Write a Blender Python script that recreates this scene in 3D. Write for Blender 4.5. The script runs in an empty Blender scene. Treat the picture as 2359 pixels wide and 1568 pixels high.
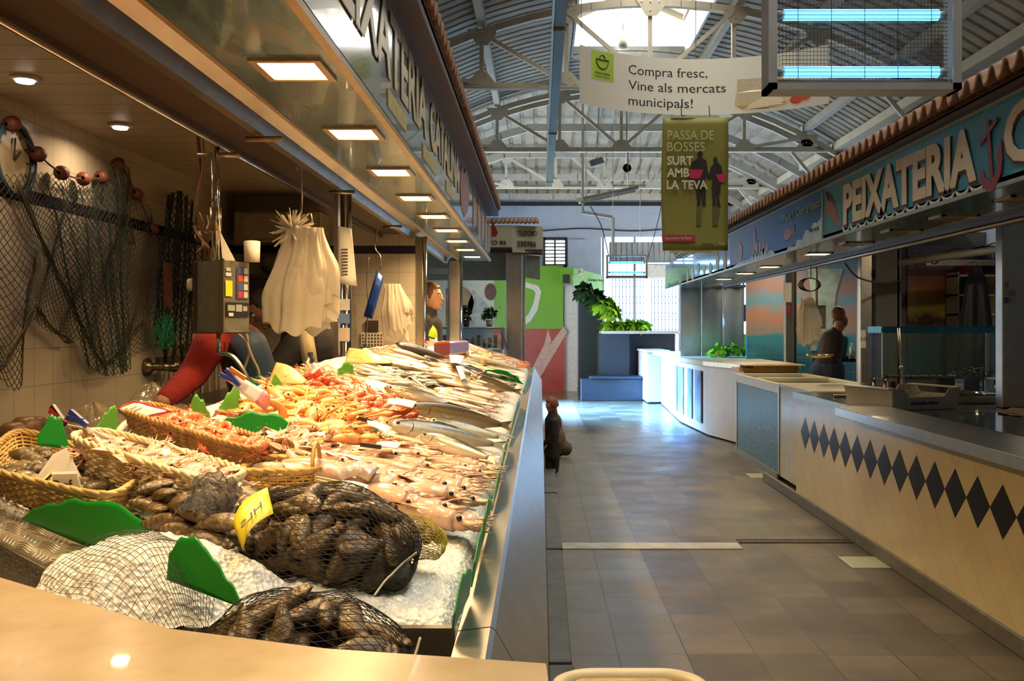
import bpy, math, random
from mathutils import Vector, Matrix, Euler, noise as mn
PI = math.pi
R = math.radians
rnd = random.Random(11)
S = bpy.context.scene
COL = S.collection

# ---------------- camera, world, light, exposure ----------------
# level camera 1.42 m above the floor, looking straight down the aisle (+Y)
W_, H_, F_ = 2359.0, 1568.0, 2227.0
VX, VY = 1245.0, 755.0          # where the aisle lines meet
CH = 1.42
cam = bpy.data.cameras.new('camera'); cam.sensor_width = 36; cam.sensor_fit = 'HORIZONTAL'
cam.lens = 36 * F_ / W_
cam.shift_x = (W_ / 2 - VX) / W_; cam.shift_y = -(H_ / 2 - VY) / W_
cam.clip_start = 0.05; cam.clip_end = 200
co = bpy.data.objects.new('camera', cam); COL.objects.link(co)
co.location = (0, 0, CH); co.rotation_euler = (R(90), 0, 0)
S.camera = co
S.view_settings.view_transform = 'Standard'; S.view_settings.look = 'None'
S.view_settings.exposure = 0.0; S.view_settings.gamma = 1; S.view_settings.use_curve_mapping = False
S.cycles.use_denoising = True
S.cycles.max_bounces = 7; S.cycles.diffuse_bounces = 3; S.cycles.glossy_bounces = 3
S.cycles.transmission_bounces = 5; S.cycles.transparent_max_bounces = 10
S.cycles.caustics_reflective = False; S.cycles.caustics_refractive = False
S.cycles.sample_clamp_indirect = 6.0

w = bpy.data.worlds.new('world'); S.world = w; w.use_nodes = True
nt = w.node_tree; bg = nt.nodes['Background']
sky = nt.nodes.new('ShaderNodeTexSky'); sky.sky_type = 'PREETHAM' if False else 'HOSEK_WILKIE'
sky.sun_direction = Vector((0.3, 0.45, 0.8)).normalized(); sky.turbidity = 3.0
mixn = nt.nodes.new('ShaderNodeMix'); mixn.data_type = 'RGBA'; mixn.inputs[0].default_value = 0.75
mixn.inputs[7].default_value = (1.0, 0.93, 0.81, 1)
nt.links.new(sky.outputs[0], mixn.inputs[6]); nt.links.new(mixn.outputs[2], bg.inputs[0])
bg.inputs[1].default_value = 15.0

def area(name, loc, rot, sx, sy, energy, color, portal=False, spread=180):
    l = bpy.data.lights.new(name, 'AREA'); l.shape = 'RECTANGLE'; l.size = sx; l.size_y = sy
    l.energy = energy; l.color = color; l.spread = R(spread)
    if portal: l.cycles.is_portal = True
    o = bpy.data.objects.new(name, l); COL.objects.link(o); o.location = loc; o.rotation_euler = rot
    return o
area('skylight_portal', (1.33, 5.4, 5.42), (0, 0, 0), 1.8, 16.8, 1, (1, 1, 1), True)
area('doorway_portal', (2.35, 23.25, 1.4), (R(-90), 0, 0), 2.0, 2.7, 1, (1, 1, 1), True)

area('added_side_lamp', (-2.1, 17.1, 1.6), (0, R(-58), R(-10)), 2.2, 2.8, 4000, (.14, .40, 1.0), spread=60)  # added blue lamp at an added wall opening, lights the far floor

# ---------------- helpers ----------------
def U(px, py, Y): return Vector(((px - VX) / F_ * Y, Y, CH - (py - VY) / F_ * Y))

class NT:
    def __init__(s, name):
        s.m = bpy.data.materials.new(name); s.m.use_nodes = True
        s.t = s.m.node_tree; s.b = s.t.nodes['Principled BSDF']; s.o = s.t.nodes['Material Output']
        s._co = {}
    def n(s, kind): return s.t.nodes.new('ShaderNode' + kind)
    def l(s, a, b): s.t.links.new(a, b)
    def co(s, k='Object'):
        if 'tc' not in s._co: s._co['tc'] = s.n('TexCoord')
        return s._co['tc'].outputs[k]
    def world(s):
        if 'g' not in s._co: s._co['g'] = s.n('NewGeometry')
        return s._co['g'].outputs['Position']
    def xyz(s, v):
        x = s.n('SeparateXYZ'); s.l(v, x.inputs[0]); return x.outputs
    def put(s, sock, v):
        if hasattr(v, 'is_linked') or hasattr(v, 'links'): s.l(v, sock)
        else: sock.default_value = v
    def ma(s, op, a, b=0.0, c=0.0, clamp=False):
        m = s.n('Math'); m.operation = op; m.use_clamp = clamp
        for i, v in enumerate((a, b, c)): s.put(m.inputs[i], v)
        return m.outputs[0]
    def noise(s, scale, detail=3, vec=None, rough=.55, dist=0.0):
        m = s.n('TexNoise'); m.inputs['Scale'].default_value = scale; m.inputs['Detail'].default_value = detail
        m.inputs['Roughness'].default_value = rough; m.inputs['Distortion'].default_value = dist
        s.l(vec if vec is not None else s.co(), m.inputs['Vector']); return m.outputs[0]
    def mapv(s, vec, scale=(1, 1, 1), rot=(0, 0, 0), loc=(0, 0, 0)):
        m = s.n('Mapping'); m.inputs['Scale'].default_value = scale; m.inputs['Rotation'].default_value = rot
        m.inputs['Location'].default_value = loc; s.l(vec, m.inputs['Vector']); return m.outputs[0]
    def vor(s, scale, feature='F1', vec=None):
        m = s.n('TexVoronoi'); m.feature = feature; m.inputs['Scale'].default_value = scale
        s.l(vec if vec is not None else s.co(), m.inputs['Vector']); return m.outputs
    def ramp(s, f, stops, interp='LINEAR'):
        r = s.n('ValToRGB'); e = r.color_ramp; e.interpolation = interp
        while len(e.elements) < len(stops): e.elements.new(0.5)
        for el, (p, c) in zip(e.elements, stops): el.position = p; el.color = tuple(c) + (1,) if len(c) == 3 else c
        s.put(r.inputs[0], f); return r.outputs[0]
    def mix(s, f, a, b, blend='MIX'):
        m = s.n('Mix'); m.data_type = 'RGBA'; m.blend_type = blend
        s.put(m.inputs[0], f)
        for i, v in ((6, a), (7, b)):
            if isinstance(v, (tuple, list)): m.inputs[i].default_value = tuple(v)[:3] + (1,)
            else: s.l(v, m.inputs[i])
        return m.outputs[2]
    def line(s, v, period, width, off=0.0):       # 1 on a joint of a given width
        q = s.ma('DIVIDE', s.ma('ADD', v, off + 1000 * period), period)
        q = s.ma('FRACT', q)
        d = s.ma('MINIMUM', q, s.ma('SUBTRACT', 1.0, q))
        return s.ma('LESS_THAN', d, width / period / 2)
    def bump(s, h, strength=.3, dist=.01):
        b = s.n('Bump'); b.inputs['Strength'].default_value = strength; b.inputs['Distance'].default_value = dist
        s.l(h, b.inputs['Height']); s.l(b.outputs[0], s.b.inputs['Normal'])
    def set(s, **k):
        names = dict(col='Base Color', rough='Roughness', metal='Metallic', alpha='Alpha', trans='Transmission Weight',
                     coat='Coat Weight', ior='IOR', sss='Subsurface Weight', ec='Emission Color', es='Emission Strength', spec='Specular IOR Level')
        for a, v in k.items():
            if isinstance(v, (tuple, list)): v = tuple(v)[:3] + (1,)
            s.put(s.b.inputs[names[a]], v)
        return s

MATS = {}
def mat(name, col, rough=.5, metal=0.0, var=.15, nscale=20, bump=0.0, bscale=None, rand=0.0, col2=None, coat=0.0, es=0.0, ec=None, alpha=None, sss=0.0, trans=0.0, spec=.5, bdist=.004):
    """general procedural material: colour broken up by noise, optional bump, optional per-object variation"""
    if name in MATS: return MATS[name]
    m = NT(name)
    c2 = col2 if col2 else tuple(c * (1 - var * 2) for c in col)
    f = m.noise(nscale, 3)
    f = m.ma('MULTIPLY_ADD', f, 2.2, -.6, clamp=True)
    c = m.mix(f, c2, col)
    if rand:
        oi = m.n('ObjectInfo')
        hs = m.n('HueSaturation'); hs.inputs['Value'].default_value = 1
        m.l(m.ma('MULTIPLY_ADD', oi.outputs['Random'], 2 * rand, 1 - rand), hs.inputs['Value'])
        m.l(m.ma('MULTIPLY_ADD', oi.outputs['Random'], .03 * min(1, rand * 4), .5 - .015 * min(1, rand * 4)), hs.inputs['Hue'])
        m.l(c, hs.inputs['Color']); c = hs.outputs[0]
    m.set(col=c, rough=rough, metal=metal, coat=coat, spec=spec)
    if sss:
        m.set(sss=sss); m.b.inputs['Subsurface Scale'].default_value = .01
        m.b.inputs['Subsurface Radius'].default_value = (1, .5, .3)
    if trans: m.set(trans=trans)
    if alpha is not None: m.set(alpha=alpha)
    if es: m.set(ec=ec or col, es=es)
    if bump: m.bump(m.noise(bscale or nscale * 3, 4), bump, bdist)
    MATS[name] = m.m
    return m.m

class MB:
    """collects shapes in one mesh"""
    def __init__(s): s.v = []; s.f = []; s.mi = []; s.sm = []; s.T = None; s.m = 0
    def add(s, vs, fs, smooth=False, mi=None):
        o = len(s.v); mi = s.m if mi is None else mi
        if s.T is not None: vs = [s.T @ Vector(p) for p in vs]
        s.v += [tuple(p) for p in vs]
        for f in fs: s.f.append([i + o for i in f]); s.mi.append(mi); s.sm.append(smooth)
        return s
    def box(s, x0, x1, y0, y1, z0, z1, mi=None):
        vs = [(x, y, z) for z in (z0, z1) for y in (y0, y1) for x in (x0, x1)]
        return s.add(vs, [(0, 2, 3, 1), (4, 5, 7, 6), (0, 1, 5, 4), (2, 6, 7, 3), (0, 4, 6, 2), (1, 3, 7, 5)], mi=mi)
    def obox(s, c, u, v, w, mi=None):     # centre and three half vectors
        c, u, v, w = map(Vector, (c, u, v, w))
        vs = [c + a * u + b * v + d * w for d in (-1, 1) for b in (-1, 1) for a in (-1, 1)]
        return s.add(vs, [(0, 2, 3, 1), (4, 5, 7, 6), (0, 1, 5, 4), (2, 6, 7, 3), (0, 4, 6, 2), (1, 3, 7, 5)], mi=mi)
    def beam(s, a, b, wd, ht, up=(0, 0, 1), mi=None):
        a, b = Vector(a), Vector(b); d = b - a; t = d.normalized()
        sd = t.cross(Vector(up))
        if sd.length < 1e-4: sd = t.cross(Vector((0, 1, 0)))
        sd.normalize(); n = sd.cross(t)
        return s.obox((a + b) / 2, d / 2, sd * wd / 2, n * ht / 2, mi)
    def ring(s, pts, rad, n=8, cap=True, mi=None, smooth=True, sc=(1, 1), closed=False, up=None):
        """tube along points; rad number or list; sc squashes the section (side, up)"""
        pts = [Vector(p) for p in pts]; k = len(pts)
        rs = rad if isinstance(rad, (list, tuple)) else [rad] * k
        vs = []; ref = Vector(up) if up else Vector((0, 0, 1))
        for i, p in enumerate(pts):
            a = pts[i - 1] if i else (pts[-1] if closed else pts[0]); b = pts[(i + 1) % k] if (i < k - 1 or closed) else pts[-1]
            t = (b - a)
            t = t.normalized() if t.length > 1e-9 else Vector((1, 0, 0))
            sd = t.cross(ref)
            if sd.length < .05: sd = t.cross(Vector((0, 1, 0.01)))
            sd.normalize(); nn = sd.cross(t)
            r = rs[i]
            rx, ry = r if isinstance(r, (list, tuple)) else (r * sc[0], r * sc[1])
            for j in range(n):
                an = 2 * PI * j / n
                vs.append(p + sd * (math.cos(an) * rx) + nn * (math.sin(an) * ry))
        fs = []
        for i in range(k if closed else k - 1):
            i2 = (i + 1) % k
            for j in range(n):
                j2 = (j + 1) % n
                fs.append((i * n + j, i * n + j2, i2 * n + j2, i2 * n + j))
        if cap and not closed:
            fs.append(tuple(range(n))[::-1]); fs.append(tuple((k - 1) * n + j for j in range(n)))
        return s.add(vs, fs, smooth, mi)
    def cyl(s, a, b, r, n=16, r2=None, mi=None, smooth=True):
        return s.ring([a, b], [r, r if r2 is None else r2], n, True, mi, smooth)
    def lathe(s, prof, c=(0, 0, 0), n=24, mi=None, smooth=True, axis='Z', a0=0, a1=2 * PI, sc=(1, 1)):
        vs = []; k = len(prof); full = abs(a1 - a0 - 2 * PI) < 1e-6; m = n if full else n + 1
        for (r, h) in prof:
            for j in range(m):
                an = a0 + (a1 - a0) * j / n
                x, y, z = r * math.cos(an) * sc[0], r * math.sin(an) * sc[1], h
                if axis == 'Y': x, y, z = x, h, y
                if axis == 'X': x, y, z = h, x, y
                vs.append((x + c[0], y + c[1], z + c[2]))
        fs = []
        for i in range(k - 1):
            for j in range(n):
                j2 = (j + 1) % m
                fs.append((i * m + j, i * m + j2, (i + 1) * m + j2, (i + 1) * m + j))
        return s.add(vs, fs, smooth, mi)
    def sphere(s, c, r, n=12, m=8, mi=None, M=None):
        c = Vector(c); r = r if isinstance(r, (tuple, list)) else (r, r, r); vs = []; fs = []
        for i in range(m + 1):
            th = PI * i / m
            for j in range(n):
                ph = 2 * PI * j / n
                p = Vector((r[0] * math.sin(th) * math.cos(ph), r[1] * math.sin(th) * math.sin(ph), r[2] * math.cos(th)))
                if M is not None: p = M @ p
                vs.append(c + p)
        for i in range(m):
            for j in range(n):
                j2 = (j + 1) % n
                fs.append((i * n + j, (i + 1) * n + j, (i + 1) * n + j2, i * n + j2))
        return s.add(vs, fs, True, mi)
    def cap(s, a, b, ra, rb, n=10, mi=None):      # tapered capsule
        a, b = Vector(a), Vector(b); s.sphere(a, ra, n, 8, mi); s.sphere(b, rb, n, 8, mi)
        return s.ring([a, b], [ra, rb], n, True, mi)
    def chain(s, pts, n=10):                      # [(point, radius), ...]
        for (a, ra), (b, rb) in zip(pts, pts[1:]): s.cap(a, b, ra, rb, n)
        return s
    def prism(s, poly, fn, t0, t1, mi=None, mi_side=None):
        """2D outline -> solid; fn(u, v, t) gives the 3D point"""
        k = len(poly)
        vs = [fn(u, v, t0) for u, v in poly] + [fn(u, v, t1) for u, v in poly]
        s.add(vs, [tuple(range(k))[::-1], tuple(range(k, 2 * k))], mi=mi)
        s.add(vs, [(i, (i + 1) % k, k + (i + 1) % k, k + i) for i in range(k)], mi=mi if mi_side is None else mi_side)
        return s
    def grid(s, fn, nu, nv, smooth=True, mi=None, cu=False, thick=0.0):
        """fn(u, v) u,v in 0..1"""
        vs = [Vector(fn(i / nu, j / nv)) for j in range(nv + 1) for i in range(nu + (0 if cu else 1))]
        m = nu if cu else nu + 1
        fs = [(j * m + i, j * m + (i + 1) % m, (j + 1) * m + (i + 1) % m, (j + 1) * m + i) for j in range(nv) for i in range(nu)]
        return s.add(vs, fs, smooth, mi)
    def build(s, name, mats, parent=None, bevel=0.0, solid=0.0, sub=0, wld=True, recalc=False, seg=1):
        me = bpy.data.meshes.new(name)
        off = WO.get(parent.name, Vector((0, 0, 0))) if (parent is not None and wld) else Vector((0, 0, 0))
        vs = s.v if off.length == 0 else [(x - off.x, y - off.y, z - off.z) for x, y, z in s.v]
        me.from_pydata(vs, [], s.f)
        me.polygons.foreach_set('use_smooth', s.sm); me.polygons.foreach_set('material_index', s.mi)
        for m in (mats if isinstance(mats, (list, tuple)) else [mats]): me.materials.append(m)
        me.update()
        if recalc:
            import bmesh
            b = bmesh.new(); b.from_mesh(me); bmesh.ops.recalc_face_normals(b, faces=b.faces); b.to_mesh(me); b.free()
        o = bpy.data.objects.new(name, me); COL.objects.link(o)
        if parent is not None: o.parent = parent; WO[o.name] = off.copy()
        if solid:
            md = o.modifiers.new('solid', 'SOLIDIFY'); md.thickness = solid; md.offset = 0
        if bevel:
            md = o.modifiers.new('bevel', 'BEVEL'); md.width = bevel; md.segments = seg; md.limit_method = 'ANGLE'
        if sub:
            md = o.modifiers.new('sub', 'SUBSURF'); md.levels = sub; md.render_levels = sub
        return o
WO = {}

def tag(o, label=None, cat=None, group=None, kind=None):
    if label: o['label'] = label
    if cat: o['category'] = cat
    if group: o['group'] = group
    if kind: o['kind'] = kind
    return o
def thing(name, label, cat, loc=(0, 0, 0), group=None):
    o = bpy.data.objects.new(name, None); COL.objects.link(o); o.location = loc; o.empty_display_size = .05
    WO[o.name] = Vector(loc)
    return tag(o, label, cat, group)
def struct(o): o['kind'] = 'structure'; return o
def dup(root, loc=None, rot=None, scale=None, label=None, group=None):
    r = root.copy(); COL.objects.link(r)
    if loc is not None: r.location = loc
    if rot is not None: r.rotation_euler = rot
    if scale is not None: r.scale = (scale,) * 3 if not isinstance(scale, (tuple, list)) else scale
    if label: r['label'] = label
    if group: r['group'] = group
    for ch in list(KIDS.get(root.name, [])) or [c for c in root.children]:
        c = ch.copy(); COL.objects.link(c); c.parent = r
        for g in ch.children:
            d = g.copy(); COL.objects.link(d); d.parent = c
    return r
KIDS = {}
class Spawner:
    """first call uses the prototype itself, later calls copy it"""
    def __init__(s, root): s.root = root; s.used = False; s.kids = list(root.children); s.gk = {c.name: list(c.children) for c in s.kids}
    def __call__(s, loc, rot=(0, 0, 0), scale=1.0, label=None, group=None, cat=None):
        if not s.used: r = s.root; s.used = True
        else:
            r = s.root.copy(); COL.objects.link(r)
            for ch in s.kids:
                c = ch.copy(); COL.objects.link(c); c.parent = r
                for g in s.gk[ch.name]:
                    d = g.copy(); COL.objects.link(d); d.parent = c
        r.location = loc
        r.rotation_euler = rot.to_euler() if hasattr(rot, 'to_euler') else rot
        r.scale = (scale,) * 3 if not isinstance(scale, (tuple, list)) else scale
        if label: r['label'] = label
        if cat: r['category'] = cat
        if group: r['group'] = group
        elif 'group' in r: del r['group']
        return r

def text(name, body, m, parent, origin, u, v, height, width=None, depth=.002, bold=0.0, align='LEFT', shear=0.0, spacing=1.0, outline=None):
    """lettering as a mesh: origin = lower left, u = reading direction, v = up; height of a capital; optional total width"""
    c = bpy.data.curves.new(name, 'FONT'); c.body = body; c.extrude = 0; c.offset = bold; c.shear = shear
    c.space_character = spacing; c.resolution_u = 3; c.size = 1
    t = bpy.data.objects.new(name, c); COL.objects.link(t)
    bpy.context.view_layer.update()
    dg = bpy.context.evaluated_depsgraph_get()
    me = bpy.data.meshes.new_from_object(t.evaluated_get(dg))
    bpy.data.objects.remove(t); bpy.data.curves.remove(c)
    vs = [p.co.copy() for p in me.vertices]; fs = [list(p.vertices) for p in me.polygons]; bpy.data.meshes.remove(me)
    x0 = min(p.x for p in vs); x1 = max(p.x for p in vs)
    k = height / .69
    kx = (width / (x1 - x0)) if width else k
    ox = {'LEFT': x0, 'CENTER': (x0 + x1) / 2, 'RIGHT': x1}[align]
    O, uu, vv = Vector(origin), Vector(u).normalized(), Vector(v).normalized(); nn = uu.cross(vv)
    b = MB()
    P = [O + uu * ((p.x - ox) * kx) + vv * (p.y * k) + nn * depth for p in vs]
    b.add(P, fs)
    o = b.build(name, m, parent)
    md = o.modifiers.new('solid', 'SOLIDIFY'); md.thickness = depth; md.offset = -1
    return o

def smoothstep(a, b, x):
    t = max(0, min(1, (x - a) / (b - a))); return t * t * (3 - 2 * t)
def lerp(a, b, t): return a + (b - a) * t
def bez(pts, n):            # Catmull-Rom through points
    pts = [Vector(p) for p in pts]; out = []
    for i in range(len(pts) - 1):
        p0 = pts[max(i - 1, 0)]; p1 = pts[i]; p2 = pts[i + 1]; p3 = pts[min(i + 2, len(pts) - 1)]
        for k in range(n):
            t = k / n
            out.append(.5 * ((2 * p1) + (p2 - p0) * t + (2 * p0 - 5 * p1 + 4 * p2 - p3) * t * t + (3 * p1 - p0 - 3 * p2 + p3) * t ** 3))
    out.append(pts[-1]); return out
# ---------------- materials of the building ----------------
def m_floor():
    m = NT('floor_tiles'); p = m.xyz(m.world()); x, y = p[0], p[1]
    warp = m.ma('MULTIPLY_ADD', m.noise(.9, 2, m.world()), .07, -.035)
    wy = m.ma('ADD', y, warp)
    T = .3
    lx = m.line(x, T, .007, -.0375); ly = m.line(wy, T, .006, 0.0)
    j = m.ma('MAXIMUM', lx, ly)
    ix = m.ma('FLOOR', m.ma('DIVIDE', m.ma('ADD', x, 30 - .0375), T)); iy = m.ma('FLOOR', m.ma('DIVIDE', m.ma('ADD', wy, 30), T))
    cv = m.n('CombineXYZ'); m.l(ix, cv.inputs[0]); m.l(iy, cv.inputs[1])
    wn = m.n('TexWhiteNoise'); wn.noise_dimensions = '2D'; m.l(cv.outputs[0], wn.inputs['Vector'])
    tone = m.ramp(wn.outputs[0], [(0, (.080, .061, .034)), (.5, (.130, .094, .046)), (1, (.168, .128, .070))])
    st = m.noise(1.3, 5, m.world(), .65)
    tone = m.mix(m.ramp(st, [(.38, (0, 0, 0)), (.62, (1, 1, 1))]), m.mix(.6, tone, (.05, .042, .033)), tone)
    fine = m.noise(60, 3, m.world())
    tone = m.mix(.5, tone, m.ramp(fine, [(.3, (.05, .045, .04)), (.7, (.26, .23, .19))]), 'SOFT_LIGHT')
    # left of the first joint the slabs are older and greyer
    g = m.ma('LESS_THAN', x, .64)
    tone = m.mix(m.ma('MULTIPLY', g, .6), tone, (.125, .105, .074))
    col = m.mix(j, tone, (.035, .03, .022))
    r = m.ma('MULTIPLY', m.ma('MULTIPLY_ADD', m.noise(2.2, 4, m.world()), .5, .18), m.ma('SUBTRACT', 1.0, m.ma('MULTIPLY', m.ma('MULTIPLY_ADD', y, .25, -2.6, clamp=True), .5)))
    m.set(col=col, rough=r, spec=.5)
    h = m.ma('SUBTRACT', m.ma('MULTIPLY', m.noise(5, 3, m.world()), .7), j)
    m.bump(h, .25, .006)
    return m.m
def m_tiles(name, axes, period, col, grout, w=.004, off=(0, 0), rough=.2, extra=None, var=.06, diag=False, g2=None, bumpy=.12):
    """wall tiles laid on a world-space grid; axes e.g. (1, 2)"""
    m = NT(name); p = m.xyz(m.world()); a, b = p[axes[0]], p[axes[1]]
    if diag:
        a, b = m.ma('ADD', a, b), m.ma('SUBTRACT', p[axes[0]], p[axes[1]])
    la = m.line(a, period[0], w, off[0]); lb = m.line(b, period[1], w, off[1])
    wn = m.n('TexWhiteNoise'); wn.noise_dimensions = '2D'; cv = m.n('CombineXYZ')
    m.l(m.ma('FLOOR', m.ma('DIVIDE', m.ma('ADD', a, off[0] + 1000 * period[0]), period[0])), cv.inputs[0])
    m.l(m.ma('FLOOR', m.ma('DIVIDE', m.ma('ADD', b, off[1] + 1000 * period[1]), period[1])), cv.inputs[1])
    m.l(cv.outputs[0], wn.inputs['Vector'])
    c = m.mix(wn.outputs[0], tuple(x * (1 - var) for x in col), col)
    c = m.mix(m.ramp(m.noise(2.5, 4, m.world()), [(.35, (0, 0, 0)), (.75, (1, 1, 1))]), c, m.mix(.3, c, tuple(x * .6 for x in col)))
    if g2: c = m.mix(la, c, g2); c = m.mix(lb, c, grout)
    else: c = m.mix(m.ma('MAXIMUM', la, lb), c, grout)
    if extra: c = extra(m, p, c)
    m.set(col=c, rough=rough)
    m.bump(m.ma('SUBTRACT', m.ma('MULTIPLY', m.noise(4, 2, m.world()), .5), m.ma('MAXIMUM', la, lb)), bumpy, .004)
    return m.m
def m_plaster(name, col, stains=.5):
    m = NT(name)
    n1 = m.noise(1.1, 6, m.world(), .7); n2 = m.noise(9, 4, m.world())
    c = m.mix(m.ramp(n1, [(.35, (1, 1, 1)), (.6, (0, 0, 0))]), col, tuple(x * (1 - .35 * stains) for x in col))
    sp = m.vor(3.1, vec=m.world())[0]
    c = m.mix(m.ma('MULTIPLY', m.ma('LESS_THAN', sp, .06), .8), c, tuple(x * .35 for x in col))
    m.set(col=c, rough=.8); m.bump(n2, .3, .01); return m.m
MFLOOR = m_floor()
WALLBLUE = m_plaster('blue_white_plaster', (.40, .48, .62))
CORRUG = mat('corrugated_sheet', (.35, .31, .235), .6, .0, var=.2, nscale=3)
TRUSS = mat('cream_painted_steel', (.68, .62, .48), .5, var=.1, nscale=6)
PURLIN = mat('grey_painted_purlin', (.50, .47, .39), .6, var=.1, nscale=5)
DARKM = mat('dark_gap', (.02, .018, .015), .7)
CONC = mat('blue_tinted_concrete', (.40, .55, .78), .9, nscale=4)  # tinted blue so that it bounces bluish light into the hall

# ---------------- floor ----------------
b = MB(); b.box(-2.4, 5.0, -6, 23.3, -.12, 0)
f = struct(b.build('floor', [MFLOOR]))
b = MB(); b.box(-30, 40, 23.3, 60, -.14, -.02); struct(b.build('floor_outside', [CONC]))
CREAMT = mat('cream_floor_tile', (.42, .40, .25), .5, var=.1, nscale=30, bump=.2)
for (x0, x1, y0, y1, w_) in ((1.845, 2.09, 5.715, 5.995, 'cream ribbed floor tile with a small drain hole beside the tiled counter, nearest the camera'), (2.0, 2.2, 9.15, 9.42, 'small cream tile let into the grey floor near the blue sea panel')):
    q = MB(); q.box(x0, x1, y0, y1, -.002, .003)
    for i in range(9): q.box(x0 + .01, x1 - .01, y0 + .015 + i * (y1 - y0 - .03) / 8, y0 + .02 + i * (y1 - y0 - .03) / 8, .003, .005)
    tag(q.build('floor_tile', [CREAMT]), w_, 'floor tile')
q = MB(); q.box(.05, 1.3, 6.2, 6.37, -.01, .006)
o = q.build('stone_sill', [mat('worn_stone', (.36, .34, .26), .5, var=.2, nscale=7, bump=.5)])
tag(o, 'worn pale stone sill running across the aisle floor beside the drain grate', 'sill')
# drain grate
GRATE = mat('rusty_iron', (.11, .07, .04), .5, .6, nscale=30)
t = thing('drain_grate', 'narrow rusty iron drain grate set across the aisle floor', 'drain grate', (1.7, 6.42, 0))
q = MB(); q.box(1.31, 2.08, 6.38, 6.39, 0, .006); q.box(1.31, 2.08, 6.47, 6.48, 0, .006); q.box(1.31, 2.08, 6.38, 6.48, -.03, .0012)
q.build('frame', [mat('rusty_iron_dark', (.04, .03, .02), .6)], t)
q = MB()
for i in range(38): q.box(1.315 + i * .0202, 1.323 + i * .0202, 6.385, 6.475, .001, .0055)
q.build('grate_bars', [GRATE], t)

# ---------------- hall walls ----------------
XL, XR, YE, ZW = -2.2, 4.75, 23.3, 4.32
def wall(name, x0, x1, y0, y1, z0, z1, m): b = MB(); b.box(x0, x1, y0, y1, z0, z1); return struct(b.build(name, [m]))
b = MB(); b.box(XL - .2, XL, -6, 15.5, 0, 4.5); b.box(XL - .2, XL, 18.7, YE, 0, 4.5); b.box(XL - .2, XL, 15.5, 18.7, 2.9, 4.5); struct(b.build('wall_left', [WALLBLUE]))  # the gap in this wall is added, for the blue side lamp
# right wall with a wide opening near the far end
b = MB(); b.box(XR, XR + .2, -6, 18.6, 0, 4.5); b.box(XR, XR + .2, 22.9, YE, 0, 4.5)
b.box(XR, XR + .2, 18.6, 22.9, 0, .9); b.box(XR, XR + .2, 18.6, 22.9, 2.6, 4.5)
struct(b.build('wall_right', [WALLBLUE]))
b = MB(); b.box(XL, XR, -6.2, -6, 0, 5.5); struct(b.build('wall_back', [WALLBLUE]))
# end wall: doorway and louvred window left open
DX0, DX1, DZ = 1.465, 3.42, 3.62
WX0, WX1, WZ0, WZ1 = .07, .64, 2.88, 3.60
b = MB()
b.box(XL, WX0, YE, YE + .3, 0, 5.5); b.box(WX0, WX1, YE, YE + .3, 0, WZ0); b.box(WX0, WX1, YE, YE + .3, WZ1, 5.5)
b.box(WX1, DX0, YE, YE + .3, 0, 5.5); b.box(DX0, DX1, YE, YE + .3, DZ, 5.5); b.box(DX1, XR, YE, YE + .3, 0, 5.5)
b.box(.66, 1.1, YE - .05, YE, 2.9, 3.55)
struct(b.build('wall_far', [WALLBLUE]))
# cornice with dark cable under the eaves on both long walls
b = MB(); b.box(XR - .16, XR, -6, YE, 4.2, 4.32); struct(b.build('trim_1', [TRUSS]))
b = MB(); b.box(XL, XL + .16, -6, YE, 4.2, 4.32); struct(b.build('trim_2', [TRUSS]))
b = MB(); b.box(XL, XR, YE - .06, YE, 4.36, 4.44); struct(b.build('trim_3', [DARKM]))
CABLE = mat('black_cable', (.015, .015, .02), .5)
q = MB(); q.ring(bez([(XR - .08, y, 4.1 + .025 * math.sin(y * 1.7)) for y in range(-4, 24, 1)], 3), .035, 6)
tag(q.build('cable_bundle', [CABLE]), 'thick black cable bundle running under the eaves of the right wall', 'cable')
q = MB(); q.ring(bez([(x * .5 - 2, YE - .03, 3.78 + .03 * math.sin(x * 1.3)) for x in range(0, 11)], 4), .014, 5)
tag(q.build('cable', [CABLE]), 'thin dark cable strung along the far blue-white wall', 'cable')

# ---------------- roof: shallow arch with a hipped far end and a long rooflight ----------------
def zroof(x, y):
    return min(5.38 - .09 * (x - 1.27) ** 2, 5.38 - .119 * max(0, y - 15.5))
SX0, SX1, SY0, SY1 = .46, 2.05, -3.0, 13.8
def rib(t, p): 
    q = (t / p) % 1.0
    return .0 if q < .3 else (.035 if .36 < q < .7 else .0) 
def roofsheet(x0, x1, y0, y1, along):
    b = MB(); P = .2
    if along == 'Y':      # ribs run across the hall
        ys = []
        n = int(round((y1 - y0) / P))
        for i in range(n):
            for q, h in ((0, 0), (.62, 0), (.72, .035), (.9, .035)): ys.append((y0 + (i + q) * P, h))
        ys.append((y1, 0)); nx = max(2, int((x1 - x0) / .3))
        vs = [(x0 + (x1 - x0) * i / nx, y, zroof(x0 + (x1 - x0) * i / nx, y) + h) for y, h in ys for i in range(nx + 1)]
        fs = [(j * (nx + 1) + i, j * (nx + 1) + i + 1, (j + 1) * (nx + 1) + i + 1, (j + 1) * (nx + 1) + i) for j in range(len(ys) - 1) for i in range(nx)]
        b.add(vs, fs)
    return b
def zarch(x): return 5.38 - .09 * (x - 1.27) ** 2
b = MB()
for (x0, x1, y0, y1) in ((XL, SX0, -6, 15.5), (SX1, XR, -6, 15.5), (SX0, SX1, -6, SY0), (SX0, SX1, SY1, 15.5)):
    c = roofsheet(x0, x1, y0, y1, 'Y'); b.add(c.v, c.f)
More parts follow.
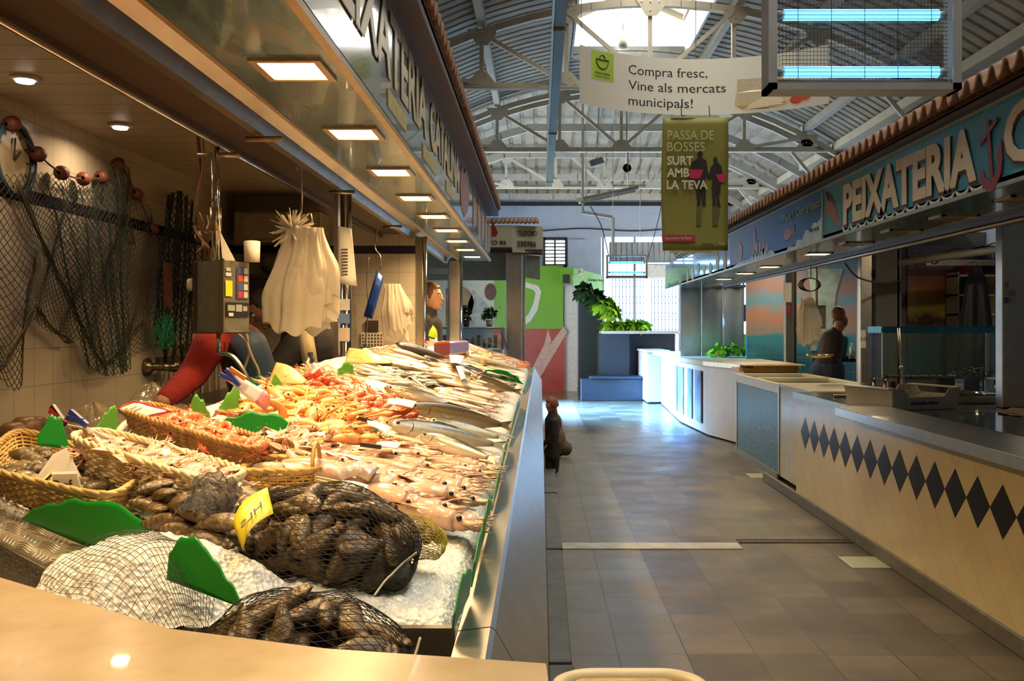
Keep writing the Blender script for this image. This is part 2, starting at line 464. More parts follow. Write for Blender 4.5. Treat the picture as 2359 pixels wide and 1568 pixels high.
# the hip: ribs run along the hall, in overlapping rows of sheets
rows = [15.5, 17.2, 18.8, 20.4, 22.0, 23.4]
for k in range(5):
    xs = []
    n = 29
    for i in range(n):
        for q, h in ((0, 0), (.62, 0), (.7, .04), (.92, .04)): xs.append((XL + (i + q) * (XR - XL) / n, h))
    xs.append((XR, 0))
    ny = 5; y0, y1 = rows[k], rows[k + 1]
    vs = [(x, y0 + (y1 - y0) * j / ny, zroof(x, y0 + (y1 - y0) * j / ny) + h + .012 * k) for j in range(ny + 1) for x, h in xs]
    m_ = len(xs); fs = [(j * m_ + i, j * m_ + i + 1, (j + 1) * m_ + i + 1, (j + 1) * m_ + i) for j in range(ny) for i in range(m_ - 1)]
    b.add(vs, fs)
o = b.build('ceiling', [CORRUG]); struct(o)
o.modifiers.new('s', 'SOLIDIFY').thickness = .01
# sealing deck above so no light leaks
# purlins
k = 0
for x in (-1.62, -.68, .36, 2.3, 3.2, 4.17):
    b = MB(); z = zarch(x) - .075
    b.beam((x, -6, z), (x, 15.5, z), .09, .12)
    tag(b.build('purlin', [PURLIN]), ['grey roof purlin above the left stall, farthest from the rooflight', 'broad grey roof purlin left of the rooflight', 'roof purlin framing the left edge of the rooflight', 'roof purlin framing the right edge of the rooflight', 'grey roof purlin between the rooflight and the right wall', 'grey roof purlin closest to the right wall'][k], 'purlin'); k += 1
for k, y in enumerate(rows[:5]):
    b = MB(); xs = [XL + (XR - XL) * i / 14 for i in range(15)]
    for a_, c_ in zip(xs, xs[1:]): b.beam((a_, y, zroof(a_, y) - .2), (c_ + .01, y, zroof(c_, y) - .2), .07, .13)
    tag(b.build('purlin', [PURLIN]), ['curved cross beam where the arched roof meets the hipped end', 'second cross beam of the hipped roof end, counted from the arch', 'middle cross beam of the hipped roof end', 'fourth cross beam of the hipped roof end, counted from the arch', 'cross beam of the hipped roof end nearest the far wall'][k], 'beam')
# rooflight lantern: upstands, glazing bars, panes
LIGHTSHEET = mat('pale_sheet_metal', (.5, .52, .5), .4, .4, nscale=8)
b = MB(); ze = zarch(SX0)
b.box(SX0 - .03, SX0, SY0, SY1, ze - .05, ze + .5); b.box(SX1, SX1 + .03, SY0, SY1, ze - .05, ze + .5)
b.box(SX0, SX1, SY1, SY1 + .03, ze - .05, ze + .12); b.box(SX0, SX1, SY0 - .03, SY0, ze - .05, ze + .5)
struct(b.build('trim_4', [LIGHTSHEET]))
t = thing('rooflight_frame', 'cream steel glazing frame of the long rooflight over the aisle', 'rooflight', (1.33, 5, ze + .5))
b = MB(); xm = (SX0 + SX1) / 2; zt = ze + .85
for i in range(13):
    y = SY0 + i * (SY1 - SY0) / 12
    b.beam((SX0, y, ze + .5), (xm, y, zt), .03, .05); b.beam((SX1, y, ze + .5), (xm, y, zt), .03, .05)
b.build('glazing_bars', [TRUSS], t)
b = MB(); b.beam((xm, SY0, zt), (xm, SY1, zt), .05, .07); b.beam((SX0, SY0, ze + .5), (SX0, SY1, ze + .5), .05, .05); b.beam((SX1, SY0, ze + .5), (SX1, SY1, ze + .5), .05, .05)
b.build('ridge_bar', [TRUSS], t)
gm = NT('clear_glass'); tr = gm.n('BsdfTransparent'); gl = gm.n('BsdfGlossy'); mx = gm.n('MixShader'); fr = gm.n('Fresnel')
gl.inputs['Roughness'].default_value = .03; tr.inputs[0].default_value = (.96, .98, .97, 1)
gm.l(gm.ma('MULTIPLY', fr.outputs[0], 1.0, clamp=True), mx.inputs[0]); gm.l(tr.outputs[0], mx.inputs[1]); gm.l(gl.outputs[0], mx.inputs[2]); gm.l(mx.outputs[0], gm.o.inputs[0])
GLASS = gm.m
b = MB(); b.add([(SX0, SY0, ze + .52), (xm, SY0, zt + .02), (xm, SY1, zt + .02), (SX0, SY1, ze + .52), (SX1, SY0, ze + .52), (SX1, SY1, ze + .52)], [(0, 1, 2, 3), (1, 4, 5, 2)])
b.build('glass_pane', [GLASS], t)

# ---------------- trusses ----------------
PX = [-1.62, -.68, .3, 1.27, 2.24, 3.2, 4.17]
def truss(Y, label, detail=True):
    t = thing('roof_truss', label, 'roof truss', (1.27, Y, 4.2), 'roof trusses across the hall')
    b = MB(); b.beam((XL, Y, 4.2), (XR, Y, 4.2), .09, .035); b.beam((XL, Y + .03, 4.23), (XR, Y + .03, 4.23), .02, .07)
    b.build('bottom_chord', [TRUSS], t)
    b = MB(); xs = [XL + (XR - XL) * i / 20 for i in range(21)]
    for a_, c_ in zip(xs, xs[1:]): b.beam((a_, Y, zarch(a_) - .2), (c_ + .005, Y, zarch(c_) - .2), .08, .08)
    b.build('top_chord', [TRUSS], t)
    for i, x in enumerate(PX):
        b = MB(); b.beam((x, Y, 4.2), (x, Y, zarch(x) - .2), .05, .05, up=(0, 1, 0)); b.build('strut', [TRUSS], t)
        if i < 3: a_, c_ = (x, Y - .03, zarch(x) - .22), (PX[i + 1], Y - .03, 4.24)
        elif i > 3: a_, c_ = (x, Y - .03, zarch(x) - .22), (PX[i - 1], Y - .03, 4.24)
        else: a_ = None
        if a_: b = MB(); b.beam(a_, c_, .045, .05, up=(0, 1, 0)); b.build('diagonal', [TRUSS], t)
        b = MB(); g = lambda u, v, w_: (x + u, Y - .05 + w_, 4.2 + v)
        b.prism([(-.17, -.01), (.17, -.01), (.15, .06), (.06, .17), (-.06, .17), (-.15, .06)], g, 0, .012)
        for (u, v) in ((-.11, .03), (0, .03), (.11, .03), (-.05, .11), (.05, .11)): b.sphere((x + u, Y - .05, 4.2 + v), .011, 6, 4)
        b.build('gusset_plate', [TRUSS], t)
        b = MB(); zz = zarch(x) - .2; g = lambda u, v, w_: (x + u, Y - .05 + w_, zz + v)
        b.prism([(-.17, .03), (-.05, -.16), (.07, -.16), (.17, -.04), (.17, .03)], g, 0, .012)
        for (u, v) in ((-.1, 0), (0, 0), (.1, 0), (0, -.1)): b.sphere((x + u, Y - .05, zz + v), .011, 6, 4)
        b.build('gusset_plate', [TRUSS], t)
    return t
for Y, s in ((3.2, 'cream steel roof truss out of sight above the near fish counter'), (7.2, 'cream steel roof truss directly above the lit fish counter, just out of frame'), (11.2, 'cream steel roof truss nearest the camera, riveted plates showing behind the long banner'), (15.2, 'cream steel roof truss just behind the long white banner, second from the camera'), (19.2, 'grey-looking roof truss farthest away, above the far fluorescent lamp')):
    if Y > 8: truss(Y, s)
# knee braces down the right wall
k = 0
for Y in (11.2, 15.2, 19.2):
    t = thing('wall_bracket', ['angled steel wall bracket under the nearest truss at the right wall', 'angled steel wall bracket under the middle truss at the right wall', 'angled steel wall bracket under the farthest truss at the right wall'][k], 'bracket', (XR, Y, 3.5)); k += 1
    b = MB(); b.beam((XR - .05, Y, 3.1), (XR - .05, Y, 4.2), .08, .08, up=(0, 1, 0)); b.build('post', [TRUSS], t)
    b = MB(); b.beam((XR - .07, Y, 3.3), (XR - .8, Y, 4.18), .05, .05, up=(0, 1, 0)); b.build('brace', [TRUSS], t)

# louvred window in the far wall
t = thing('window_1', None, None, (.35, YE, 3.2)); struct(t)
FR = mat('dark_brown_frame', (.05, .035, .025), .5)
b = MB(); 
for z in (WZ0, WZ1 - .05): b.box(WX0, WX1, YE - .02, YE + .05, z, z + .05)
b.box(WX0, WX0 + .05, YE - .02, YE + .05, WZ0, WZ1); b.box(WX1 - .05, WX1, YE - .02, YE + .05, WZ0, WZ1); b.box(.33, .37, YE - .01, YE + .04, WZ0, WZ1)
b.build('window_frame', [FR], t)
b = MB()
for i in range(8): b.beam((WX0 + .04, YE + .03, WZ0 + .07 + i * .085), (WX1 - .04, YE + .03, WZ0 + .07 + i * .085), .045, .03)
b.build('louvre_slats', [mat('weathered_louvre', (.20, .16, .10), .6, nscale=9)], t)
# doorway fittings
t = thing('door_1', None, None, (2.4, YE, 0)); struct(t)
SLAT = mat('grey_metal_cladding', (.42, .45, .46), .45, .3, nscale=5)
b = MB(); b.box(DX0 + .2, DX1 - .03, YE + .12, YE + .14, 3.0, 3.5)
for i in range(13): b.box(DX0 + .25 + i * .13, DX0 + .28 + i * .13, YE + .09, YE + .12, 3.0, 3.5)
b.build('cladding_panel', [SLAT], t)
b = MB(); b.box(DX1 - .9, DX1 + .1, YE - .22, YE - .02, 2.6, 2.95); b.build('roller_box', [mat('pale_roller_box', (.6, .62, .62), .5)], t, bevel=.04, seg=3)
b = MB()
for (x, y0) in ((DX0 + .05, 0), (DX1 - .05, 0), (2.28, 0)): b.box(x - .025, x + .025, YE + .1, YE + .15, 0, DZ)
b.build('door_frame', [mat('aluminium_frame', (.5, .55, .58), .35, .7)], t)
b = MB()
for k in range(2):
    x0 = DX0 + .28 + k * .95; n = 9
    for i in range(n + 1):
        x = x0 + i * .085
        b.beam((x, YE + .2, 1.0), (x, YE + .2, 2.75), .012, .012, up=(0, 1, 0))
        if i < n:
            for z in (1.2, 1.6, 2.0, 2.4):
                b.beam((x, YE + .21, z), (x + .085, YE + .21, z + .2), .008, .008, up=(0, 1, 0)); b.beam((x + .085, YE + .21, z), (x, YE + .21, z + .2), .008, .008, up=(0, 1, 0))
b.build('folding_gate', [mat('dark_gate_steel', (.1, .11, .12), .5, .5)], t)
# street beyond the doorway
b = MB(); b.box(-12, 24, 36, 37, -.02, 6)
tag(b.build('street_wall', [m_plaster('blue_tinted_render', (.30, .50, .80))]), 'blue tinted building front across the street seen through the doorway', 'building')  # render coloured blue to throw bluish light in through the doorway
# ================= LEFT FISH STALL =================
STEEL = mat('stainless_steel', (.62, .60, .55), .28, 1.0, var=.08, nscale=14, bump=.04, bscale=60)
STEELD = mat('brushed_steel_dark', (.42, .38, .31), .35, 1.0, var=.1, nscale=10)
BROWNM = mat('brown_shutter_box', (.07, .045, .03), .5, var=.15, nscale=5)
CHROME = mat('chrome', (.75, .73, .68), .12, 1.0, var=.03)
def tiles_wall(name, axes, col, stripez=1.955, half=.028):
    def extra(m, p, c):
        return m.mix(m.ma('LESS_THAN', m.ma('ABSOLUTE', m.ma('SUBTRACT', p[2], stripez)), half), c, (.02, .015, .03))
    return m_tiles(name, axes, (.155, .155), col, tuple(x * .5 for x in col), .003, (.04, .06), .22, extra)
TL = tiles_wall('cream_wall_tiles_side', (1, 2), (.60, .53, .40)); TB = tiles_wall('cream_wall_tiles_end', (0, 2), (.62, .56, .44))
ZC, ZS = 2.32, 2.05
# stall walls
b = MB(); b.box(XL, -2.09, -1, 6.62, 0, ZC); struct(b.build('wall_stall_left', [TL]))
b = MB(); b.box(-2.2, -.975, 6.62, 6.70, 0, 2.45); b.box(-.975, -.86, 6.62, 6.70, 1.145, 2.45); struct(b.build('wall_stall_end', [TB]))
# plank ceiling
m = NT('cream_plank_ceiling'); p = m.xyz(m.world()); ln = m.line(p[1], .163, .006, .02)
c = m.mix(ln, m.mix(m.noise(2, 3, m.world()), (.50, .42, .29), (.58, .50, .36)), (.12, .09, .05)); m.set(col=c, rough=.45); m.bump(m.ma('SUBTRACT', 1.0, ln), .4, .004)
b = MB(); b.box(-2.09, -1.08, -1, 6.62, ZC, ZC + .04); struct(b.build('ceiling_stall_left', [m.m]))
b = MB(); b.box(-2.09, -.9, -1, 6.62, .0, .1); struct(b.build('floor_stall_left', [mat('stall_floor', (.1, .09, .08), .6)]))
# canopy: lintel, shutter box, soffit, sign, tiled eave
t = thing('stall_canopy', 'canopy of the lit fish stall: steel lintel, blue soffit and clay tiled eave', 'canopy', (-.6, 1.2, ZS))
Y0, Y1 = .4, 9.1
b = MB(); b.box(-1.08, -.94, Y0, 6.6, ZS + .01, ZC + .1); b.box(-1.10, -1.075, Y0, 6.6, ZS - .01, ZS + .03); b.build('shutter_box', [BROWNM], t)
b = MB(); b.cyl((-1.09, Y0, ZS - .012), (-1.09, 6.6, ZS - .012), .008, 8); b.build('hanging_rail', [CHROME], t)
b = MB()
prof = [(-.935, ZS), (-.905, ZS - .02), (-.875, ZS - .02), (-.86, ZS + .02), (-.80, ZS + .05), (-.80, ZS + .3), (-.935, ZS + .3)]
b.prism(prof, lambda u, v, q: (u, q, v), Y0, Y1); b.build('lintel', [STEELD], t)
b = MB(); b.box(-.80, -.772, Y0, Y1, ZS + .06, ZS + .3); b.build('shutter_slot', [DARKM], t)
b = MB(); b.ring([(-.785, Y0, ZS + .03), (-.785, Y1, ZS + .03)], .009, 6); b.build('slot_rail', [STEELD], t)
m = NT('sea_print_soffit'); v = m.mapv(m.world(), (6, 1.4, 1))
n1 = m.noise(1.2, 5, v, .6, 1.2)
c = m.ramp(n1, [(.3, (.03, .07, .09)), (.48, (.06, .15, .18)), (.62, (.13, .25, .27)), (.78, (.26, .20, .14))]); m.set(col=c, rough=.22, metal=.2, coat=.3); MSOF = m.m
b = MB(); b.box(-.758, -.487, Y0, Y1, ZS, ZS + .02); b.build('soffit_panel', [MSOF], t)
EDGE = mat('bronze_edge_strip', (.50, .38, .20), .4, .3)
b = MB(); b.box(-.772, -.758, Y0, Y1, ZS - .004, ZS + .03); b.box(-.487, -.466, Y0, Y1, ZS - .006, ZS + .012); b.build('edge_strip', [EDGE], t)
# signboard face
m = NT('night_sea_print'); v = m.mapv(m.world(), (1, 2.0, 3.5)); n1 = m.noise(2.2, 6, v, .62, .8)
c = m.ramp(n1, [(.3, (.012, .02, .05)), (.5, (.03, .075, .12)), (.63, (.06, .16, .20)), (.75, (.16, .22, .20))]); n2 = m.noise(1.3, 4, m.world())
c = m.mix(m.ramp(n2, [(.5, (0, 0, 0)), (.62, (1, 1, 1))]), c, (.09, .045, .05)); m.set(col=c, rough=.16, coat=.6); MSIGN = m.m
b = MB(); b.box(-.50, -.47, Y0, Y1, ZS + .021, 2.47); b.build('signboard', [MSIGN], t)
CREAMP = mat('cream_lettering', (.62, .52, .33), .4, var=.08, nscale=12); DRED = mat('dark_red_paint', (.13, .02, .02), .4)
uY, vZ = (0, 1, 0), (0, 0, 1)
sg = t
text('lettering', 'PEIXATERIA', CREAMP, sg, (-.468, 2.08, 2.195), uY, vZ, .21, 1.88, .003, .02)
text('lettering', 'CATALINA', CREAMP, sg, (-.468, 4.10, 2.195), uY, vZ, .20, 1.44, .003, .02)
YEL = mat('yellow_paint', (.60, .50, .16), .4)
for (a_, c_) in ((2.965, 3.365), (3.85, 4.32), (4.79, 5.23)):
    b = MB(); b.box(-.47, -.466, a_, c_, 2.10, 2.155); b.build('yellow_bar', [YEL], sg)
ORG = mat('orange_print', (.34, .10, .05), .4, var=.3, nscale=20, col2=(.22, .08, .07))
b = MB(); g = lambda u, v_, q: (-.47 + q, 5.65 + u, 2.12 + v_)
b.prism([(.05, .02), (.3, -.02), (.55, .05), (.7, .16), (.62, .27), (.42, .30), (.25, .24), (.08, .26), (.0, .12)], g, 0, .004); b.build('crab_print', [ORG], sg)
for i in range(14):
    b = MB(); y = 6.7 + i * .16; b.box(-.47, -.467, y, y + .05, 2.12 + .05 * math.sin(i), 2.36 + .04 * math.cos(i * 2)); b.build('painted_stroke', [CREAMP if i % 3 else ORG], sg)
# eave of clay barrel tiles (one corrugated sheet of tiles)
CLAY = mat('clay_tile', (.30, .16, .09), .75, var=.25, nscale=14, bump=.5, col2=(.13, .065, .035))
WOOD = mat('brown_eave_board', (.05, .028, .016), .6, nscale=12)
def eave(x_edge, sgn, z, y0, y1, parent, pitch=.115, depth=.5, rise=.2):
    n = int((y1 - y0) / pitch); q = MB(); K = 10; rowsn = 4
    def prof(i):
        ph = (i % K) / K
        return .046 * (math.sin(PI * ph * 2) if ph < .5 else .35 * math.sin(PI * ph * 2))
    vs = []
    for r in range(rowsn * 2 + 1):
        step = (r % 2) * .012; fr = (r // 2 + (r % 2)) / rowsn if r else 0
        for i in range(n * K + 1):
            vs.append((x_edge + sgn * depth * fr, y0 + i * pitch / K, z + rise * fr + prof(i) + step * (1 if r % 2 else 0) + .004 * mn.noise(Vector((i // K, r, 0)))))
    m_ = n * K + 1
    q.add(vs, [(r * m_ + i, r * m_ + i + 1, (r + 1) * m_ + i + 1, (r + 1) * m_ + i) for r in range(rowsn * 2) for i in range(n * K)], True)
    o = q.build('tile_row', [CLAY], parent); md = o.modifiers.new('s', 'SOLIDIFY'); md.thickness = .018; md.offset = -1
    return o
eave(-.375, -1, 2.56, Y0, Y1 + .05, t)
b = MB(); b.box(-.47, -.395, Y0, Y1, 2.47, 2.535); b.box(-.9, -.395, Y0, Y1, 2.50, 2.52); b.build('eave_board', [WOOD], t)
b = MB(); b.box(-2.09, -.8, Y0, Y1 - 2.4, ZC + .1, ZC + .14); b.box(-1.6, -.52, 6.7, Y1, ZC + .1, ZC + .14); b.box(-.80, -.5, Y1 - .02, Y1, ZS, 2.48); b.build('roof_deck', [WOOD], t)
# soffit downlights: real lamps
LAMP = mat('lamp_glow', (1, .9, .7), .5, es=16, ec=(1, .72, .38))
LY = [.04, .81, 1.58, 2.35, 3.12, 3.89, 4.66, 5.43, 6.2, 6.97, 7.74, 8.5]
def mk_lamp(x, y, z, label, energy, w2=.085, l2=.095, color=(1, .64, .29)):
    r = thing('soffit_lamp', label, 'ceiling lamp', (x, y, z), 'square lamps in the lit canopy')
    q = MB()
    q.box(x - w2, x + w2, y - l2, y - l2 + .018, z - .008, z); q.box(x - w2, x + w2, y + l2 - .018, y + l2, z - .008, z)
    q.box(x - w2, x - w2 + .018, y - l2 + .018, y + l2 - .018, z - .008, z); q.box(x + w2 - .018, x + w2, y - l2 + .018, y + l2 - .018, z - .008, z)
    q.build('frame', [EDGE], r)
    q = MB(); q.box(x - w2 + .018, x + w2 - .018, y - l2 + .018, y + l2 - .018, z - .003, z + .001); q.build('lens', [LAMP], r)
    a_ = area('soffit_lamp_light', (x, y, z - .012), (0, 0, 0), w2 * 1.6, l2 * 1.6, energy, color, spread=150)
    return r
ordn = ['unseen', 'unseen', 'nearest', 'second', 'third', 'fourth', 'fifth', 'sixth', 'seventh', 'eighth', 'ninth', 'farthest']
for i, y in enumerate(LY):
    if i < 2:
        mk_lamp(-.60, y, ZS, ['square lamp in the soffit behind the camera', 'square lamp in the soffit above the camera'][i], (2.5, 5)[i]); continue
    r = mk_lamp(-.60, y, ZS, ('square lit lamp in the blue soffit above the fish, ' + ordn[i] + ' of the row') if 2 < i < 11 else ('square lit lamp at the near end of the blue soffit, above the mussel bags' if i == 2 else 'square lit lamp at the far end of the blue soffit'), 9.5 if i == 2 else 11)
# ceiling downlights inside the stall
LAMPW = mat('white_lamp_glow', (1, .95, .9), .5, es=9, ec=(1, .86, .72)); WHITEP = mat('white_plastic', (.7, .68, .62), .4)
for i, (x, y) in enumerate(((-1.85, 3.47), (-1.86, 4.28))):
    r = thing('downlight', ['round recessed downlight in the cream plank ceiling, nearer the camera', 'round recessed downlight in the plank ceiling, farther from the camera'][i], 'ceiling lamp', (x, y, ZC))
    q = MB(); q.lathe([(.035, -.012), (.05, -.012), (.052, 0), (.03, 0)], (x, y, ZC), 20); q.build('ring', [WHITEP], r)
    q = MB(); q.lathe([(0, -.02), (.03, -.02), (.034, -.008)], (x, y, ZC), 20); q.build('bulb', [LAMPW], r)
    area('downlight_light', (x, y, ZC - .03), (0, 0, 0), .06, .06, 3.5, (1, .72, .45), spread=160)
# posts
t = thing('stall_post', 'polished steel post with a taped notice and stickers, rising behind the fish', 'post', (-.9, 4.42, .1))
b = MB(); b.ring([(-.885, 4.4, .1), (-.885, 4.4, ZS - .02)], .026, 16); b.build('tube', [CHROME], t)
b = MB(); b.box(-.945, -.925, 4.42, 4.48, .1, ZS + .05); b.build('channel', [STEELD], t)
PAPER = mat('paper', (.8, .76, .66), .7, var=.05); PRINT = mat('dark_ink', (.06, .05, .04), .6)
b = MB(); b.grid(lambda u, v: (-.885 - .03 + u * .062 + .012 * (1 - v) * u * 2, 4.37 - .012 * math.sin(u * 3), 1.62 + v * .26 - .012 * u), 5, 6); b.build('notice', [PAPER], t, solid=.001)
for i in range(9):
    b = MB(); b.box(-.898, -.868, 4.352, 4.356, 1.66 + i * .014, 1.664 + i * .014); b.build('print_line', [PRINT], t)
for i, (z, h, c) in enumerate(((1.50, .05, (.55, .55, .5)), (1.44, .045, (.12, .2, .4)), (1.36, .06, (.6, .5, .4)))):
    b = MB(); b.box(-.912, -.862, 4.368, 4.371, z, z + h); b.build('sticker', [mat('sticker_%d' % i, c, .5)], t)
for i, (x, y, w_, l) in enumerate(((-.86, 6.72, .05, 'square steel corner post at the end of the tiled stall wall'), (-.80, 9.06, .05, 'steel post under the far end of the canopy, left of the cheese poster'))):
    t = thing('stall_post', l, 'post', (x, y, .1)); b = MB(); b.box(x - w_, x + w_, y - .04, y + .04, .1, ZS); b.build('sleeve', [STEEL if i else STEELD], t, bevel=.006)
    b = MB(); b.cyl((x + w_ + .012, y - .05, .1), (x + w_ + .012, y - .05, ZS), .014, 10); b.build('edge_tube', [CHROME], t)
# dark roller arms sticking out of the lintel
for i, (y, l) in enumerate(((3.05, 'short wooden peg sticking out of the steel lintel, nearest the camera'), (4.25, 'short dark bracket peg on the lintel beside the first steel post'), (5.7, 'short dark bracket peg on the lintel, farther along the canopy'))):
    q = MB(); q.cyl((-.93, y, ZS - .035), (-.82, y + .02, ZS - .03), .009, 8)
    tag(q.build('lintel_peg', [mat('pale_wood', (.4, .3, .15), .6) if i == 0 else STEELD]), l, 'peg')

# ---------------- fish counter body ----------------
def Tz(x, y):
    s = lerp(.20, .33, smoothstep(1.8, 4.3, y))
    return 1.055 + s * (-.1 - max(x, -.98))
LIPZ = 1.05
t = thing('fish_counter', 'long stainless steel fish display counter with a folded front apron', 'counter', (-.4, 1.2, 0))
prof = [(-.105, 1.0), (-.102, 1.045), (-.062, LIPZ), (-.056, LIPZ - .004), (.012, .93), (.012, .915), (.0, .915), (-.03, .98), (-.09, 1.0)]
b = MB()
NYc = 2
for a_, c_ in ((.62, 1.195), (1.199, 3.6), (3.604, 6.4), (6.404, 9.12)): b.prism(prof, lambda u, v, q: (u, q, v), a_, c_)
b.build('front_apron', [STEEL], t)
b = MB(); b.box(-.03, .002, .62, 9.12, .25, .93); b.build('front_panel', [m_tiles('cream_kick_tiles', (1, 2), (.15, .15), (.5, .45, .34), (.15, .13, .1))], t)
b = MB(); b.box(-.60, -.1, 1.2, 1.6, .85, 1.0); b.box(-.95, -.1, 1.6, 9.12, .85, 1.0); b.box(-.97, -.95, 1.6, 9.12, .6, 1.14); b.box(-.95, -.1, 9.10, 9.12, .6, 1.06); b.build('tray', [STEEL], t)
b = MB(); b.box(-.93, -.06, .7, 9.1, .1, .84); b.build('cabinet', [STEELD], t)
b = MB(); b.box(-.12, .0, .62, 9.1, 0, .25); b.build('plinth', [DARKM], t)
b = MB(); b.box(-.62, -.105, 1.185, 1.199, .93, 1.052); b.box(-.62, -.105, .80, 1.185, .91, .925); b.box(-.63, -.62, .8, 1.185, .92, 1.04); b.build('near_trough', [STEELD], t)
# stone kerb and open gutter at the foot of the counter
q = MB()
for i in range(9):
    y = .9 + i * 1.02; q.box(.03, .13 + .004 * (i % 3), y, y + 1.0, 0, .05 + .01 * (i % 2))
tag(q.build('stone_kerb', [mat('old_kerb_stone', (.10, .095, .075), .6, var=.3, nscale=6, bump=.5)], bevel=.008), 'worn dark stone kerb along the foot of the fish counter', 'kerb')
# marble ledge in the foreground, out to the camera
MARB = mat('beige_marble', (.46, .35, .19), .25, nscale=14, col2=(.36, .25, .12), coat=.3)
b = MB(); out = [(-1.25, 1.42), (-.66, 1.17), (-.37, .965), (-.2, .905), (.005, .865), (.02, .5), (-1.6, .5), (-1.6, 1.42)]
b.prism(out[::-1], lambda u, v, q: (u, v, q), 1.075, 1.12)
o = b.build('marble_ledge', [MARB], bevel=.008, seg=3); tag(o, 'beige marble ledge across the near end of the fish counter, out of focus', 'ledge')
b = MB(); b.box(-1.5, .0, .56, .60, .0, 1.075); b.box(-1.5, -1.46, .56, 1.3, 0, 1.075); o = b.build('counter_end_panel', [STEELD]); tag(o, 'steel end panel under the beige marble ledge', 'panel')
# cream chopping tray at the bottom edge
t = thing('plastic_tray', 'cream plastic tray with a rounded corner at the bottom edge of the picture', 'tray', (.08, .7, 1.10))
def rr(x0, x1, y0, y1, r, n=6):
    pts = []
    for (cx, cy, a0) in ((x1 - r, y1 - r, 0), (x0 + r, y1 - r, 90), (x0 + r, y0 + r, 180), (x1 - r, y0 + r, 270)):
        for i in range(n + 1): an = R(a0 + 90 * i / n); pts.append((cx + r * math.cos(an), cy + r * math.sin(an)))
    return pts
CRP = mat('cream_plastic', (.60, .49, .28), .4, var=.06, nscale=8)
b = MB(); b.prism(rr(.012, .145, .42, .885, .035), lambda u, v, q: (u, v, q), 1.085, 1.10); b.build('tray_base', [CRP], t, bevel=.004)
rim = rr(.015, .142, .423, .882, .034); b = MB(); b.ring([(x, y, 1.103) for x, y in rim], .007, 8, closed=True); b.build('rim', [CRP], t)
b = MB(); b.prism(rr(.03, .118, .44, .862, .012), lambda u, v, q: (u, v, q), 1.10, 1.108); b.build('mat', [mat('ochre_textured_mat', (.5, .38, .15), .5, var=.3, nscale=60, bump=.8, col2=(.3, .2, .06))], t)
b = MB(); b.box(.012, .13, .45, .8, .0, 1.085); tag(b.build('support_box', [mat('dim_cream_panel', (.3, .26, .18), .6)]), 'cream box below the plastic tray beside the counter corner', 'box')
# checkered aluminium strip at the near left
t = thing('treadplate_strip', 'scuffed five bar aluminium treadplate strip beside the large green divider', 'plate', (-.62, 1.3, 1.1))
TP = mat('worn_aluminium', (.62, .54, .40), .35, .85, var=.15, nscale=25, bump=.3)
def onT(x, y, d=0): return Vector((x, y, Tz(x, y) + d))
def W3p(px, py, z): Y = (CH - z) * F_ / (py - VY); return Vector(((px - VX) / F_ * Y, Y, z))
PQ = [W3p(-60, 1218, 1.122), W3p(215, 1365, 1.09), W3p(345, 1335, 1.085), W3p(-60, 1135, 1.135)]
S_ = lambda u, v, d=0: lerp(lerp(PQ[0], PQ[1], u), lerp(PQ[3], PQ[2], u), v) + Vector((0, 0, d))
b = MB(); b.grid(lambda u, v: S_(u, v), 12, 4); b.build('plate', [TP], t, solid=.005)
b = MB(); nx_, ny_ = 8, 3
for i in range(nx_):
    for j in range(ny_):
        uc, vc = (i + .5) / nx_, (j + .5) / ny_
        for k in range(4):
            o_ = (k - 1.5) * .2
            if (i + j) % 2: q_ = [(uc - .42 / nx_, vc + o_ / ny_ - .06), (uc, vc + o_ / ny_ + .02), (uc + .42 / nx_, vc + o_ / ny_)]
            else: q_ = [(uc + o_ / nx_, vc - .4 / ny_), (uc + o_ / nx_ + .012, vc), (uc + o_ / nx_ + .008, vc + .4 / ny_)]
            b.ring([S_(a_, c_, .003) for a_, c_ in q_], [.0005, .0021, .0005], 5)
b.build('raised_bars', [TP], t)
# ================= RIGHT FISH STALL =================
CX = 2.09; ZR = 2.01; WT = .895
YELT = (.70, .57, .30)
P_ = .2509
TD = m_tiles('diagonal_cream_tiles', (1, 2), (P_, P_), YELT, (.34, .27, .13), .0035, (-8.0925 + 50 * P_, -6.9165 + 50 * P_), .22, diag=True, g2=(.5, .44, .30))
TSQ = m_tiles('square_cream_tiles', (1, 2), (.15, .15), (.66, .62, .48), (.35, .3, .2), .003, (0, .03), .22)
BLK = mat('black_glazed_tile', (.010, .008, .009), .3, spec=.15)
SKIRT = mat('grey_stone_skirting', (.16, .14, .10), .5, nscale=12)
t = thing('tiled_counter', 'long cream tiled counter with a row of black diamond tiles', 'counter', (2.5, 5, 0))
b = MB(); b.box(CX, 3.1, 2.2, 7.9, .07, WT - .03); b.box(3.1, 3.75, 6.5, 7.9, .07, WT - .03); b.build('body', [TD], t)
for k in range(22):
    y = 7.63 - P_ * k; z = .588; h = P_ / 2 * .985
    q = MB(); q.prism([(-h, 0), (0, h), (h, 0), (0, -h)], lambda u, v, w_: (CX - w_, y - u, z + v), -.002, .002); q.build('diamond_tile', [BLK], t)
b = MB(); b.box(CX - .02, CX, 2.2, 9.0, 0, .085); b.build('skirting', [SKIRT], t, bevel=.004)
GRAN = mat('dark_wet_worktop', (.10, .095, .085), .16, var=.2, nscale=40, coat=.5)
b = MB(); b.box(CX - .012, 3.12, 2.2, 7.92, WT - .03, WT); b.box(3.12, 3.76, 6.5, 7.92, WT - .03, WT); b.build('worktop', [GRAN], t)
b = MB(); b.box(CX - .02, CX - .0125, 2.2, 7.93, WT - .045, WT + .002); b.build('edge_trim', [STEELD], t)
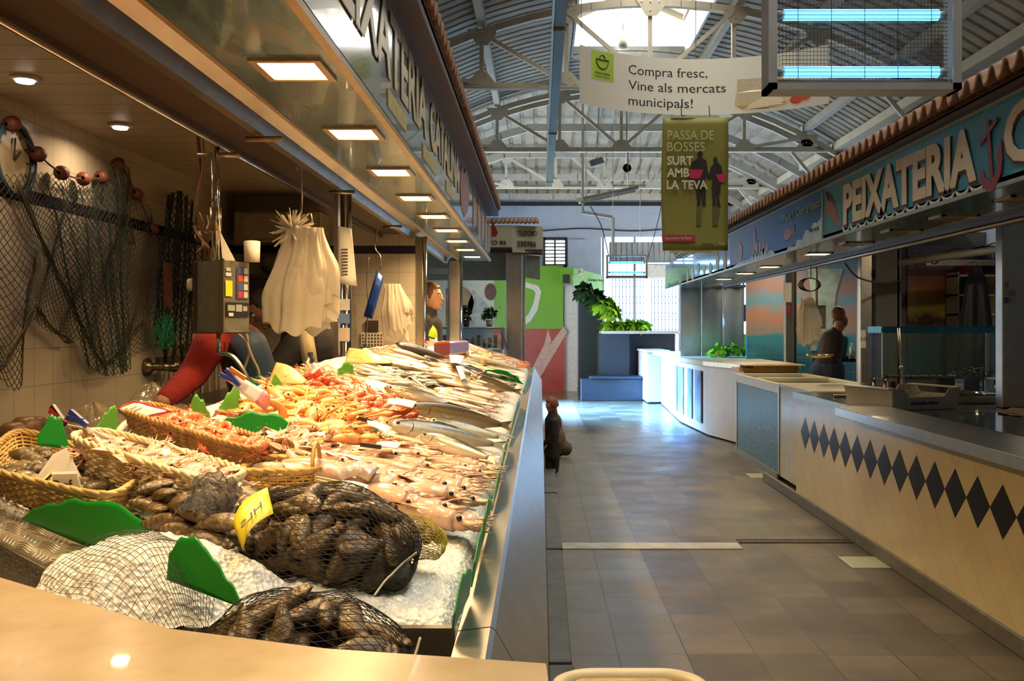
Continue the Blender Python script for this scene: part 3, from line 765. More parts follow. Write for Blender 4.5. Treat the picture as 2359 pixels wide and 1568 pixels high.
b = MB(); b.prism([(1.95, .84), (1.95, .897), (2.165, .932), (2.18, .925), (2.18, .897), (2.16, .897), (1.965, .88), (1.965, .84)], lambda u, v, q: (u, q, v), 2.2, 6.4)
b.build('steel_lip', [STEEL], t, bevel=.003)
# canopy
t = thing('stall_canopy', 'canopy of the right fish stalls: painted signboards under a clay tiled eave', 'canopy', (2.2, 5, ZR))
YA, YB = 2.6, 13.0
b = MB(); b.box(1.9, 2.45, YA, YB, ZR, ZR + .03); b.build('soffit_panel', [MSOF], t)
b = MB(); b.box(2.45, 2.6, YA, YB, ZR - .02, ZR + .35); b.build('shutter_box', [BROWNM], t)
b = MB(); b.ring([(2.47, YA, ZR - .03), (2.47, YB, ZR - .03)], .012, 6); b.build('rail', [STEELD], t)
b = MB(); b.box(3.04, 3.16, YA, YB, 2.24, 2.32); b.build('lintel', [STEELD], t)
m = NT('teal_signboard'); n1 = m.noise(2.5, 4, m.world()); c = m.mix(n1, (.015, .13, .17), (.03, .22, .26))
n2 = m.noise(5, 5, m.mapv(m.world(), (1, 1, 3))); c = m.mix(m.ramp(n2, [(.55, (0, 0, 0)), (.7, (.5, .5, .5))]), c, (.12, .34, .36)); m.set(col=c, rough=.3, coat=.15); TEAL = m.m
m = NT('blue_signboard'); n1 = m.noise(1.5, 4, m.world()); p = m.xyz(m.world())
c = m.mix(n1, (.012, .05, .19), (.02, .13, .38)); m.set(col=c, rough=.5); BLUS = m.m
m = NT('pale_reflective_signboard'); n1 = m.noise(2, 5, m.world()); c = m.mix(n1, (.10, .22, .30), (.24, .40, .46)); m.set(col=c, rough=.16, coat=.8, metal=.2); PALS = m.m
ZT = 2.365
b = MB(); b.box(1.9, 1.93, YA, 6.50, ZR - .004, ZT); b.build('teal_sign', [TEAL], t)
b = MB(); b.box(1.9, 1.93, 6.505, 9.7, ZR - .004, ZT); b.build('blue_sign', [BLUS], t)
b = MB(); b.box(1.9, 1.93, 9.705, YB, ZR - .004, ZT); b.build('pale_sign', [PALS], t)
b = MB(); b.box(1.893, 1.9, YA, YB, ZR - .01, ZR + .008); b.box(1.893, 1.9, YA, YB, ZT - .012, ZT); b.box(1.893, 1.9, 6.49, 6.515, ZR, ZT); b.build('sign_frame', [mat('pale_sign_edge', (.4, .42, .36), .4, .4)], t)
eave(1.82, 1, 2.42, YA, YB + .25, t)
b = MB(); b.box(1.85, 1.9, YA, YB + .2, ZT, 2.395); b.box(1.85, 2.5, YA, YB + .2, 2.385, 2.4); b.build('eave_board', [WOOD], t)
b = MB(); b.box(2.0, XR - .3, YA, YB, 2.44, 2.48); b.build('roof_deck', [mat('grey_deck', (.25, .24, .22), .7)], t)
uR = (0, -1, 0)
def SP(u, v, q): return (1.9 - q, u, v)           # on the sign face, u = world Y, v = world Z
sx = 1.897
text('lettering', 'PEIXATERIA', DRED, t, (sx, 6.055, 2.066), uR, vZ, .222, 1.86, .002, .058)
text('lettering', 'PEIXATERIA', CREAMP, t, (sx - .003, 6.04, 2.075), uR, vZ, .222, 1.84, .003, .042)
text('lettering', 'G', DRED, t, (sx, 3.955, 2.075), uR, vZ, .23, .30, .002, .035)
text('lettering', 'G', CREAMP, t, (sx - .003, 3.945, 2.083), uR, vZ, .23, .28, .003, .022)
# scalloped waves
b = MB()
for k in range(14):
    yc = 6.0 - k * .15; pts = []
    if yc < 4.1: break
    N = 8
    top = [(yc + .075 * math.cos(PI * i / N), 2.062 - .035 * math.sin(PI * i / N)) for i in range(N + 1)]
    bot = [(yc + .075 * math.cos(PI * i / N), 2.062 - .035 * math.sin(PI * i / N) - .006 - .014 * math.sin(PI * i / N)) for i in range(N, -1, -1)]
    b.prism(top + bot, lambda u, v, q: SP(u, v, q), .0, .004)
b.build('scalloped_waves', [mat('white_wave_paint', (.62, .62, .5), .5)], t)
# anchor
AR = mat('anchor_red', (.24, .035, .04), .4)
b = MB(); g = lambda u, v, q: (1.896 - q, 4.06 - u, 2.03 + v)
ca, sa = math.cos(-.10), math.sin(-.10)
rot = lambda P: [(x * ca + y * sa, -x * sa + y * ca) for x, y in P]
b.prism(rot([(-.012, .02), (-.02, .27), (.008, .27), (.018, .02)]), g, 0, .004)
b.prism(rot([(-.085, .18), (-.085, .2), (.075, .26), (.08, .24)]), g, 0, .0045)
b.prism([(-.10, .02), (-.115, .07), (-.08, .06), (-.06, .028), (-.01, .0), (.04, .03), (.065, .1), (.045, .1), (.09, .165), (.1, .08), (.085, .02), (.03, -.035), (-.02, -.04), (-.07, -.01)], g, 0, .005)
b.lathe([(.012, 0), (.022, 0), (.022, .004), (.012, .004)], (1.896, 0, 0), 12, axis='X') if False else None
b.build('anchor_emblem', [AR], t)
# prawn drawing, fish, splash, lighthouse, squid shapes
def blob(name, pts, m_, q0=0, q1=.004):
    b = MB(); b.prism(pts, lambda u, v, q: SP(u, v, q), q0, q1); return b.build(name, [m_], t)
PRN = mat('prawn_orange_print', (.36, .13, .06), .5, var=.3, nscale=40); PNK = mat('pink_fish_print', (.40, .16, .15), .5, var=.3, nscale=40)
WSP = mat('white_splash_print', (.40, .52, .54), .5, var=.2, nscale=12); GRT = mat('green_lettering', (.24, .42, .30), .5)
SPT = mat('cream_bottle_print', (.45, .34, .25), .5, var=.3, nscale=20)
def ell(cy, cz, ry, rz, n=14, wob=0, seed=0): return [(cy + ry * math.cos(2 * PI * i / n) * (1 + wob * math.sin(i * 2.3 + seed)), cz + rz * math.sin(2 * PI * i / n) * (1 + wob * math.sin(i * 2.3 + seed))) for i in range(n)]
blob('prawn_picture', [(6.42, 2.2), (6.40, 2.26), (6.30, 2.25), (6.22, 2.19), (6.17, 2.1), (6.14, 2.07), (6.2, 2.075), (6.26, 2.12), (6.33, 2.16), (6.38, 2.17)], PRN)
for k in range(4): b = MB(); b.beam((1.897, 6.36 - k * .03, 2.24), (1.897, 6.44 - k * .035, 2.33 - .01 * k), .004, .006); b.build('prawn_feeler', [PRN], t)
blob('fish_picture', ell(7.42, 2.14, .13, .045, 16), PNK); blob('fish_tail_picture', [(7.29, 2.14), (7.2, 2.19), (7.23, 2.14), (7.2, 2.1)], PNK)
blob('splash_picture', [(6.52, 2.012), (6.52, 2.17), (6.62, 2.14), (6.72, 2.15), (6.8, 2.1), (6.92, 2.12), (7.0, 2.06), (7.15, 2.07), (7.2, 2.03), (7.4, 2.04), (7.45, 2.012)], WSP)
blob('splash_picture', [(7.8, 2.012), (7.95, 2.06), (8.1, 2.05), (8.2, 2.1), (8.35, 2.06), (8.6, 2.07), (8.8, 2.04), (9.2, 2.05), (9.5, 2.02), (9.6, 2.012)], WSP)
for k, (y, h) in enumerate(((8.35, .13), (8.47, .15), (8.6, .1), (8.22, .12), (8.1, .09))): blob('bottle_picture', ell(y, 2.04 + h / 2, .035, h / 2, 10), SPT)
blob('lighthouse_picture', [(8.60, 2.1), (8.58, 2.26), (8.55, 2.31), (8.52, 2.26), (8.50, 2.1)], AR); blob('octopus_picture', ell(9.2, 2.14, .12, .10, 14, .12), PRN)
for k in range(7): blob('faded_sea_picture', ell(9.95 + k * .42, 2.10 + .03 * math.sin(k * 2), .09, .08 + .02 * math.cos(k), 12, .2, k), SPT if k % 2 else PRN)
text('lettering', 'Peix i Congelats', GRT, t, (1.897, 7.55, 2.245), uR, vZ, .06, 1.0, .003, .004)
text('lettering', 'PTO. 21-22', PRINT, t, (1.895, 6.8, 2.09), uR, vZ, .022, .22, .003)
# soffit lamps, most switched off
OFFL = mat('unlit_lamp_lens', (.35, .32, .24), .3)
def rlamp(y, lit, label):
    r = thing('soffit_lamp', label, 'ceiling lamp', (2.2, y, ZR)); q = MB(); w2, l2 = .10, .10
    q.box(2.2 - w2, 2.2 + w2, y - l2, y - l2 + .018, ZR - .008, ZR); q.box(2.2 - w2, 2.2 + w2, y + l2 - .018, y + l2, ZR - .008, ZR)
    q.box(2.2 - w2, 2.2 - w2 + .018, y - l2, y + l2, ZR - .008, ZR); q.box(2.2 + w2 - .018, 2.2 + w2, y - l2, y + l2, ZR - .008, ZR); q.build('frame', [EDGE], r)
    q = MB(); q.box(2.2 - w2 + .018, 2.2 + w2 - .018, y - l2 + .018, y + l2 - .018, ZR - .003, ZR); q.build('lens', [LAMP if lit else OFFL], r)
    if lit: area('soffit_lamp_light', (2.2, y, ZR - .012), (0, 0, 0), .16, .16, 7, (1, .76, .45), spread=150)
for y, lit, l in ((3.65, 0, 'unlit square lamp nearest the camera under the right canopy'), (4.4, 0, 'unlit square lamp under the letters IA of the teal sign'), (5.15, 0, 'unlit square lamp under the letters ER of the teal sign'), (5.9, 0, 'unlit square lamp under the letter P of the teal sign'), (6.74, 0, 'unlit square lamp under the join of the teal and blue signs'), (7.68, 1, 'lit square lamp under the fish picture of the blue sign'), (9.29, 1, 'lit square lamp under the octopus picture of the blue sign'), (10.4, 1, 'lit square lamp under the pale reflective sign, nearer one'), (11.6, 1, 'lit square lamp at the far end of the right canopy')): rlamp(y, lit, l)
# posts
for i, (y, w_, l) in enumerate(((6.38, .075, 'wide brown steel post with card stickers at the right edge of the picture'), (9.24, .055, 'steel post behind the glass tank, left of the grey partition'), (12.07, .05, 'farthest steel post with a white notice, beside the bright window'))):
    t = thing('stall_post', l, 'post', (3.1, y, WT)); b = MB(); b.box(3.1 - w_, 3.1 + w_, y - .05, y + .05, WT if i == 0 else .0, 2.24); b.build('sleeve', [STEELD], t, bevel=.006)
    b = MB(); b.box(3.1 + w_ + .01, 3.1 + w_ + .04, y - .03, y + .03, WT if i == 0 else 0, 2.24); b.build('shutter_channel', [DARKM], t)
    if i == 0:
        for k in range(2):
            for j in range(3 if k == 0 else 2):
                b = MB(); b.box(3.035 + k * .04, 3.066 + k * .045, 6.325, 6.329, 1.58 + j * .05, 1.62 + j * .05); b.build('card_sticker', [mat('card_sticker_%d' % ((j + k) % 3), ((.1, .22, .5), (.5, .5, .5), (.5, .3, .2))[(j + k) % 3], .4)], t)
    if i == 1: b = MB(); b.box(3.04, 3.09, 9.18, 9.188, 1.23, 1.4); b.build('price_card', [PAPER], t); text('lettering', 'LO', PRINT, t, (3.045, 9.178, 1.3), (1, 0, 0), (0, 0, 1), .035)
    if i == 2: b = MB(); b.box(3.02, 3.12, 12.01, 12.015, 1.74, 1.98); b.build('notice', [PAPER], t); b = MB(); b.box(3.06, 3.1, 12.01, 12.014, 1.6, 1.7); b.build('red_sticker', [mat('red_sticker', (.5, .06, .04), .4)], t)
# partitions and painted murals inside the stalls
GREYP = mat('grey_partition', (.17, .155, .125), .55, var=.1, nscale=3)
b = MB(); b.box(3.2, 3.62, 9.75, 9.8, 0, 2.44); b.box(3.62, XR, 10.3, 10.35, 0, 2.44); b.box(3.6, 3.64, 9.75, 10.35, 0, 2.44)
tag(b.build('grey_partition', [GREYP]), 'plain grey partition panel behind the glass tank', 'partition')
def mural(name, mode):
    m = NT(name); p = m.xyz(m.world()); z = m.ma('ADD', p[2], m.ma('MULTIPLY_ADD', m.noise(3, 5, m.mapv(m.world(), (1, 1, 3)), .6), .5, -.25))
    if mode: c = m.ramp(m.ma('DIVIDE', m.ma('SUBTRACT', z, .9), 1.4), [(.0, (.02, .10, .14)), (.28, (.05, .26, .34)), (.34, (.30, .25, .22)), (.5, (.42, .20, .12)), (.62, (.10, .28, .38)), (.8, (.30, .17, .14)), (1, (.10, .2, .3))])
    else: c = m.ramp(m.ma('DIVIDE', m.ma('SUBTRACT', z, .9), 1.4), [(.0, (.03, .10, .13)), (.25, (.05, .15, .18)), (.34, (.20, .15, .08)), (.42, (.05, .04, .03)), (.5, (.42, .30, .05)), (.68, (.42, .14, .03)), (.85, (.22, .10, .10)), (1, (.12, .10, .14))])
    lx = m.line(p[0], .2, .004); lz = m.line(p[2], .2, .004); c = m.mix(m.ma('MAXIMUM', lx, lz), c, (.25, .2, .15))
    m.set(col=c, rough=.25); return m.m
b = MB(); b.box(3.9, 4.30, 10.27, 10.29, .9, 2.3); tag(b.build('sunset_mural', [mural('sunset_tiles', 0)]), 'tiled sunset mural over a dark sea on the wall behind the glass tank', 'mural')
b = MB(); b.box(2.9, XR, 13.6, 13.65, .0, 2.44); tag(b.build('seascape_mural', [mural('seascape_tiles', 1)]), 'seascape mural with pink clouds behind the woman at the sink', 'mural')
b = MB(); g = lambda u, v, q: (3.95 + u, 13.59 - q, v)
b.prism([(-.15, 1.1), (-.12, 1.4), (-.13, 1.8), (-.2, 2.25), (.3, 2.25), (.2, 1.9), (.16, 1.5), (.22, 1.1)], g, 0, .01)
tag(b.build('waterfall_picture', [mat('pale_waterfall', (.36, .45, .40), .4, var=.3, nscale=8, col2=(.18, .25, .22))]), 'pale trunk shaped waterfall painted on the seascape mural', 'picture')
# shelf unit with a red and a black crate
t = thing('shelf_unit', 'pale wall shelf unit beside the hanging dark apron', 'shelf', (4.45, 10.1, .9)); b = MB()
for z in (1.35, 1.55, 1.75, 1.95): b.box(4.3, 4.7, 9.95, 10.25, z, z + .018)
b.build('shelf', [WHITEP], t); b = MB(); b.box(4.30, 4.31, 9.95, 10.25, .9, 2.0); b.box(4.69, 4.7, 9.95, 10.25, .9, 2.0); b.build('side_panel', [WHITEP], t)
def crate(x, y, z, w_, d, h, m_, label, name='plastic_crate', cat='crate'):
    b = MB(); n = 6
    b.box(x - w_ / 2, x + w_ / 2, y - d / 2, y + d / 2, z, z + .01)
    for q in (-1, 1):
        for zz in (z, z + h * .45, z + h - .02):
            b.box(x - w_ / 2, x + w_ / 2, y + q * d / 2 - .005, y + q * d / 2 + .005, zz, zz + .02); b.box(x + q * w_ / 2 - .005, x + q * w_ / 2 + .005, y - d / 2, y + d / 2, zz, zz + .02)
        for i in range(n + 1):
            xx = x - w_ / 2 + i * w_ / n; b.box(xx - .005, xx + .005, y + q * d / 2 - .004, y + q * d / 2 + .004, z, z + h)
            yy = y - d / 2 + i * d / n; b.box(x + q * w_ / 2 - .004, x + q * w_ / 2 + .004, yy - .005, yy + .005, z, z + h)
    return tag(b.build(name, [m_]), label, cat)
crate(4.47, 10.1, 1.968, .16, .26, .14, mat('red_plastic', (.55, .03, .02), .4), 'bright red plastic crate on top of the wall shelf')
crate(4.68, 10.1, 1.968, .2, .26, .30, mat('black_plastic', (.02, .02, .025), .4), 'black slatted crate beside the red crate on the shelf')
# dark apron hanging
t = thing('hanging_apron', 'long dark apron hanging from a hook beside the shelf', 'apron', (4.35, 9.6, 1.9)); b = MB()
def ap(u, v):
    wv = lerp(.05, .22, v ** .6); x = 4.33 + (u - .5) * 2 * wv; return (x, 9.6 + .03 * math.sin(u * 14) * v, 2.02 - v * 1.1)
b.grid(ap, 20, 10); b.build('cloth', [mat('black_rubberised_cloth', (.015, .014, .016), .5)], t, solid=.006)
b = MB(); b.ring(bez([(4.33, 9.62, 2.02), (4.33, 9.6, 2.06), (4.35, 9.65, 2.08), (4.35, 9.78, 2.08)], 4), .006, 6); b.box(3.9, 4.75, 9.78, 9.80, 2.05, 2.11); b.build('hook_rail', [STEELD], t)
# overhead pipe with coiled cable
t = thing('overhead_pipe', 'grey overhead pipe with black cable coiled round it', 'pipe', (3.9, 8.8, 2.1)); b = MB(); b.cyl((3.3, 8.9, 2.02), (4.7, 8.6, 2.2), .035, 10); b.build('pipe', [mat('grey_pipe', (.2, .19, .16), .5)], t)
b = MB(); b.ring(bez([(3.35 + i * .09, 8.87 + .05 * math.cos(i * 1.6), 2.03 + i * .012 + .06 * math.sin(i * 1.6)) for i in range(15)], 4), .006, 6); b.build('coiled_cable', [CABLE], t)
b = MB(); b.ring(bez([(2.65, 8.4, 1.98), (2.8, 8.5, 1.86), (3.1, 8.6, 1.82), (3.4, 8.8, 1.92), (3.45, 8.87, 2.0)], 6), .008, 6); tag(b.build('hanging_cable', [CABLE]), 'drooping black cable under the right canopy above the glass tank', 'cable')

# ---- glass tank ----
GT = NT('tank_glass'); GT.b.inputs['Roughness'].default_value = .03
tr = GT.n('BsdfTransparent'); gl = GT.n('BsdfGlossy'); df = GT.n('BsdfDiffuse'); m1 = GT.n('MixShader'); m2 = GT.n('MixShader'); gl.inputs['Roughness'].default_value = .04
tr.inputs[0].default_value = (.88, .95, .93, 1); df.inputs[0].default_value = (.5, .55, .52, 1); fr = GT.n('Fresnel')
GT.l(GT.ma('MULTIPLY', GT.noise(6, 4), .12), m1.inputs[0]); GT.l(tr.outputs[0], m1.inputs[1]); GT.l(df.outputs[0], m1.inputs[2])
GT.l(GT.ma('MULTIPLY', fr.outputs[0], 1.0), m2.inputs[0]); GT.l(m1.outputs[0], m2.inputs[1]); GT.l(gl.outputs[0], m2.inputs[2]); GT.l(m2.outputs[0], GT.o.inputs[0]); TG = GT.m
t = thing('glass_tank', 'glass shellfish tank on metal legs with a scalloped blue trim', 'tank', (3.1, 7.7, WT))
x0, x1, y0, y1, z0, z1 = 2.67, 3.62, 7.55, 7.86, 1.03, 1.42
for q in ((x0, x1, y0, y0 + .006), (x0, x1, y1 - .006, y1), (x0, x0 + .006, y0, y1), (x1 - .006, x1, y0, y1)):
    b = MB(); b.box(q[0], q[1], q[2], q[3], z0, z1); b.build('glass_pane', [TG], t)
b = MB(); b.box(x0, x1, y0, y1, z0 - .012, z0); b.build('base_shelf', [TG], t)
TRIM = mat('bright_blue_trim', (.02, .24, .42), .4)
b = MB(); pts = [(x0, z1 + .012)]; n = 12
for i in range(n):
    for k in range(5): pts.append((x0 + (i + k / 5) * (x1 - x0) / n, z1 - .035 - .008 * math.sin(PI * k / 5)))
pts += [(x1, z1 - .035), (x1, z1 + .012)]
b.prism(pts, lambda u, v, q: (u, y0 - .004 - q, v), 0, .004)
pts = [(y0, z1 + .012)] + [(y0 + (i / 20) * (y1 - y0), z1 - .035 - .008 * abs(math.sin(PI * i / 5))) for i in range(21)] + [(y1, z1 + .012)]
b.prism(pts, lambda u, v, q: (x0 - .004 - q, u, v), 0, .004); b.build('scalloped_trim', [TRIM], t)
for (x, y) in ((x0 + .03, y0 + .03), (x0 + .03, y1 - .03), (x1 - .05, y0 + .03), (x1 - .05, y1 - .03)):
    b = MB(); b.cyl((x, y, WT), (x, y, z0 - .012), .009, 8); b.build('leg', [CHROME], t)
b = MB(); b.box(x0 - .002, x0 + .01, y0 - .004, y0 + .008, z0, z1 - .03); b.box(x1 - .14, x1 - .115, y0 - .003, y0 + .003, z0 + .05, z1 - .03); b.build('corner_seal', [mat('pale_seal', (.5, .55, .52), .3)], t)
b = MB(); b.ring([(2.79, y0 - .02, z1), (2.80, y0 - .03, 1.2), (2.82, y0 - .03, 1.0), (2.83, y0 - .03, WT + .001)], .012, 8); b.sphere((2.80, y0 - .04, 1.11), .02, 8, 6); tag(b.build('support_rod', [STEELD]), 'dark metal rod standing in front of the glass tank', 'rod')
SH = mat('dark_shellfish', (.05, .035, .025), .35, var=.4, nscale=30)
b = MB()
rr_ = random.Random(4)
for i in range(150):
    u = rr_.random(); x = lerp(2.75, 3.58, u); pk = .07 * smoothstep(3.2, 3.5, x) ; b.sphere((x, lerp(7.6, 7.82, rr_.random()), z0 + .006 + pk * rr_.random()), (.016, .01, .007), 6, 4)
o = b.build('dark_shellfish', [SH]); tag(o, 'heap of small dark shellfish lying on the floor of the glass tank', 'shellfish', kind='stuff')
# things on the counter
t = thing('fish_crate', 'white plastic fish crate with dipped sides and purple lettering', 'crate', (2.6, 6.7, WT)); CRW = mat('white_crate_plastic', (.66, .62, .50), .45, var=.1, nscale=10)
# crate corners from the photo: long side faces the aisle and the camera
c0 = Vector((2.30, 6.02, 0)); ua = Vector((.62, .22, 0)).normalized(); va = Vector((-.22, .62, 0)).normalized()
L, D, Hh = .50, .44, .135
c0 = Vector((2.23, 6.12, WT)); 
def wallp(o_, u_, ln, dip):
    b = MB(); prof = [(0, 0), (ln, 0), (ln + .02, Hh), (ln * .86, Hh), (ln * .78, Hh - dip), (ln * .22, Hh - dip), (ln * .14, Hh), (-.02, Hh)]
    nrm = Vector((u_.y, -u_.x, 0)); b.prism(prof, lambda a, z, q: o_ + u_ * a + nrm * (q + z * .12) + Vector((0, 0, z + .002)), 0, .006); return b
for (o_, u_, ln, dip) in ((c0, ua, L, .055), (c0 + ua * L + va * D, -ua, L, .055), (c0 + va * D, -va, D, .0), (c0 + ua * L, va, D, .045)):
    wallp(o_, u_, ln, dip).build('side_panel', [CRW], t)
b = MB(); b.obox(c0 + ua * L / 2 + va * D / 2 + Vector((0, 0, .005)), ua * L / 2, va * D / 2, (0, 0, .003)); b.build('base', [CRW], t)
for u_, v_ in ((-.035, 0), (L, 0)):
    b = MB(); b.obox(c0 + ua * (u_ + .02) + va * (D / 2) + Vector((0, 0, Hh + .004)), ua * .03, va * (D / 2 + .01), (0, 0, .004)); b.build('handle_flange', [CRW], t)
nr = Vector((ua.y, -ua.x, 0))
text('lettering', 'Opmallorcamar', mat('purple_ink', (.06, .02, .22), .5), t, c0 + ua * .13 + nr * .014 + Vector((0, 0, .035)), ua, (nr.x * .12, nr.y * .12, 1), .024, .22, .002, .01)
b = MB(); rr_ = random.Random(5)
for i in range(9): b.ring(bez([(c0 + ua * rr_.uniform(.2, .35) + va * rr_.uniform(.1, .3) + Vector((0, 0, rr_.uniform(.01, .11)))) for _ in range(4)], 4), .003, 5)
tag(b.build('crumpled_netting', [mat('pale_net', (.5, .42, .25), .5)]), 'crumpled pale netting inside the white fish crate', 'netting')
# shallow box with clear lid and clear punnet
t = thing('shallow_box', 'shallow white plastic box with a clear lid behind the fish crate', 'box', (3.0, 6.9, WT)); b = MB(); b.box(2.82, 3.22, 6.68, 7.0, WT + .001, WT + .055); b.build('tub', [CRW], t, bevel=.008)
b = MB(); b.box(2.81, 3.23, 6.67, 7.01, WT + .056, WT + .064); b.lathe([(.0, .02), (.12, .018), (.14, 0)], (3.02, 6.84, WT + .064), 20); b.build('lid', [TG], t)
b = MB()
for q in ((3.08, 3.3, 6.95, 6.952), (3.08, 3.3, 7.1, 7.102), (3.08, 3.082, 6.95, 7.1), (3.298, 3.3, 6.95, 7.1)): b.box(q[0], q[1], q[2] + .08, q[3] + .08, WT + .001, WT + .15)
b.box(3.08, 3.3, 7.03, 7.18, WT + .001, WT + .003); tag(b.build('clear_punnet', [TG]), 'empty clear plastic punnet behind the shallow white box', 'punnet')
b = MB(); b.lathe([(0, 0), (.033, 0), (.035, .01), (.035, .11), (.033, .115), (.03, .105), (0, .105)], (2.71, 7.45, WT + .001), 16); tag(b.build('dark_jar', [mat('dark_red_glass', (.04, .008, .008), .15)]), 'small dark red jar beside the corner of the glass tank', 'jar')
# wooden slat board and cutting sheet
b = MB(); b.obox((2.5, 7.3, WT + .012), (.28, -.02, 0), (.01, .05, 0), (0, 0, .008)); tag(b.build('wooden_board', [mat('worn_board', (.25, .19, .10), .6)]), 'narrow wooden board lying on the far end of the right worktop', 'board')
# cloth
b = MB(); b.grid(lambda u, v: (lerp(2.85, 3.6, u) + .05 * math.sin(v * 7), lerp(5.35, 6.1, v) + .06 * math.sin(u * 5), WT + .006 + .022 * abs(mn.noise(Vector((u * 5, v * 7, 2)))) + .008 * math.sin(u * 30 + v * 9) * v), 50, 40)
m = NT('striped_dishcloth'); p = m.xyz(m.world()); q_ = m.ma('SINE', m.ma('MULTIPLY', m.ma('ADD', p[0], m.ma('MULTIPLY', p[1], .4)), 60)); c = m.mix(m.ma('GREATER_THAN', q_, .75), (.60, .48, .34), (.38, .16, .10)); m.set(col=c, rough=.9)
tag(b.build('dishcloth', [m.m], solid=.004), 'crumpled pink striped cloth on the right worktop', 'cloth')

# ---- freezer with blue sea panel and tiled pillar ----
t = thing('chest_freezer', 'cream chest freezer with a blue rippled sea panel on its front', 'freezer', (2.6, 10, 0)); CF = mat('cream_enamel', (.66, .60, .42), .35, var=.06, nscale=4)
XF = 2.235
b = MB(); b.box(XF + .02, 3.05, 9.08, 11.1, .06, .86); b.build('body', [CF], t)
m = NT('blue_sea_panel'); p = m.xyz(m.world()); wv = m.n('TexVoronoi'); wv.feature = 'DISTANCE_TO_EDGE'; wv.inputs['Scale'].default_value = 6; wv.inputs['Randomness'].default_value = 1
m.l(m.mapv(m.world(), (1, .9, 2.4)), wv.inputs['Vector']); msk = m.ma('MULTIPLY', m.ma('LESS_THAN', wv.outputs[0], .02), m.ma('LESS_THAN', p[2], m.ma('MULTIPLY_ADD', m.noise(3, 2, m.world()), .6, .15)))
c = m.mix(m.noise(8, 5, m.mapv(m.world(), (1, 1, 3))), (.015, .08, .12), (.05, .19, .24)); c = m.mix(m.ma('MULTIPLY', msk, .6), c, (.3, .38, .35)); m.set(col=c, rough=.35, spec=.3)
b = MB(); b.box(XF, XF + .02, 9.06, 11.0, .06, .80); b.build('sea_panel', [m.m], t)
b = MB(); b.box(XF - .004, XF + .02, 9.06, 11.1, .8, .90); b.box(XF + .02, 3.05, 9.06, 9.12, .86, .90); b.box(XF + .02, 3.05, 11.04, 11.1, .86, .9); b.box(2.99, 3.05, 9.06, 11.1, .86, .9); b.box(XF + .02, 3.0, 10.05, 10.1, .86, .905); b.build('top_frame', [CF], t, bevel=.006)
b = MB(); b.box(XF + .06, 2.98, 9.12, 11.03, .865, .872); b.build('sliding_glass', [TG], t)
b = MB(); b.box(XF - .01, XF, 9.02, 9.06, .05, .88); b.box(XF - .006, XF + .01, 10.98, 11.02, .05, .82); b.build('metal_edge', [STEELD], t)
b = MB(); b.box(XF - .02, XF, 9.06, 11.1, 0, .06); b.build('skirting', [SKIRT], t)
b = MB(); b.box(XF, 2.9, 7.94, 9.02, .04, .87); b.box(XF - .01, 2.95, 7.94, 9.04, .87, .9); o = b.build('tiled_cabinet', [TSQ]); tag(o, 'narrow cream tiled cabinet between the diamond counter and the blue sea panel', 'cabinet')
# ---- deli counters farther on ----
t = thing('deli_counter', 'cream counter end with a dark box hung on it, past the blue sea panel', 'counter', (2.6, 12, 0))
BEI = mat('beige_laminate', (.42, .36, .24), .5, var=.08, nscale=3)
b = MB(); b.prism([(2.2, 12.7), (2.45, 11.6), (3.05, 11.6), (3.05, 18), (2.25, 18), (2.1, 14.5)][::-1], lambda u, v, q: (u, v, q), .02, .93); b.build('body', [BEI], t, bevel=.02)
b = MB(); b.prism([(2.12, 12.6), (2.38, 11.5), (3.1, 11.5), (3.1, 18.1), (2.1, 18.1), (2.02, 14.5)][::-1], lambda u, v, q: (u, v, q), .93, .985); b.build('top', [mat('pale_green_top', (.62, .64, .45), .3)], t, bevel=.015)
b = MB(); 
PB = mat('blue_poster_glass', (.10, .17, .28), .15, var=.5, nscale=3, col2=(.40, .50, .60))
for k in range(4):
    y0_ = 13.0 + k * .62; xx = lerp(2.19, 2.11, (y0_ - 12.7) / 1.8) - .012 if y0_ < 14.4 else 2.1 + (y0_ - 14.5) / 3.5 * .15 - .012
    b = MB(); b.box(xx - .01, xx + .004, y0_, y0_ + .56, .14, .84); b.build('front_pane', [PB], t)
b = MB(); b.box(2.45, 2.68, 11.56, 11.60, .60, .78); b.build('hung_box', [DARKM], t, bevel=.01)
t = thing('orange_tray', 'orange sided display tray on the counter behind the chest freezer', 'tray', (2.7, 11.4, .9)); b = MB()
b.box(2.5, 3.0, 11.25, 11.3, .91, 1.0); b.box(2.32, 2.5, 11.28, 12.4, .91, .95); b.build('side', [mat('orange_board', (.62, .30, .06), .4)], t); b = MB(); b.box(2.35, 3.05, 11.12, 12.4, .985, .995); b.build('base', [CF], t)
WHE = mat('white_enamel', (.75, .78, .78), .35)
b = MB(); b.box(2.0, 2.4, 18.15, 20.4, .02, .95); b.box(1.97, 2.45, 18.12, 20.45, .95, 1.0); tag(b.build('white_cabinet', [WHE], bevel=.015), 'bright white cabinet at the corner of the far counter', 'cabinet')
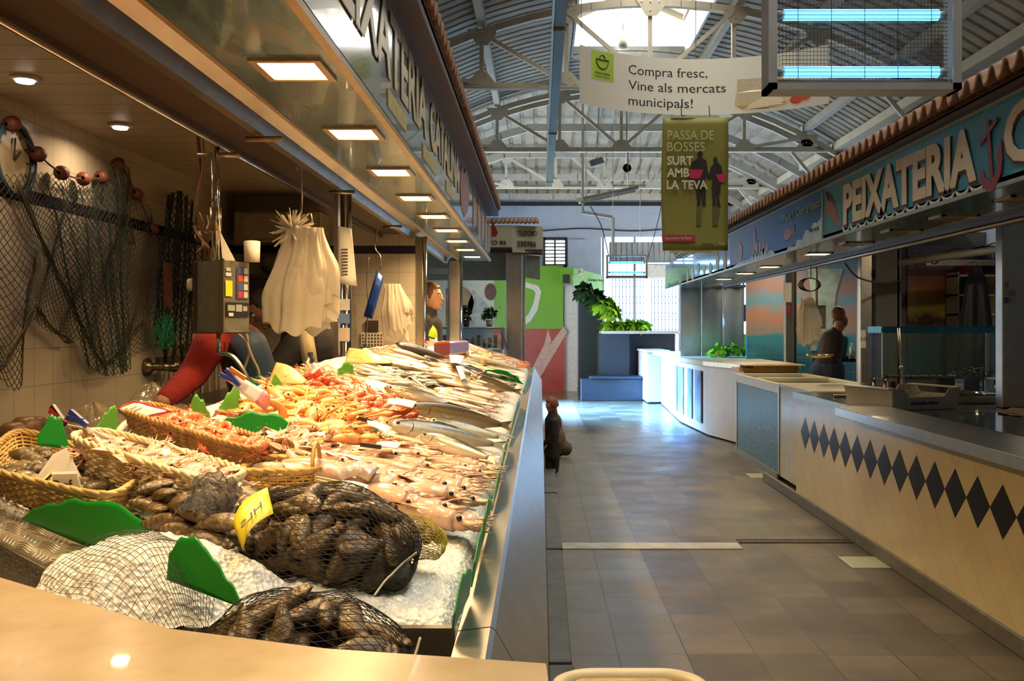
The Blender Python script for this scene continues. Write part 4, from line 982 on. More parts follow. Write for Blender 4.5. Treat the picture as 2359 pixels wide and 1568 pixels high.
# grey translucent sheets closing the far stall
CURT = mat('grey_plastic_sheet', (.62, .59, .50), .3, var=.15, nscale=2)
t = thing('sheet_curtain', 'grey plastic sheet panels closing the far end of the right stalls', 'curtain', (2.5, 14.6, .9)); 
for k in range(3):
    b = MB(); x0_ = 2.12 + k * .32; b.grid(lambda u, v: (x0_ + u * .315, 14.62 + .012 * math.sin(u * 9 + k), .99 + v * 1.05), 8, 2); b.build('sheet', [CURT], t, solid=.004)
b = MB(); b.box(2.08, 3.1, 14.6, 14.64, 2.03, 2.07); b.build('rail', [STEELD], t)
b = MB(); b.box(1.9, 2.45, 13.0, 14.7, ZR, ZR + .36); tag(b.build('sign_box', [PALS]), 'reflective end box of the right canopy, farthest from the camera', 'sign box')
b = MB(); b.box(3.1, 4.7, 15.6, 15.63, 1.02, 1.32); tag(b.build('green_board', [mat('lime_board', (.35, .62, .03), .4)]), 'lime green board behind the lettuces on the far right counter', 'board')
b = MB(); b.box(3.1, 4.7, 15.3, 15.6, .0, 1.0); tag(b.build('blue_shelf', [mat('deep_blue_shelf', (.02, .06, .32), .4)]), 'deep blue shelf below the lime green board', 'shelf')
# hanging box in the far window
t = thing('hanging_scale', 'small dark scale box hung on a black rod before the bright window', 'scale', (3.15, 15, 1.6)); b = MB(); b.box(3.09, 3.22, 14.95, 15.05, 1.52, 1.78); b.build('body', [mat('dark_grey_box', (.08, .07, .06), .5)], t, bevel=.006); b = MB(); b.cyl((3.15, 15, 1.78), (3.15, 15, 2.44), .012, 8); b.build('rod', [DARKM], t)

for k, (x, y, l) in enumerate(((3.9, 7.6, 'added round ceiling lamp above the glass tank in the right stall'), (3.8, 11.8, 'added round ceiling lamp above the woman at the sink'), (3.3, 13.0, 'added round ceiling lamp in front of the seascape mural'))):  # lamps added to brighten the dark inside of the right stall
    b = MB(); b.lathe([(0, -.03), (.07, -.03), (.08, 0)], (x, y, 2.435), 18); tag(b.build('added_ceiling_lamp', [LAMP]), l, 'lamp'); area('added_ceiling_light', (x, y, 2.39), (0, 0, 0), .14, .14, (16, 16, 14)[k], (1, .80, .55))
# ================= THINGS HUNG IN THE HALL =================
# long curved banner
t = thing('market_banner', 'long curved cream banner reading Compra fresc, Vine als mercats municipals!', 'banner', (1.2, 7.9, 3.5))
BW, BH = 2.17, .46; Rb = 1.35
def bp(s, z, q=0):   # s: metres along the banner, z: height from its foot, q: in front
    an = (s - BW / 2) / Rb; r = Rb - q
    return Vector((1.277 + r * math.sin(an), 7.95 - Rb + r * math.cos(an), 3.17 + z))
BAN = NT('banner_fabric'); p = BAN.xyz(BAN.world()); v = BAN.ma('DIVIDE', BAN.ma('SUBTRACT', p[0], 1.0), 1.0, clamp=True)
BAN.set(col=BAN.mix(BAN.noise(8, 2), (.93, .86, .64), (.95, .88, .68)), rough=.5)
tl = BAN.n('BsdfTranslucent'); tl.inputs[0].default_value = (.85, .78, .62, 1); ms = BAN.n('MixShader'); ms.inputs[0].default_value = .7
BAN.l(BAN.b.outputs[0], ms.inputs[1]); BAN.l(tl.outputs[0], ms.inputs[2]); BAN.l(ms.outputs[0], BAN.o.inputs[0])
b = MB(); b.grid(lambda u, v_: bp(u * BW, v_ * BH), 40, 2); b.build('fabric', [BAN.m], t)
LIME = mat('lime_print', (.38, .55, .06), .5, var=.03); INKG = mat('dark_green_ink', (.03, .05, .02), .6); INK = mat('dark_grey_ink', (.045, .04, .035), .6)
def onban(name, s0, s1, z0, z1, m_, q=.003):
    b = MB(); b.grid(lambda u, v_: bp(lerp(s0, s1, u), lerp(z0, z1, v_), q), 8, 1); return b.build(name, [m_], t)
onban('logo_square', .13, .36, .22, .445, LIME)
def curve_text(body, s, z, h, m_, width=None, bold=0):
    o = text('lettering', body, m_, None, (0, 0, 0), (1, 0, 0), (0, 1, 0), h, width, .0005, bold)
    for v_ in o.data.vertices:
        P = bp(s + v_.co.x, z + v_.co.y, .006); v_.co = P - WO[t.name]
    o.parent = t; o.modifiers.clear()
curve_text('Compra fresc,', .50, .305, .075, INK, .68, .004); curve_text('Vine als mercats', .50, .18, .075, INK, .83, .004); curve_text('municipals!', .50, .055, .075, INK, .56, .004)
curve_text('mercats', .165, .265, .022, INKG, .155, .012); curve_text('municipals', .165, .238, .018, INKG, .155)
b = MB(); pts = [(.18, .385), (.187, .35), (.21, .32), (.245, .308), (.28, .32), (.303, .35), (.31, .385)]
b.ring([bp(s, z, .006) for s, z in pts] , .0035, 6); b.ring([bp(s, z, .006) for s, z in [(.18, .385), (.245, .38), (.31, .385)]], .0035, 6)
b.ring([bp(s, z, .006) for s, z in [(.215, .38), (.222, .41), (.245, .422), (.268, .41), (.275, .38)]], .003, 6); b.build('basket_logo', [INKG], t)
CH1 = mat('cheese_rind_print', (.62, .38, .14), .5, var=.1, nscale=20); CH2 = mat('pale_cheese_print', (.72, .62, .40), .5, var=.06, nscale=30)
TOM = mat('tomato_print', (.60, .07, .03), .4)
onban('cheese_print', 1.42, 1.80, .12, .28, mat('speckled_cheese_print', (.70, .60, .42), .5, var=.3, nscale=60, col2=(.5, .42, .28)))
def banprism(name, P, m_, q=.005):
    b = MB(); vs = [bp(s, z, q) for s, z in P]; b.add(vs, [tuple(range(len(vs)))]); b.build(name, [m_], t)
banprism('cheese_print', [(1.40, .07), (1.41, .17), (1.55, .185), (1.72, .17), (1.90, .10), (1.82, .05), (1.64, .035), (1.46, .035)], CH2)
banprism('cheese_print', [(1.40, .07), (1.46, .03), (1.64, .025), (1.80, .04), (1.82, .07), (1.64, .06), (1.46, .06)], CH1, .007)
for s, z, r_ in ((1.90, .07, .055), (1.97, .085, .05)):
    banprism('tomato_print', [(s + r_ * math.cos(i * .5236), z + r_ * .62 * math.sin(i * .5236)) for i in range(12)], TOM, .008)
b = MB()
for s in (.02, BW / 2, BW - .02): P = bp(s, BH); b.cyl(P, (P.x, P.y, 4.19 if P.y > 50 else 4.95), .003, 5)
b.build('wire', [STEELD], t)
# green banner beneath
t = thing('recycling_banner', 'olive green hanging banner with two dark silhouettes carrying pink bags', 'banner', (1.25, 7.85, 2.5))
YB2 = 7.88; gx0, gx1, gz0, gz1 = .997, 1.528, 2.05, 3.13
def gb(u, v_, q=0): return Vector((lerp(gx0, gx1, u) - .012 * math.sin(v_ * PI) * (1 if u < .5 else -.3), YB2 + .012 * math.sin(v_ * 5) + .006 * math.sin(u * 6) - q, lerp(gz0, gz1, v_)))
m = NT('olive_banner_cloth'); c = m.mix(m.noise(3, 3), (.20, .19, .03), (.26, .245, .05)); m.set(col=c, rough=.6)
b = MB(); b.grid(lambda u, v_: gb(u, v_), 10, 20); b.build('fabric', [m.m], t, solid=.002)
PALEY = mat('pale_green_print', (.55, .58, .30), .6); CRW2 = mat('cream_print', (.72, .70, .52), .6); SIL = mat('black_silhouette_print', (.025, .022, .018), .6); PKB = mat('pink_bag_print', (.60, .04, .10), .5)
fx = lambda px: (px - 1527) / 150.; fz = lambda py: (578 - py) / 310.
def gtx(body, px, py, hpx, wpx, m_, bold=0):
    P = gb(fx(px), fz(py), .024); text('lettering', body, m_, t, P, (1, 0, 0), (0, 0, 1), hpx / F_ * YB2, wpx / F_ * YB2, .001, bold)
gtx('PASSA DE', 1539, 320, 21, 106, PALEY); gtx('BOSSES', 1539, 347, 21, 86, PALEY)
gtx('SURT', 1539, 378, 19, 60, CRW2, .03); gtx('AMB', 1539, 406, 19, 52, CRW2, .03); gtx('LA TEVA', 1539, 434, 19, 94, CRW2, .03)
def gpoly(name, P, m_, q=.006):
    b = MB(); vs = [gb(fx(a), fz(c_), q) for a, c_ in P] + [gb(fx(a), fz(c_), q + .0015) for a, c_ in P]; n = len(P)
    b.add(vs, [tuple(range(n)), tuple(range(2 * n - 1, n - 1, -1))] + [(i, (i + 1) % n, n + (i + 1) % n, n + i) for i in range(n)]); b.build(name, [m_], t, recalc=True)
gpoly('man_silhouette', [(1605, 352), (1609, 346), (1615, 347), (1617, 354), (1615, 362), (1626, 368), (1629, 390), (1634, 408), (1630, 411), (1625, 400), (1624, 428), (1625, 466), (1626, 472), (1617, 473), (1614, 440), (1613, 472), (1605, 474), (1606, 466), (1602, 430), (1600, 412), (1590, 410), (1589, 402), (1593, 398), (1596, 372), (1606, 363)], SIL)
gpoly('woman_silhouette', [(1641, 366), (1645, 360), (1650, 361), (1652, 372), (1660, 380), (1664, 400), (1659, 412), (1659, 440), (1655, 446), (1658, 470), (1661, 473), (1651, 475), (1650, 450), (1648, 448), (1649, 472), (1639, 474), (1641, 468), (1638, 430), (1640, 408), (1632, 412), (1631, 406), (1636, 384), (1643, 376)], SIL)
gpoly('pink_bag', [(1591, 388), (1619, 389), (1612, 408), (1603, 411), (1592, 408)], PKB, .0085); gpoly('pink_bag', [(1648, 401), (1673, 398), (1668, 418), (1656, 419)], PKB, .0085)
gpoly('faint_reflection', [(1605, 478), (1617, 478), (1614, 520), (1603, 520)], mat('olive_shadow_print', (.14, .12, .03), .6)); gpoly('faint_reflection', [(1640, 478), (1658, 478), (1652, 520), (1641, 520)], MATS['olive_shadow_print'])
gpoly('pink_label', [(1526, 541), (1602, 541), (1602, 557), (1526, 557)], mat('pink_label_print', (.48, .05, .10), .5))
gtx('Ajuntament de Palma', 1532, 552, 6, 62, CRW2); gtx('recicla', 1616, 567, 7, 26, INK, .02); gtx('PALMA', 1624, 572, 3, 12, INK)
b = MB(); b.ring([gb(fx(1663 + 6 * math.cos(a_)), fz(560 + 5 * math.sin(a_)), .008) for a_ in [i * PI / 6 for i in range(-1, 8)]], .0015, 5); b.build('basket_logo', [CRW2], t)
b = MB(); b.box(1.06, 1.46, YB2 - .012, YB2 + .012, 3.125, 3.142); b.box(1.06, 1.46, YB2 - .012, YB2 + .012, 2.03, 2.05); b.build('batten', [mat('pale_batten', (.5, .52, .3), .4)], t)
b = MB()
for x in (1.15, 1.38): b.ring([(x, YB2, 3.142), (x, YB2 + .02, 3.2), (x, YB2 + .04, 3.24)], .004, 5)
b.build('hook', [DARKM], t)
# insect killers
BLUE1 = mat('violet_blue_tube', (.3, .6, 1), .4, es=2.6, ec=(.13, .52, 1.0)); BLUE0 = mat('deep_blue_glass', (.02, .02, .5), .3, es=1.2, ec=(.03, .05, 1))
ALU = mat('aluminium_case', (.58, .60, .60), .4, .6, var=.08, nscale=10)
def insect(x0, x1, y, z0, z1, d, label, near, fr=(.14, .52)):
    t = thing('insect_killer', label, 'insect killer', ((x0 + x1) / 2, y, z0)); W = x1 - x0; e = .02 * W / .7
    b = MB(); b.box(x0, x0 + e, y, y + d, z0, z1); b.box(x1 - e, x1, y, y + d, z0, z1); b.box(x0, x1, y, y + d, z0, z0 + e); b.box(x0, x1, y, y + d, z1 - e, z1)
    b.box(x0, x1, y - .004, y, z0, z0 + e * 1.2); b.box(x0, x0 + e * 1.6, y - .004, y, z0, z1); b.box(x1 - e * 1.6, x1, y - .004, y, z0, z1); b.build('case', [ALU], t)
    b = MB(); b.box(x0 + e, x1 - e, y + .02, y + d - .02, z0 + e, z0 + e + .022 * W / .7); b.build('catch_tray', [mat('tan_metal', (.35, .28, .17), .5, .3)], t)
    for k, zz in enumerate((z0 + (z1 - z0) * fr[0], z0 + (z1 - z0) * fr[1])):
        b = MB(); b.cyl((x0 + .1 * W, y + d * .5, zz), (x1 - .09 * W, y + d * .5, zz), .021 * W / .7, 12); o = b.build('blue_tube', [BLUE1], t)
        b = MB(); b.cyl((x0 + .06 * W, y + d * .5, zz), (x0 + .1 * W, y + d * .5, zz), .017 * W / .7, 8); b.build('tube_cap', [WHITEP], t); b = MB(); b.cyl((x1 - .09 * W, y + d * .5, zz), (x1 - .05 * W, y + d * .5, zz), .017 * W / .7, 8); b.build('tube_cap', [WHITEP], t)
        area('tube_light', ((x0 + x1) / 2, y + d * .3, zz), (R(-90), 0, 0), W * .7, .04, 1.2 if near else .8, (.3, .6, 1), spread=160)
    b = MB(); gx = x0 + e * 2.4; gx2 = x1 - e * 2.4; r_ = .0011 if near else .002
    n = 34 if near else 12
    for i in range(n):
        z = lerp(z0 + .05 * W, z1 - .03, i / (n - 1)); b.ring([(gx, y + .03, z), (gx, y + .004, z), (gx2, y + .004, z), (gx2, y + .03, z)], r_, 4)
    for i in range(5): x = lerp(gx, gx2, (i + .5) / 5); b.ring([(x, y + .001, z0 + .04), (x, y + .001, z1)], r_ * 1.2, 4)
    b.build('front_grille', [mat('dark_wire', (.03, .028, .025), .5, .5)], t)
    b = MB(); n2 = 48 if near else 16
    for i in range(n2): x = lerp(gx, gx2, i / (n2 - 1)); b.ring([(x, y + d * .8, z0 + .05), (x, y + d * .8, z1)], r_ * .9, 4)
    b.build('inner_grid', [mat('grey_wire', (.12, .11, .09), .5, .6)], t)
    b = MB(); 
    for x in (x0 + .1, x1 - .1): b.cyl((x, y + d / 2, z1), (x, y + d / 2, zroof(x, y) + .01), .004, 5)
    b.build('suspension_wire', [STEELD], t)
y = 3.55; f = y / F_
insect((1770 - VX) * f, (2215 - VX) * f, y, CH + (755 - 206) * f, CH + 900 * f, .11, 'large electric insect killer with two glowing blue tubes, hanging in front', True)
y = 14.0; f = y / F_
insect((1397 - VX) * f, (1492 - VX) * f, y, CH + (755 - 640) * f, CH + (755 - 587) * f, .14, 'small distant insect killer with blue tubes hanging before the doorway', False, (.25, .68))
b = MB(); b.ring(bez([(2.62, 3.62, 2.3), (2.75, 4.2, 2.42), (2.8, 4.3, 2.3)], 5), .008, 6)
# cable tray with mesh running along the hall
t = thing('cable_tray', 'long mesh covered cable tray running along the roof over the counter', 'cable tray', (.18, 10, 3.96)); m = NT('green_mesh'); p = m.xyz(m.world())
g_ = m.ma('MAXIMUM', m.line(p[1], .05, .012), m.line(p[0], .02, .005)); c = m.mix(g_, (.03, .04, .028), (.15, .18, .14)); m.set(col=c, rough=.5, metal=.3)
b = MB(); b.box(.12, .21, 1, 17.4, 3.96, 4.04); b.build('mesh_sleeve', [m.m], t); b = MB(); b.box(.095, .115, 1, 17.4, 3.97, 4.02); b.build('side_rail', [STEELD], t)
for y in (8.2, 12.6, 16.8): b = MB(); b.box(.11, .22, y, y + .03, 3.94, 4.16); b.build('strap', [mat('rag', (.3, .28, .2), .8)], t)
# fluorescent fixture and loudspeakers
t = thing('fluorescent_lamp', 'tilted grey fluorescent lamp fixture hanging below the far trusses', 'lamp', (1.0, 14.4, 3.4)); a_, c_ = Vector(U(1335, 467, 14.3)), Vector(U(1462, 440, 14.9))
b = MB(); b.beam(a_ + Vector((0, 0, .05)), c_ + Vector((0, 0, .05)), .18, .05); b.build('reflector', [mat('grey_reflector', (.22, .2, .17), .5)], t)
b = MB(); b.beam(a_ + Vector((0, 0, 0)), c_ + Vector((0, 0, 0)), .05, .035); b.build('tube_housing', [mat('pale_diffuser', (.75, .78, .55), .4)], t)
b = MB(); b.cyl(a_ + Vector((.1, 0, .07)), a_ + Vector((.1, 0, .8)), .006, 5); b.cyl(c_ + Vector((-.1, 0, .07)), c_ + Vector((-.1, 0, .6)), .006, 5); b.build('hanger', [STEELD], t)
t = thing('loudspeaker', 'round black horn loudspeaker hanging between the far trusses', 'loudspeaker', U(1444, 388, 15.6)); P = U(1444, 388, 15.6)
b = MB(); b.lathe([(.07, -.05), (.06, -.02), (.025, .04), (.03, .14), (0, .15)], (P.x, P.y, P.z), 16, axis='Y'); b.build('horn', [mat('black_horn', (.03, .03, .03), .4)], t); b = MB(); b.cyl(P, (P.x, P.y + .05, zroof(P.x, P.y)), .012, 6); b.build('bracket', [STEELD], t)
t = thing('spotlight', 'boxy grey floodlight hanging left of the horn loudspeaker', 'floodlight', U(1374, 374, 15.6)); P = U(1374, 374, 15.6); b = MB(); b.obox(P, (.11, 0, .035), (0, .06, 0), (-.02, 0, .05)); b.build('housing', [mat('grey_flood', (.24, .23, .2), .5, .3)], t, bevel=.01); b = MB(); b.cyl(P, (P.x + .06, P.y, zroof(P.x, P.y)), .01, 6); b.build('bracket', [STEELD], t)
P = U(1435, 95, 13.6); b = MB(); b.lathe([(0, .10), (.05, .1), (.07, .07), (.075, -.02), (.06, -.09), (0, -.10)], P, 16); b.cyl(P + Vector((0, 0, .1)), P + Vector((0, 0, .45)), .01, 5); tag(b.build('globe_lamp', [mat('white_globe', (.8, .76, .68), .4)]), 'pale round lamp hanging at the far end of the rooflight', 'lamp')
for i, (px, py, Y, l) in enumerate(((1512, 470, 15.2, 'thin drooping wire between the far insect killer and the truss'),)):
    b = MB(); b.ring(bez([U(1530, 430, 15), U(1518, 500, 14.6), U(1494, 590, 14)], 5), .006, 5); tag(b.build('wire', [CABLE]), l, 'wire')
b = MB(); b.ring(bez([U(1360, 475, 15), U(1385, 520, 14.6), U(1402, 588, 14)], 5), .008, 5); tag(b.build('wire', [CABLE]), 'slanting wire from the fluorescent lamp to the far insect killer', 'wire')
b = MB(); P = U(1412, 500, 16); b.beam(P, (P.x, P.y, U(0, 590, 16).z), .05, .05, up=(0, 1, 0)); b.beam(P, (P.x - .5, P.y, P.z + .08), .05, .05); b.beam((P.x - .5, P.y, P.z + .05), (P.x - .5, P.y, zroof(P.x - .5, P.y)), .04, .04, up=(0, 1, 0)); tag(b.build('drop_pipe', [TRUSS]), 'white bent pipe dropping above the far insect killer', 'pipe')

# ================= KIOSK AND FAR STALL, LEFT =================
# telephone sign kiosk corner
CRS = mat('cream_sign_panel', (.60, .56, .42), .5, var=.04)
y = 11.5; f = y / F_
t = thing('corner_sign', 'cream stall sign reading TELEFONO 235986 on a steel post', 'sign', (-.3, y, 2.3))
xa, xb, xc = (1100 - VX) * f, (1180 - VX) * f, (1250 - VX) * f; z0_, z1_ = CH + (755 - 583) * f, CH + (755 - 519) * f
b = MB(); b.box(xa, xb, y, y + .04, z0_ + .06, z1_); b.build('left_panel', [CRS], t)
d_ = Vector((xc - xb, .12, 0)); b = MB(); b.prism([(0, 0), (d_.length, 0), (d_.length, 1), (0, 1)], lambda u, v, q: (xb + d_.x / d_.length * u, y + d_.y / d_.length * u + q, lerp(z0_, z1_, v) + (-.0)), 0, .03); b.build('right_panel', [CRS], t)
u_ = d_.normalized()
text('lettering', 'TELEFONO', INK, t, Vector((xb, y - .012, z1_ - .12)) + u_ * .06, u_, vZ, .06, .25, .002, .02); text('lettering', '235986', INK, t, Vector((xb, y - .012, z0_ + .085)) + u_ * .06, u_, vZ, .06, .24, .002, .03)
text('lettering', 'PTO 86', INK, t, (xb - .33, y - .003, z0_ + .1), (1, 0, 0), vZ, .05, .26, .002, .02)
b = MB(); b.prism([(0, 0), (.05, .0), (.07, .04), (.0, .2), (-.01, .2)], lambda u, v, q: (xb - .24 + u, y - q, z0_ + .2 + v), .002, .006); b.build('red_drop_emblem', [mat('red_paint', (.5, .04, .02), .4)], t)
b = MB(); b.box(xa, xb, y - .01, y, z0_ + .05, z0_ + .07); b.prism([(0, 0), (d_.length, 0), (d_.length, .02), (0, .02)], lambda u, v, q: (xb + u_.x * u, y - .01 + u_.y * u + q, z0_ + v - .01), 0, .03); b.box(xa, xc, y + .05, y + .5, z0_ + .03, z0_ + .05); b.build('sign_trim', [BROWNM], t)
n = 14; b = MB(); b.grid(lambda u, v: (lerp(xa, xc - .05, u), y + v * .4 - .02, z1_ + .02 + .015 * abs(math.sin(u * n * PI)) + v * .1), n * 6, 2); b.build('tile_row', [CLAY], t, solid=.015)
b = MB(); b.box((1165 - VX) * f, (1202 - VX) * f, y + .1, y + .28, .0, z0_ + .02); b.box((1203 - VX) * f, (1210 - VX) * f, y + .12, y + .2, .0, z0_); b.build('steel_post', [STEEL], t, bevel=.01)
b = MB(); b.prism([(0, 0), (.17, -.015), (.17, -.30), (.0, -.27)], lambda u, v, q: (xb + .16 + u, y + .12 + q, z0_ - .01 + v), 0, .12); b.build('green_glass_hood', [mat('pale_green_glass', (.30, .36, .28), .2, var=.1)], t)
b = MB(); b.box(-1.9, xb, y + .04, y + .3, z0_ + .06, z0_ + .12); b.box(-1.9, (1165 - VX) * f, y + .3, y + .34, 2.0, z0_ + .06); tag(b.build('lintel', [mat('mint_lintel', (.34, .40, .33), .4)]), 'mint green lintel left of the steel post of the corner sign', 'lintel')
for i, (px, py) in enumerate(((1075, 609), (1020, 626))):
    P = U(px, py, 12.3); P.z = 2.2; b = MB(); b.lathe([(0, -.01), (.07, -.01), (.075, .01)], P, 20); tag(b.build('round_lamp', [mat('lamp_warm', (1, .9, .7), .5, es=6, ec=(1, .85, .6))]), ['round lit lamp in the pale ceiling beyond the canopy', 'smaller round lamp in the pale ceiling, left of the other'][i], 'lamp')
b = MB(); b.box(-2.1, -.36, 11.85, 15, 2.2, 2.26); tag(b.build('stall_ceiling', [mat('mint_ceiling', (.5, .55, .45), .3)]), 'pale mint ceiling of the deli stall beyond the fish counter', 'ceiling panel')
area('deli_light', (-1.3, 13, 2.18), (0, 0, 0), 1.2, 1.5, 45, (1, .88, .66))
b = MB(); b.box(XL, -1.5, 15.2, 15.26, 0, 2.2); tag(b.build('added_screen_panel', [MATS['mint_ceiling']]), 'pale mint panel behind the deli stall, added to hide the side opening', 'partition')  # added screen, keeps the bright side opening out of view
# dark metal window frame behind post
t = thing('window_frame', 'grey metal frame between the woman and the cheese poster', 'frame', (-1.05, 9.9, .1)); f9 = 9.9 / F_
b = MB(); b.box((1032 - VX) * f9, (1041 - VX) * f9, 9.9, 9.95, 0, 2.0); b.box((988 - VX) * f9, (1041 - VX) * f9, 9.9, 9.95, 1.98, 2.03); b.build('bar', [SLAT], t)
# green kiosk with fruit and meat posters
t = thing('green_kiosk', 'lime green kiosk with a white basket outline and a red meat photo', 'kiosk', (-.8, 22, 0)); y = 21.6; f = y / F_
X_ = lambda px: (px - VX) * f; Z_ = lambda py: CH + (755 - py) * f
GRN = mat('lime_kiosk_panel', (.13, .30, .01), .4, var=.04)
b = MB(); b.box(X_(1138), X_(1297), y, y + .8, Z_(757), Z_(612)); b.build('upper_panel', [GRN], t)
b = MB(); b.box(X_(1138), X_(1300), y, y + .8, 0.0, Z_(757)); b.build('meat_photo', [mat('meat_photo', (.24, .015, .01), .4, nscale=2.2, col2=(.34, .06, .03))], t)
b = MB(); g = lambda u, v, q: (X_(u), y - q, Z_(v)); b.prism([(1298, 752), (1306, 765), (1235, 885), (1215, 870), (1240, 830)], g, 0, .01); b.prism([(1262, 757), (1270, 785), (1240, 850), (1228, 845), (1255, 790)], g, 0, .012); b.build('fat_streak', [mat('pale_fat_print', (.52, .32, .24), .4)], t)
b = MB(); b.prism([(1212, 650), (1240, 658), (1247, 672), (1238, 715), (1222, 740), (1205, 752), (1205, 738), (1218, 722), (1228, 700), (1234, 675), (1230, 668), (1205, 660)], g, 0, .012); b.build('basket_outline', [mat('white_outline', (.6, .6, .5), .5)], t)
b = MB(); b.box(X_(990), X_(1138), y, y + .1, Z_(752), Z_(640)); b.build('cheese_photo', [mat('cream_photo_ground', (.52, .47, .32), .4, var=.1, nscale=3)], t)
for name, P, m_ in (('cheese_wheel_photo', [(1052 + 40 * math.cos(i * .45), 698 + 42 * math.sin(i * .45)) for i in range(14)], mat('orange_cheese_photo', (.42, .20, .05), .4, var=.3, nscale=3)),
                    ('blue_cheese_photo', [(1090, 668), (1138, 718), (1138, 750), (1075, 750), (1078, 700)], mat('blue_cheese_photo', (.46, .44, .34), .4, var=.35, nscale=6)),
                    ('olives_photo', [(1130 + 14 * math.cos(i * .5), 672 + 20 * math.sin(i * .5)) for i in range(12)], mat('dark_olive_photo', (.09, .012, .01), .3)),
                    ('cheese_slices_photo', [(1015, 735), (1065, 722), (1072, 750), (1012, 752)], mat('orange_slices_photo', (.5, .25, .07), .4, var=.3, nscale=8))):
    b = MB(); b.prism(P, g, 0.002, .012); b.build(name, [m_], t)
b = MB(); b.box(X_(1300), X_(1330), y + .1, y + .9, 0, Z_(656)); b.build('grey_column', [mat('pale_grey_column', (.50, .50, .48), .5)], t)
b = MB(); b.box(X_(1290), X_(1320), y - .15, y, Z_(654), Z_(618)); b.build('side_panel', [GRN], t)
b = MB(); b.box(X_(1296), X_(1312), y - .17, y - .15, Z_(653), Z_(633)); b.build('black_label', [DARKM], t)
b = MB(); b.prism([(1320, 618), (1395, 628), (1395, 668), (1320, 660)], lambda u, v, q: (X_(u), y - .15 + (u - 1320) / 75 * 1.2 + q, Z_(v)), 0, .04); b.build('angled_sign', [mat('green_angled_sign', (.16, .40, .10), .3, var=.1, nscale=3)], t)
b = MB(); b.ring([(X_(px), y - .22, Z_(py)) for px, py in ((1320, 650), (1318, 636), (1330, 634), (1342, 630), (1340, 621), (1334, 622), (1332, 636), (1344, 640))], .03, 6); b.build('basket_outline', [MATS['white_outline']], t)
text('lettering', 'Compra fresc,', INKG, t, (X_(1358), y + .42, Z_(645)), (.62, .55, 0), vZ, .07, .5, .01)
# flower stall by the doorway: foliage wall, lettuces, dark plinths
def leafmat(n, c, c2): return mat(n, c, .5, var=.2, nscale=4, col2=c2, rand=.2)
LFD = leafmat('dark_foliage', (.015, .07, .012), (.004, .02, .004)); LFB = leafmat('lettuce_leaf', (.32, .62, .03), (.14, .40, .01))
def leafheap(name, c, rad, n, size, m_, parent, seed):
    rr = random.Random(seed); b = MB()
    for i in range(n):
        a_ = rr.uniform(0, 2 * PI); e = math.acos(rr.uniform(-.2, 1)); r_ = rr.uniform(.6, 1)
        d = Vector((math.sin(e) * math.cos(a_), math.sin(e) * math.sin(a_), math.cos(e))); P = Vector(c) + Vector((d.x * rad[0], d.y * rad[1], d.z * rad[2])) * r_
        s = size * rr.uniform(.6, 1.3); u = d.cross(Vector((rr.random(), rr.random(), rr.random() + .1))).normalized(); v = (d.cross(u) + d * .5).normalized()
        b.add([P - v * s * .3, P + u * s * .45 + v * s * .2, P + v * s + d * .05 * s, P - u * s * .45 + v * s * .2, P + v * s * .3 + d * s * .18], [(0, 1, 4), (1, 2, 4), (2, 3, 4), (3, 0, 4)], True)
    return b.build(name, [m_], parent)
y = 20.6; f = y / F_
t = thing('foliage_screen', 'dark green foliage screen beside the kiosk', 'plant', (X_(1360), y, .2)); 
for k in range(4): leafheap('foliage', ((1348 + 19 * k - VX) * f, y - .1, 2.12 - .14 * k), (.22, .2, .22), 120, .14, LFD if k < 2 else LFB, t, k)
b = MB(); b.box((1334 - VX) * f, (1388 - VX) * f, y, y + .5, .02, 2.05); b.build('planter', [mat('dark_green_planter', (.012, .02, .014), .5)], t)
for k in range(7):
    px = 1402 + k * 14; py = 742 - 12 * math.sin(k * 1.9) - (8 if k in (2, 3, 5) else 0); P = U(px, py, 19.9)
    o = leafheap('lettuce', (0, 0, 0), (.12, .11, .13), 70, .12, LFB, None, 30 + k); o.location = (P.x, P.y + .1 * (k % 2), 1.4)
    tag(o, 'bright green lettuce on the white stand, ' + ['leftmost, against the dark foliage', 'second from the dark foliage', 'third from the dark foliage', 'in the middle of the row', 'third from the right end', 'second from the right end', 'rightmost'][k], 'lettuce', 'lettuces on the white stand')
t = thing('vegetable_stand', 'white topped vegetable stand with dark grey panels before the doorway', 'stand', (1.9, 20, 0)); f = 19.6 / F_
b = MB(); b.box((1385 - VX) * f, (1565 - VX) * f, 19.5, 20.4, 1.3, 1.36); b.build('top', [mat('white_stand_top', (.8, .8, .78), .4)], t, bevel=.02)
b = MB(); b.box((1380 - VX) * f, (1450 - VX) * f, 19.6, 20.3, .02, 1.3); b.box((1450 - VX) * f, (1560 - VX) * f, 19.9, 20.3, .02, 1.3); b.build('base', [mat('dark_slate_panel', (.03, .035, .042), .5)], t)
b = MB(); b.box((1335 - VX) * f, (1512 - VX) * f, 18.9, 19.5, 0.0, .42); b.box((1355 - VX) * f, (1500 - VX) * f, 18.85, 19.45, .42, .47); tag(b.build('low_bench', [mat('slate_bench', (.022, .027, .035), .4)], bevel=.01), 'low dark slate bench on the floor before the doorway', 'bench')
# vegetables on the far right counter
for k, (px, py, Y, l) in enumerate(((1655, 785, 14.2, 'frilly green lettuce on the pale green counter top, left one'), (1690, 782, 14.3, 'frilly green lettuce on the pale green counter top, right one'), (1745, 790, 14.6, 'pale leafy bunch before the lime green board'))):
    P = U(px, py, Y); o = leafheap('lettuce', (0, 0, 0), (.14, .12, .08), 60, .1, LFB, None, 60 + k); o.location = (P.x, P.y, 1.06 if k < 2 else 1.06); tag(o, l, 'lettuce')
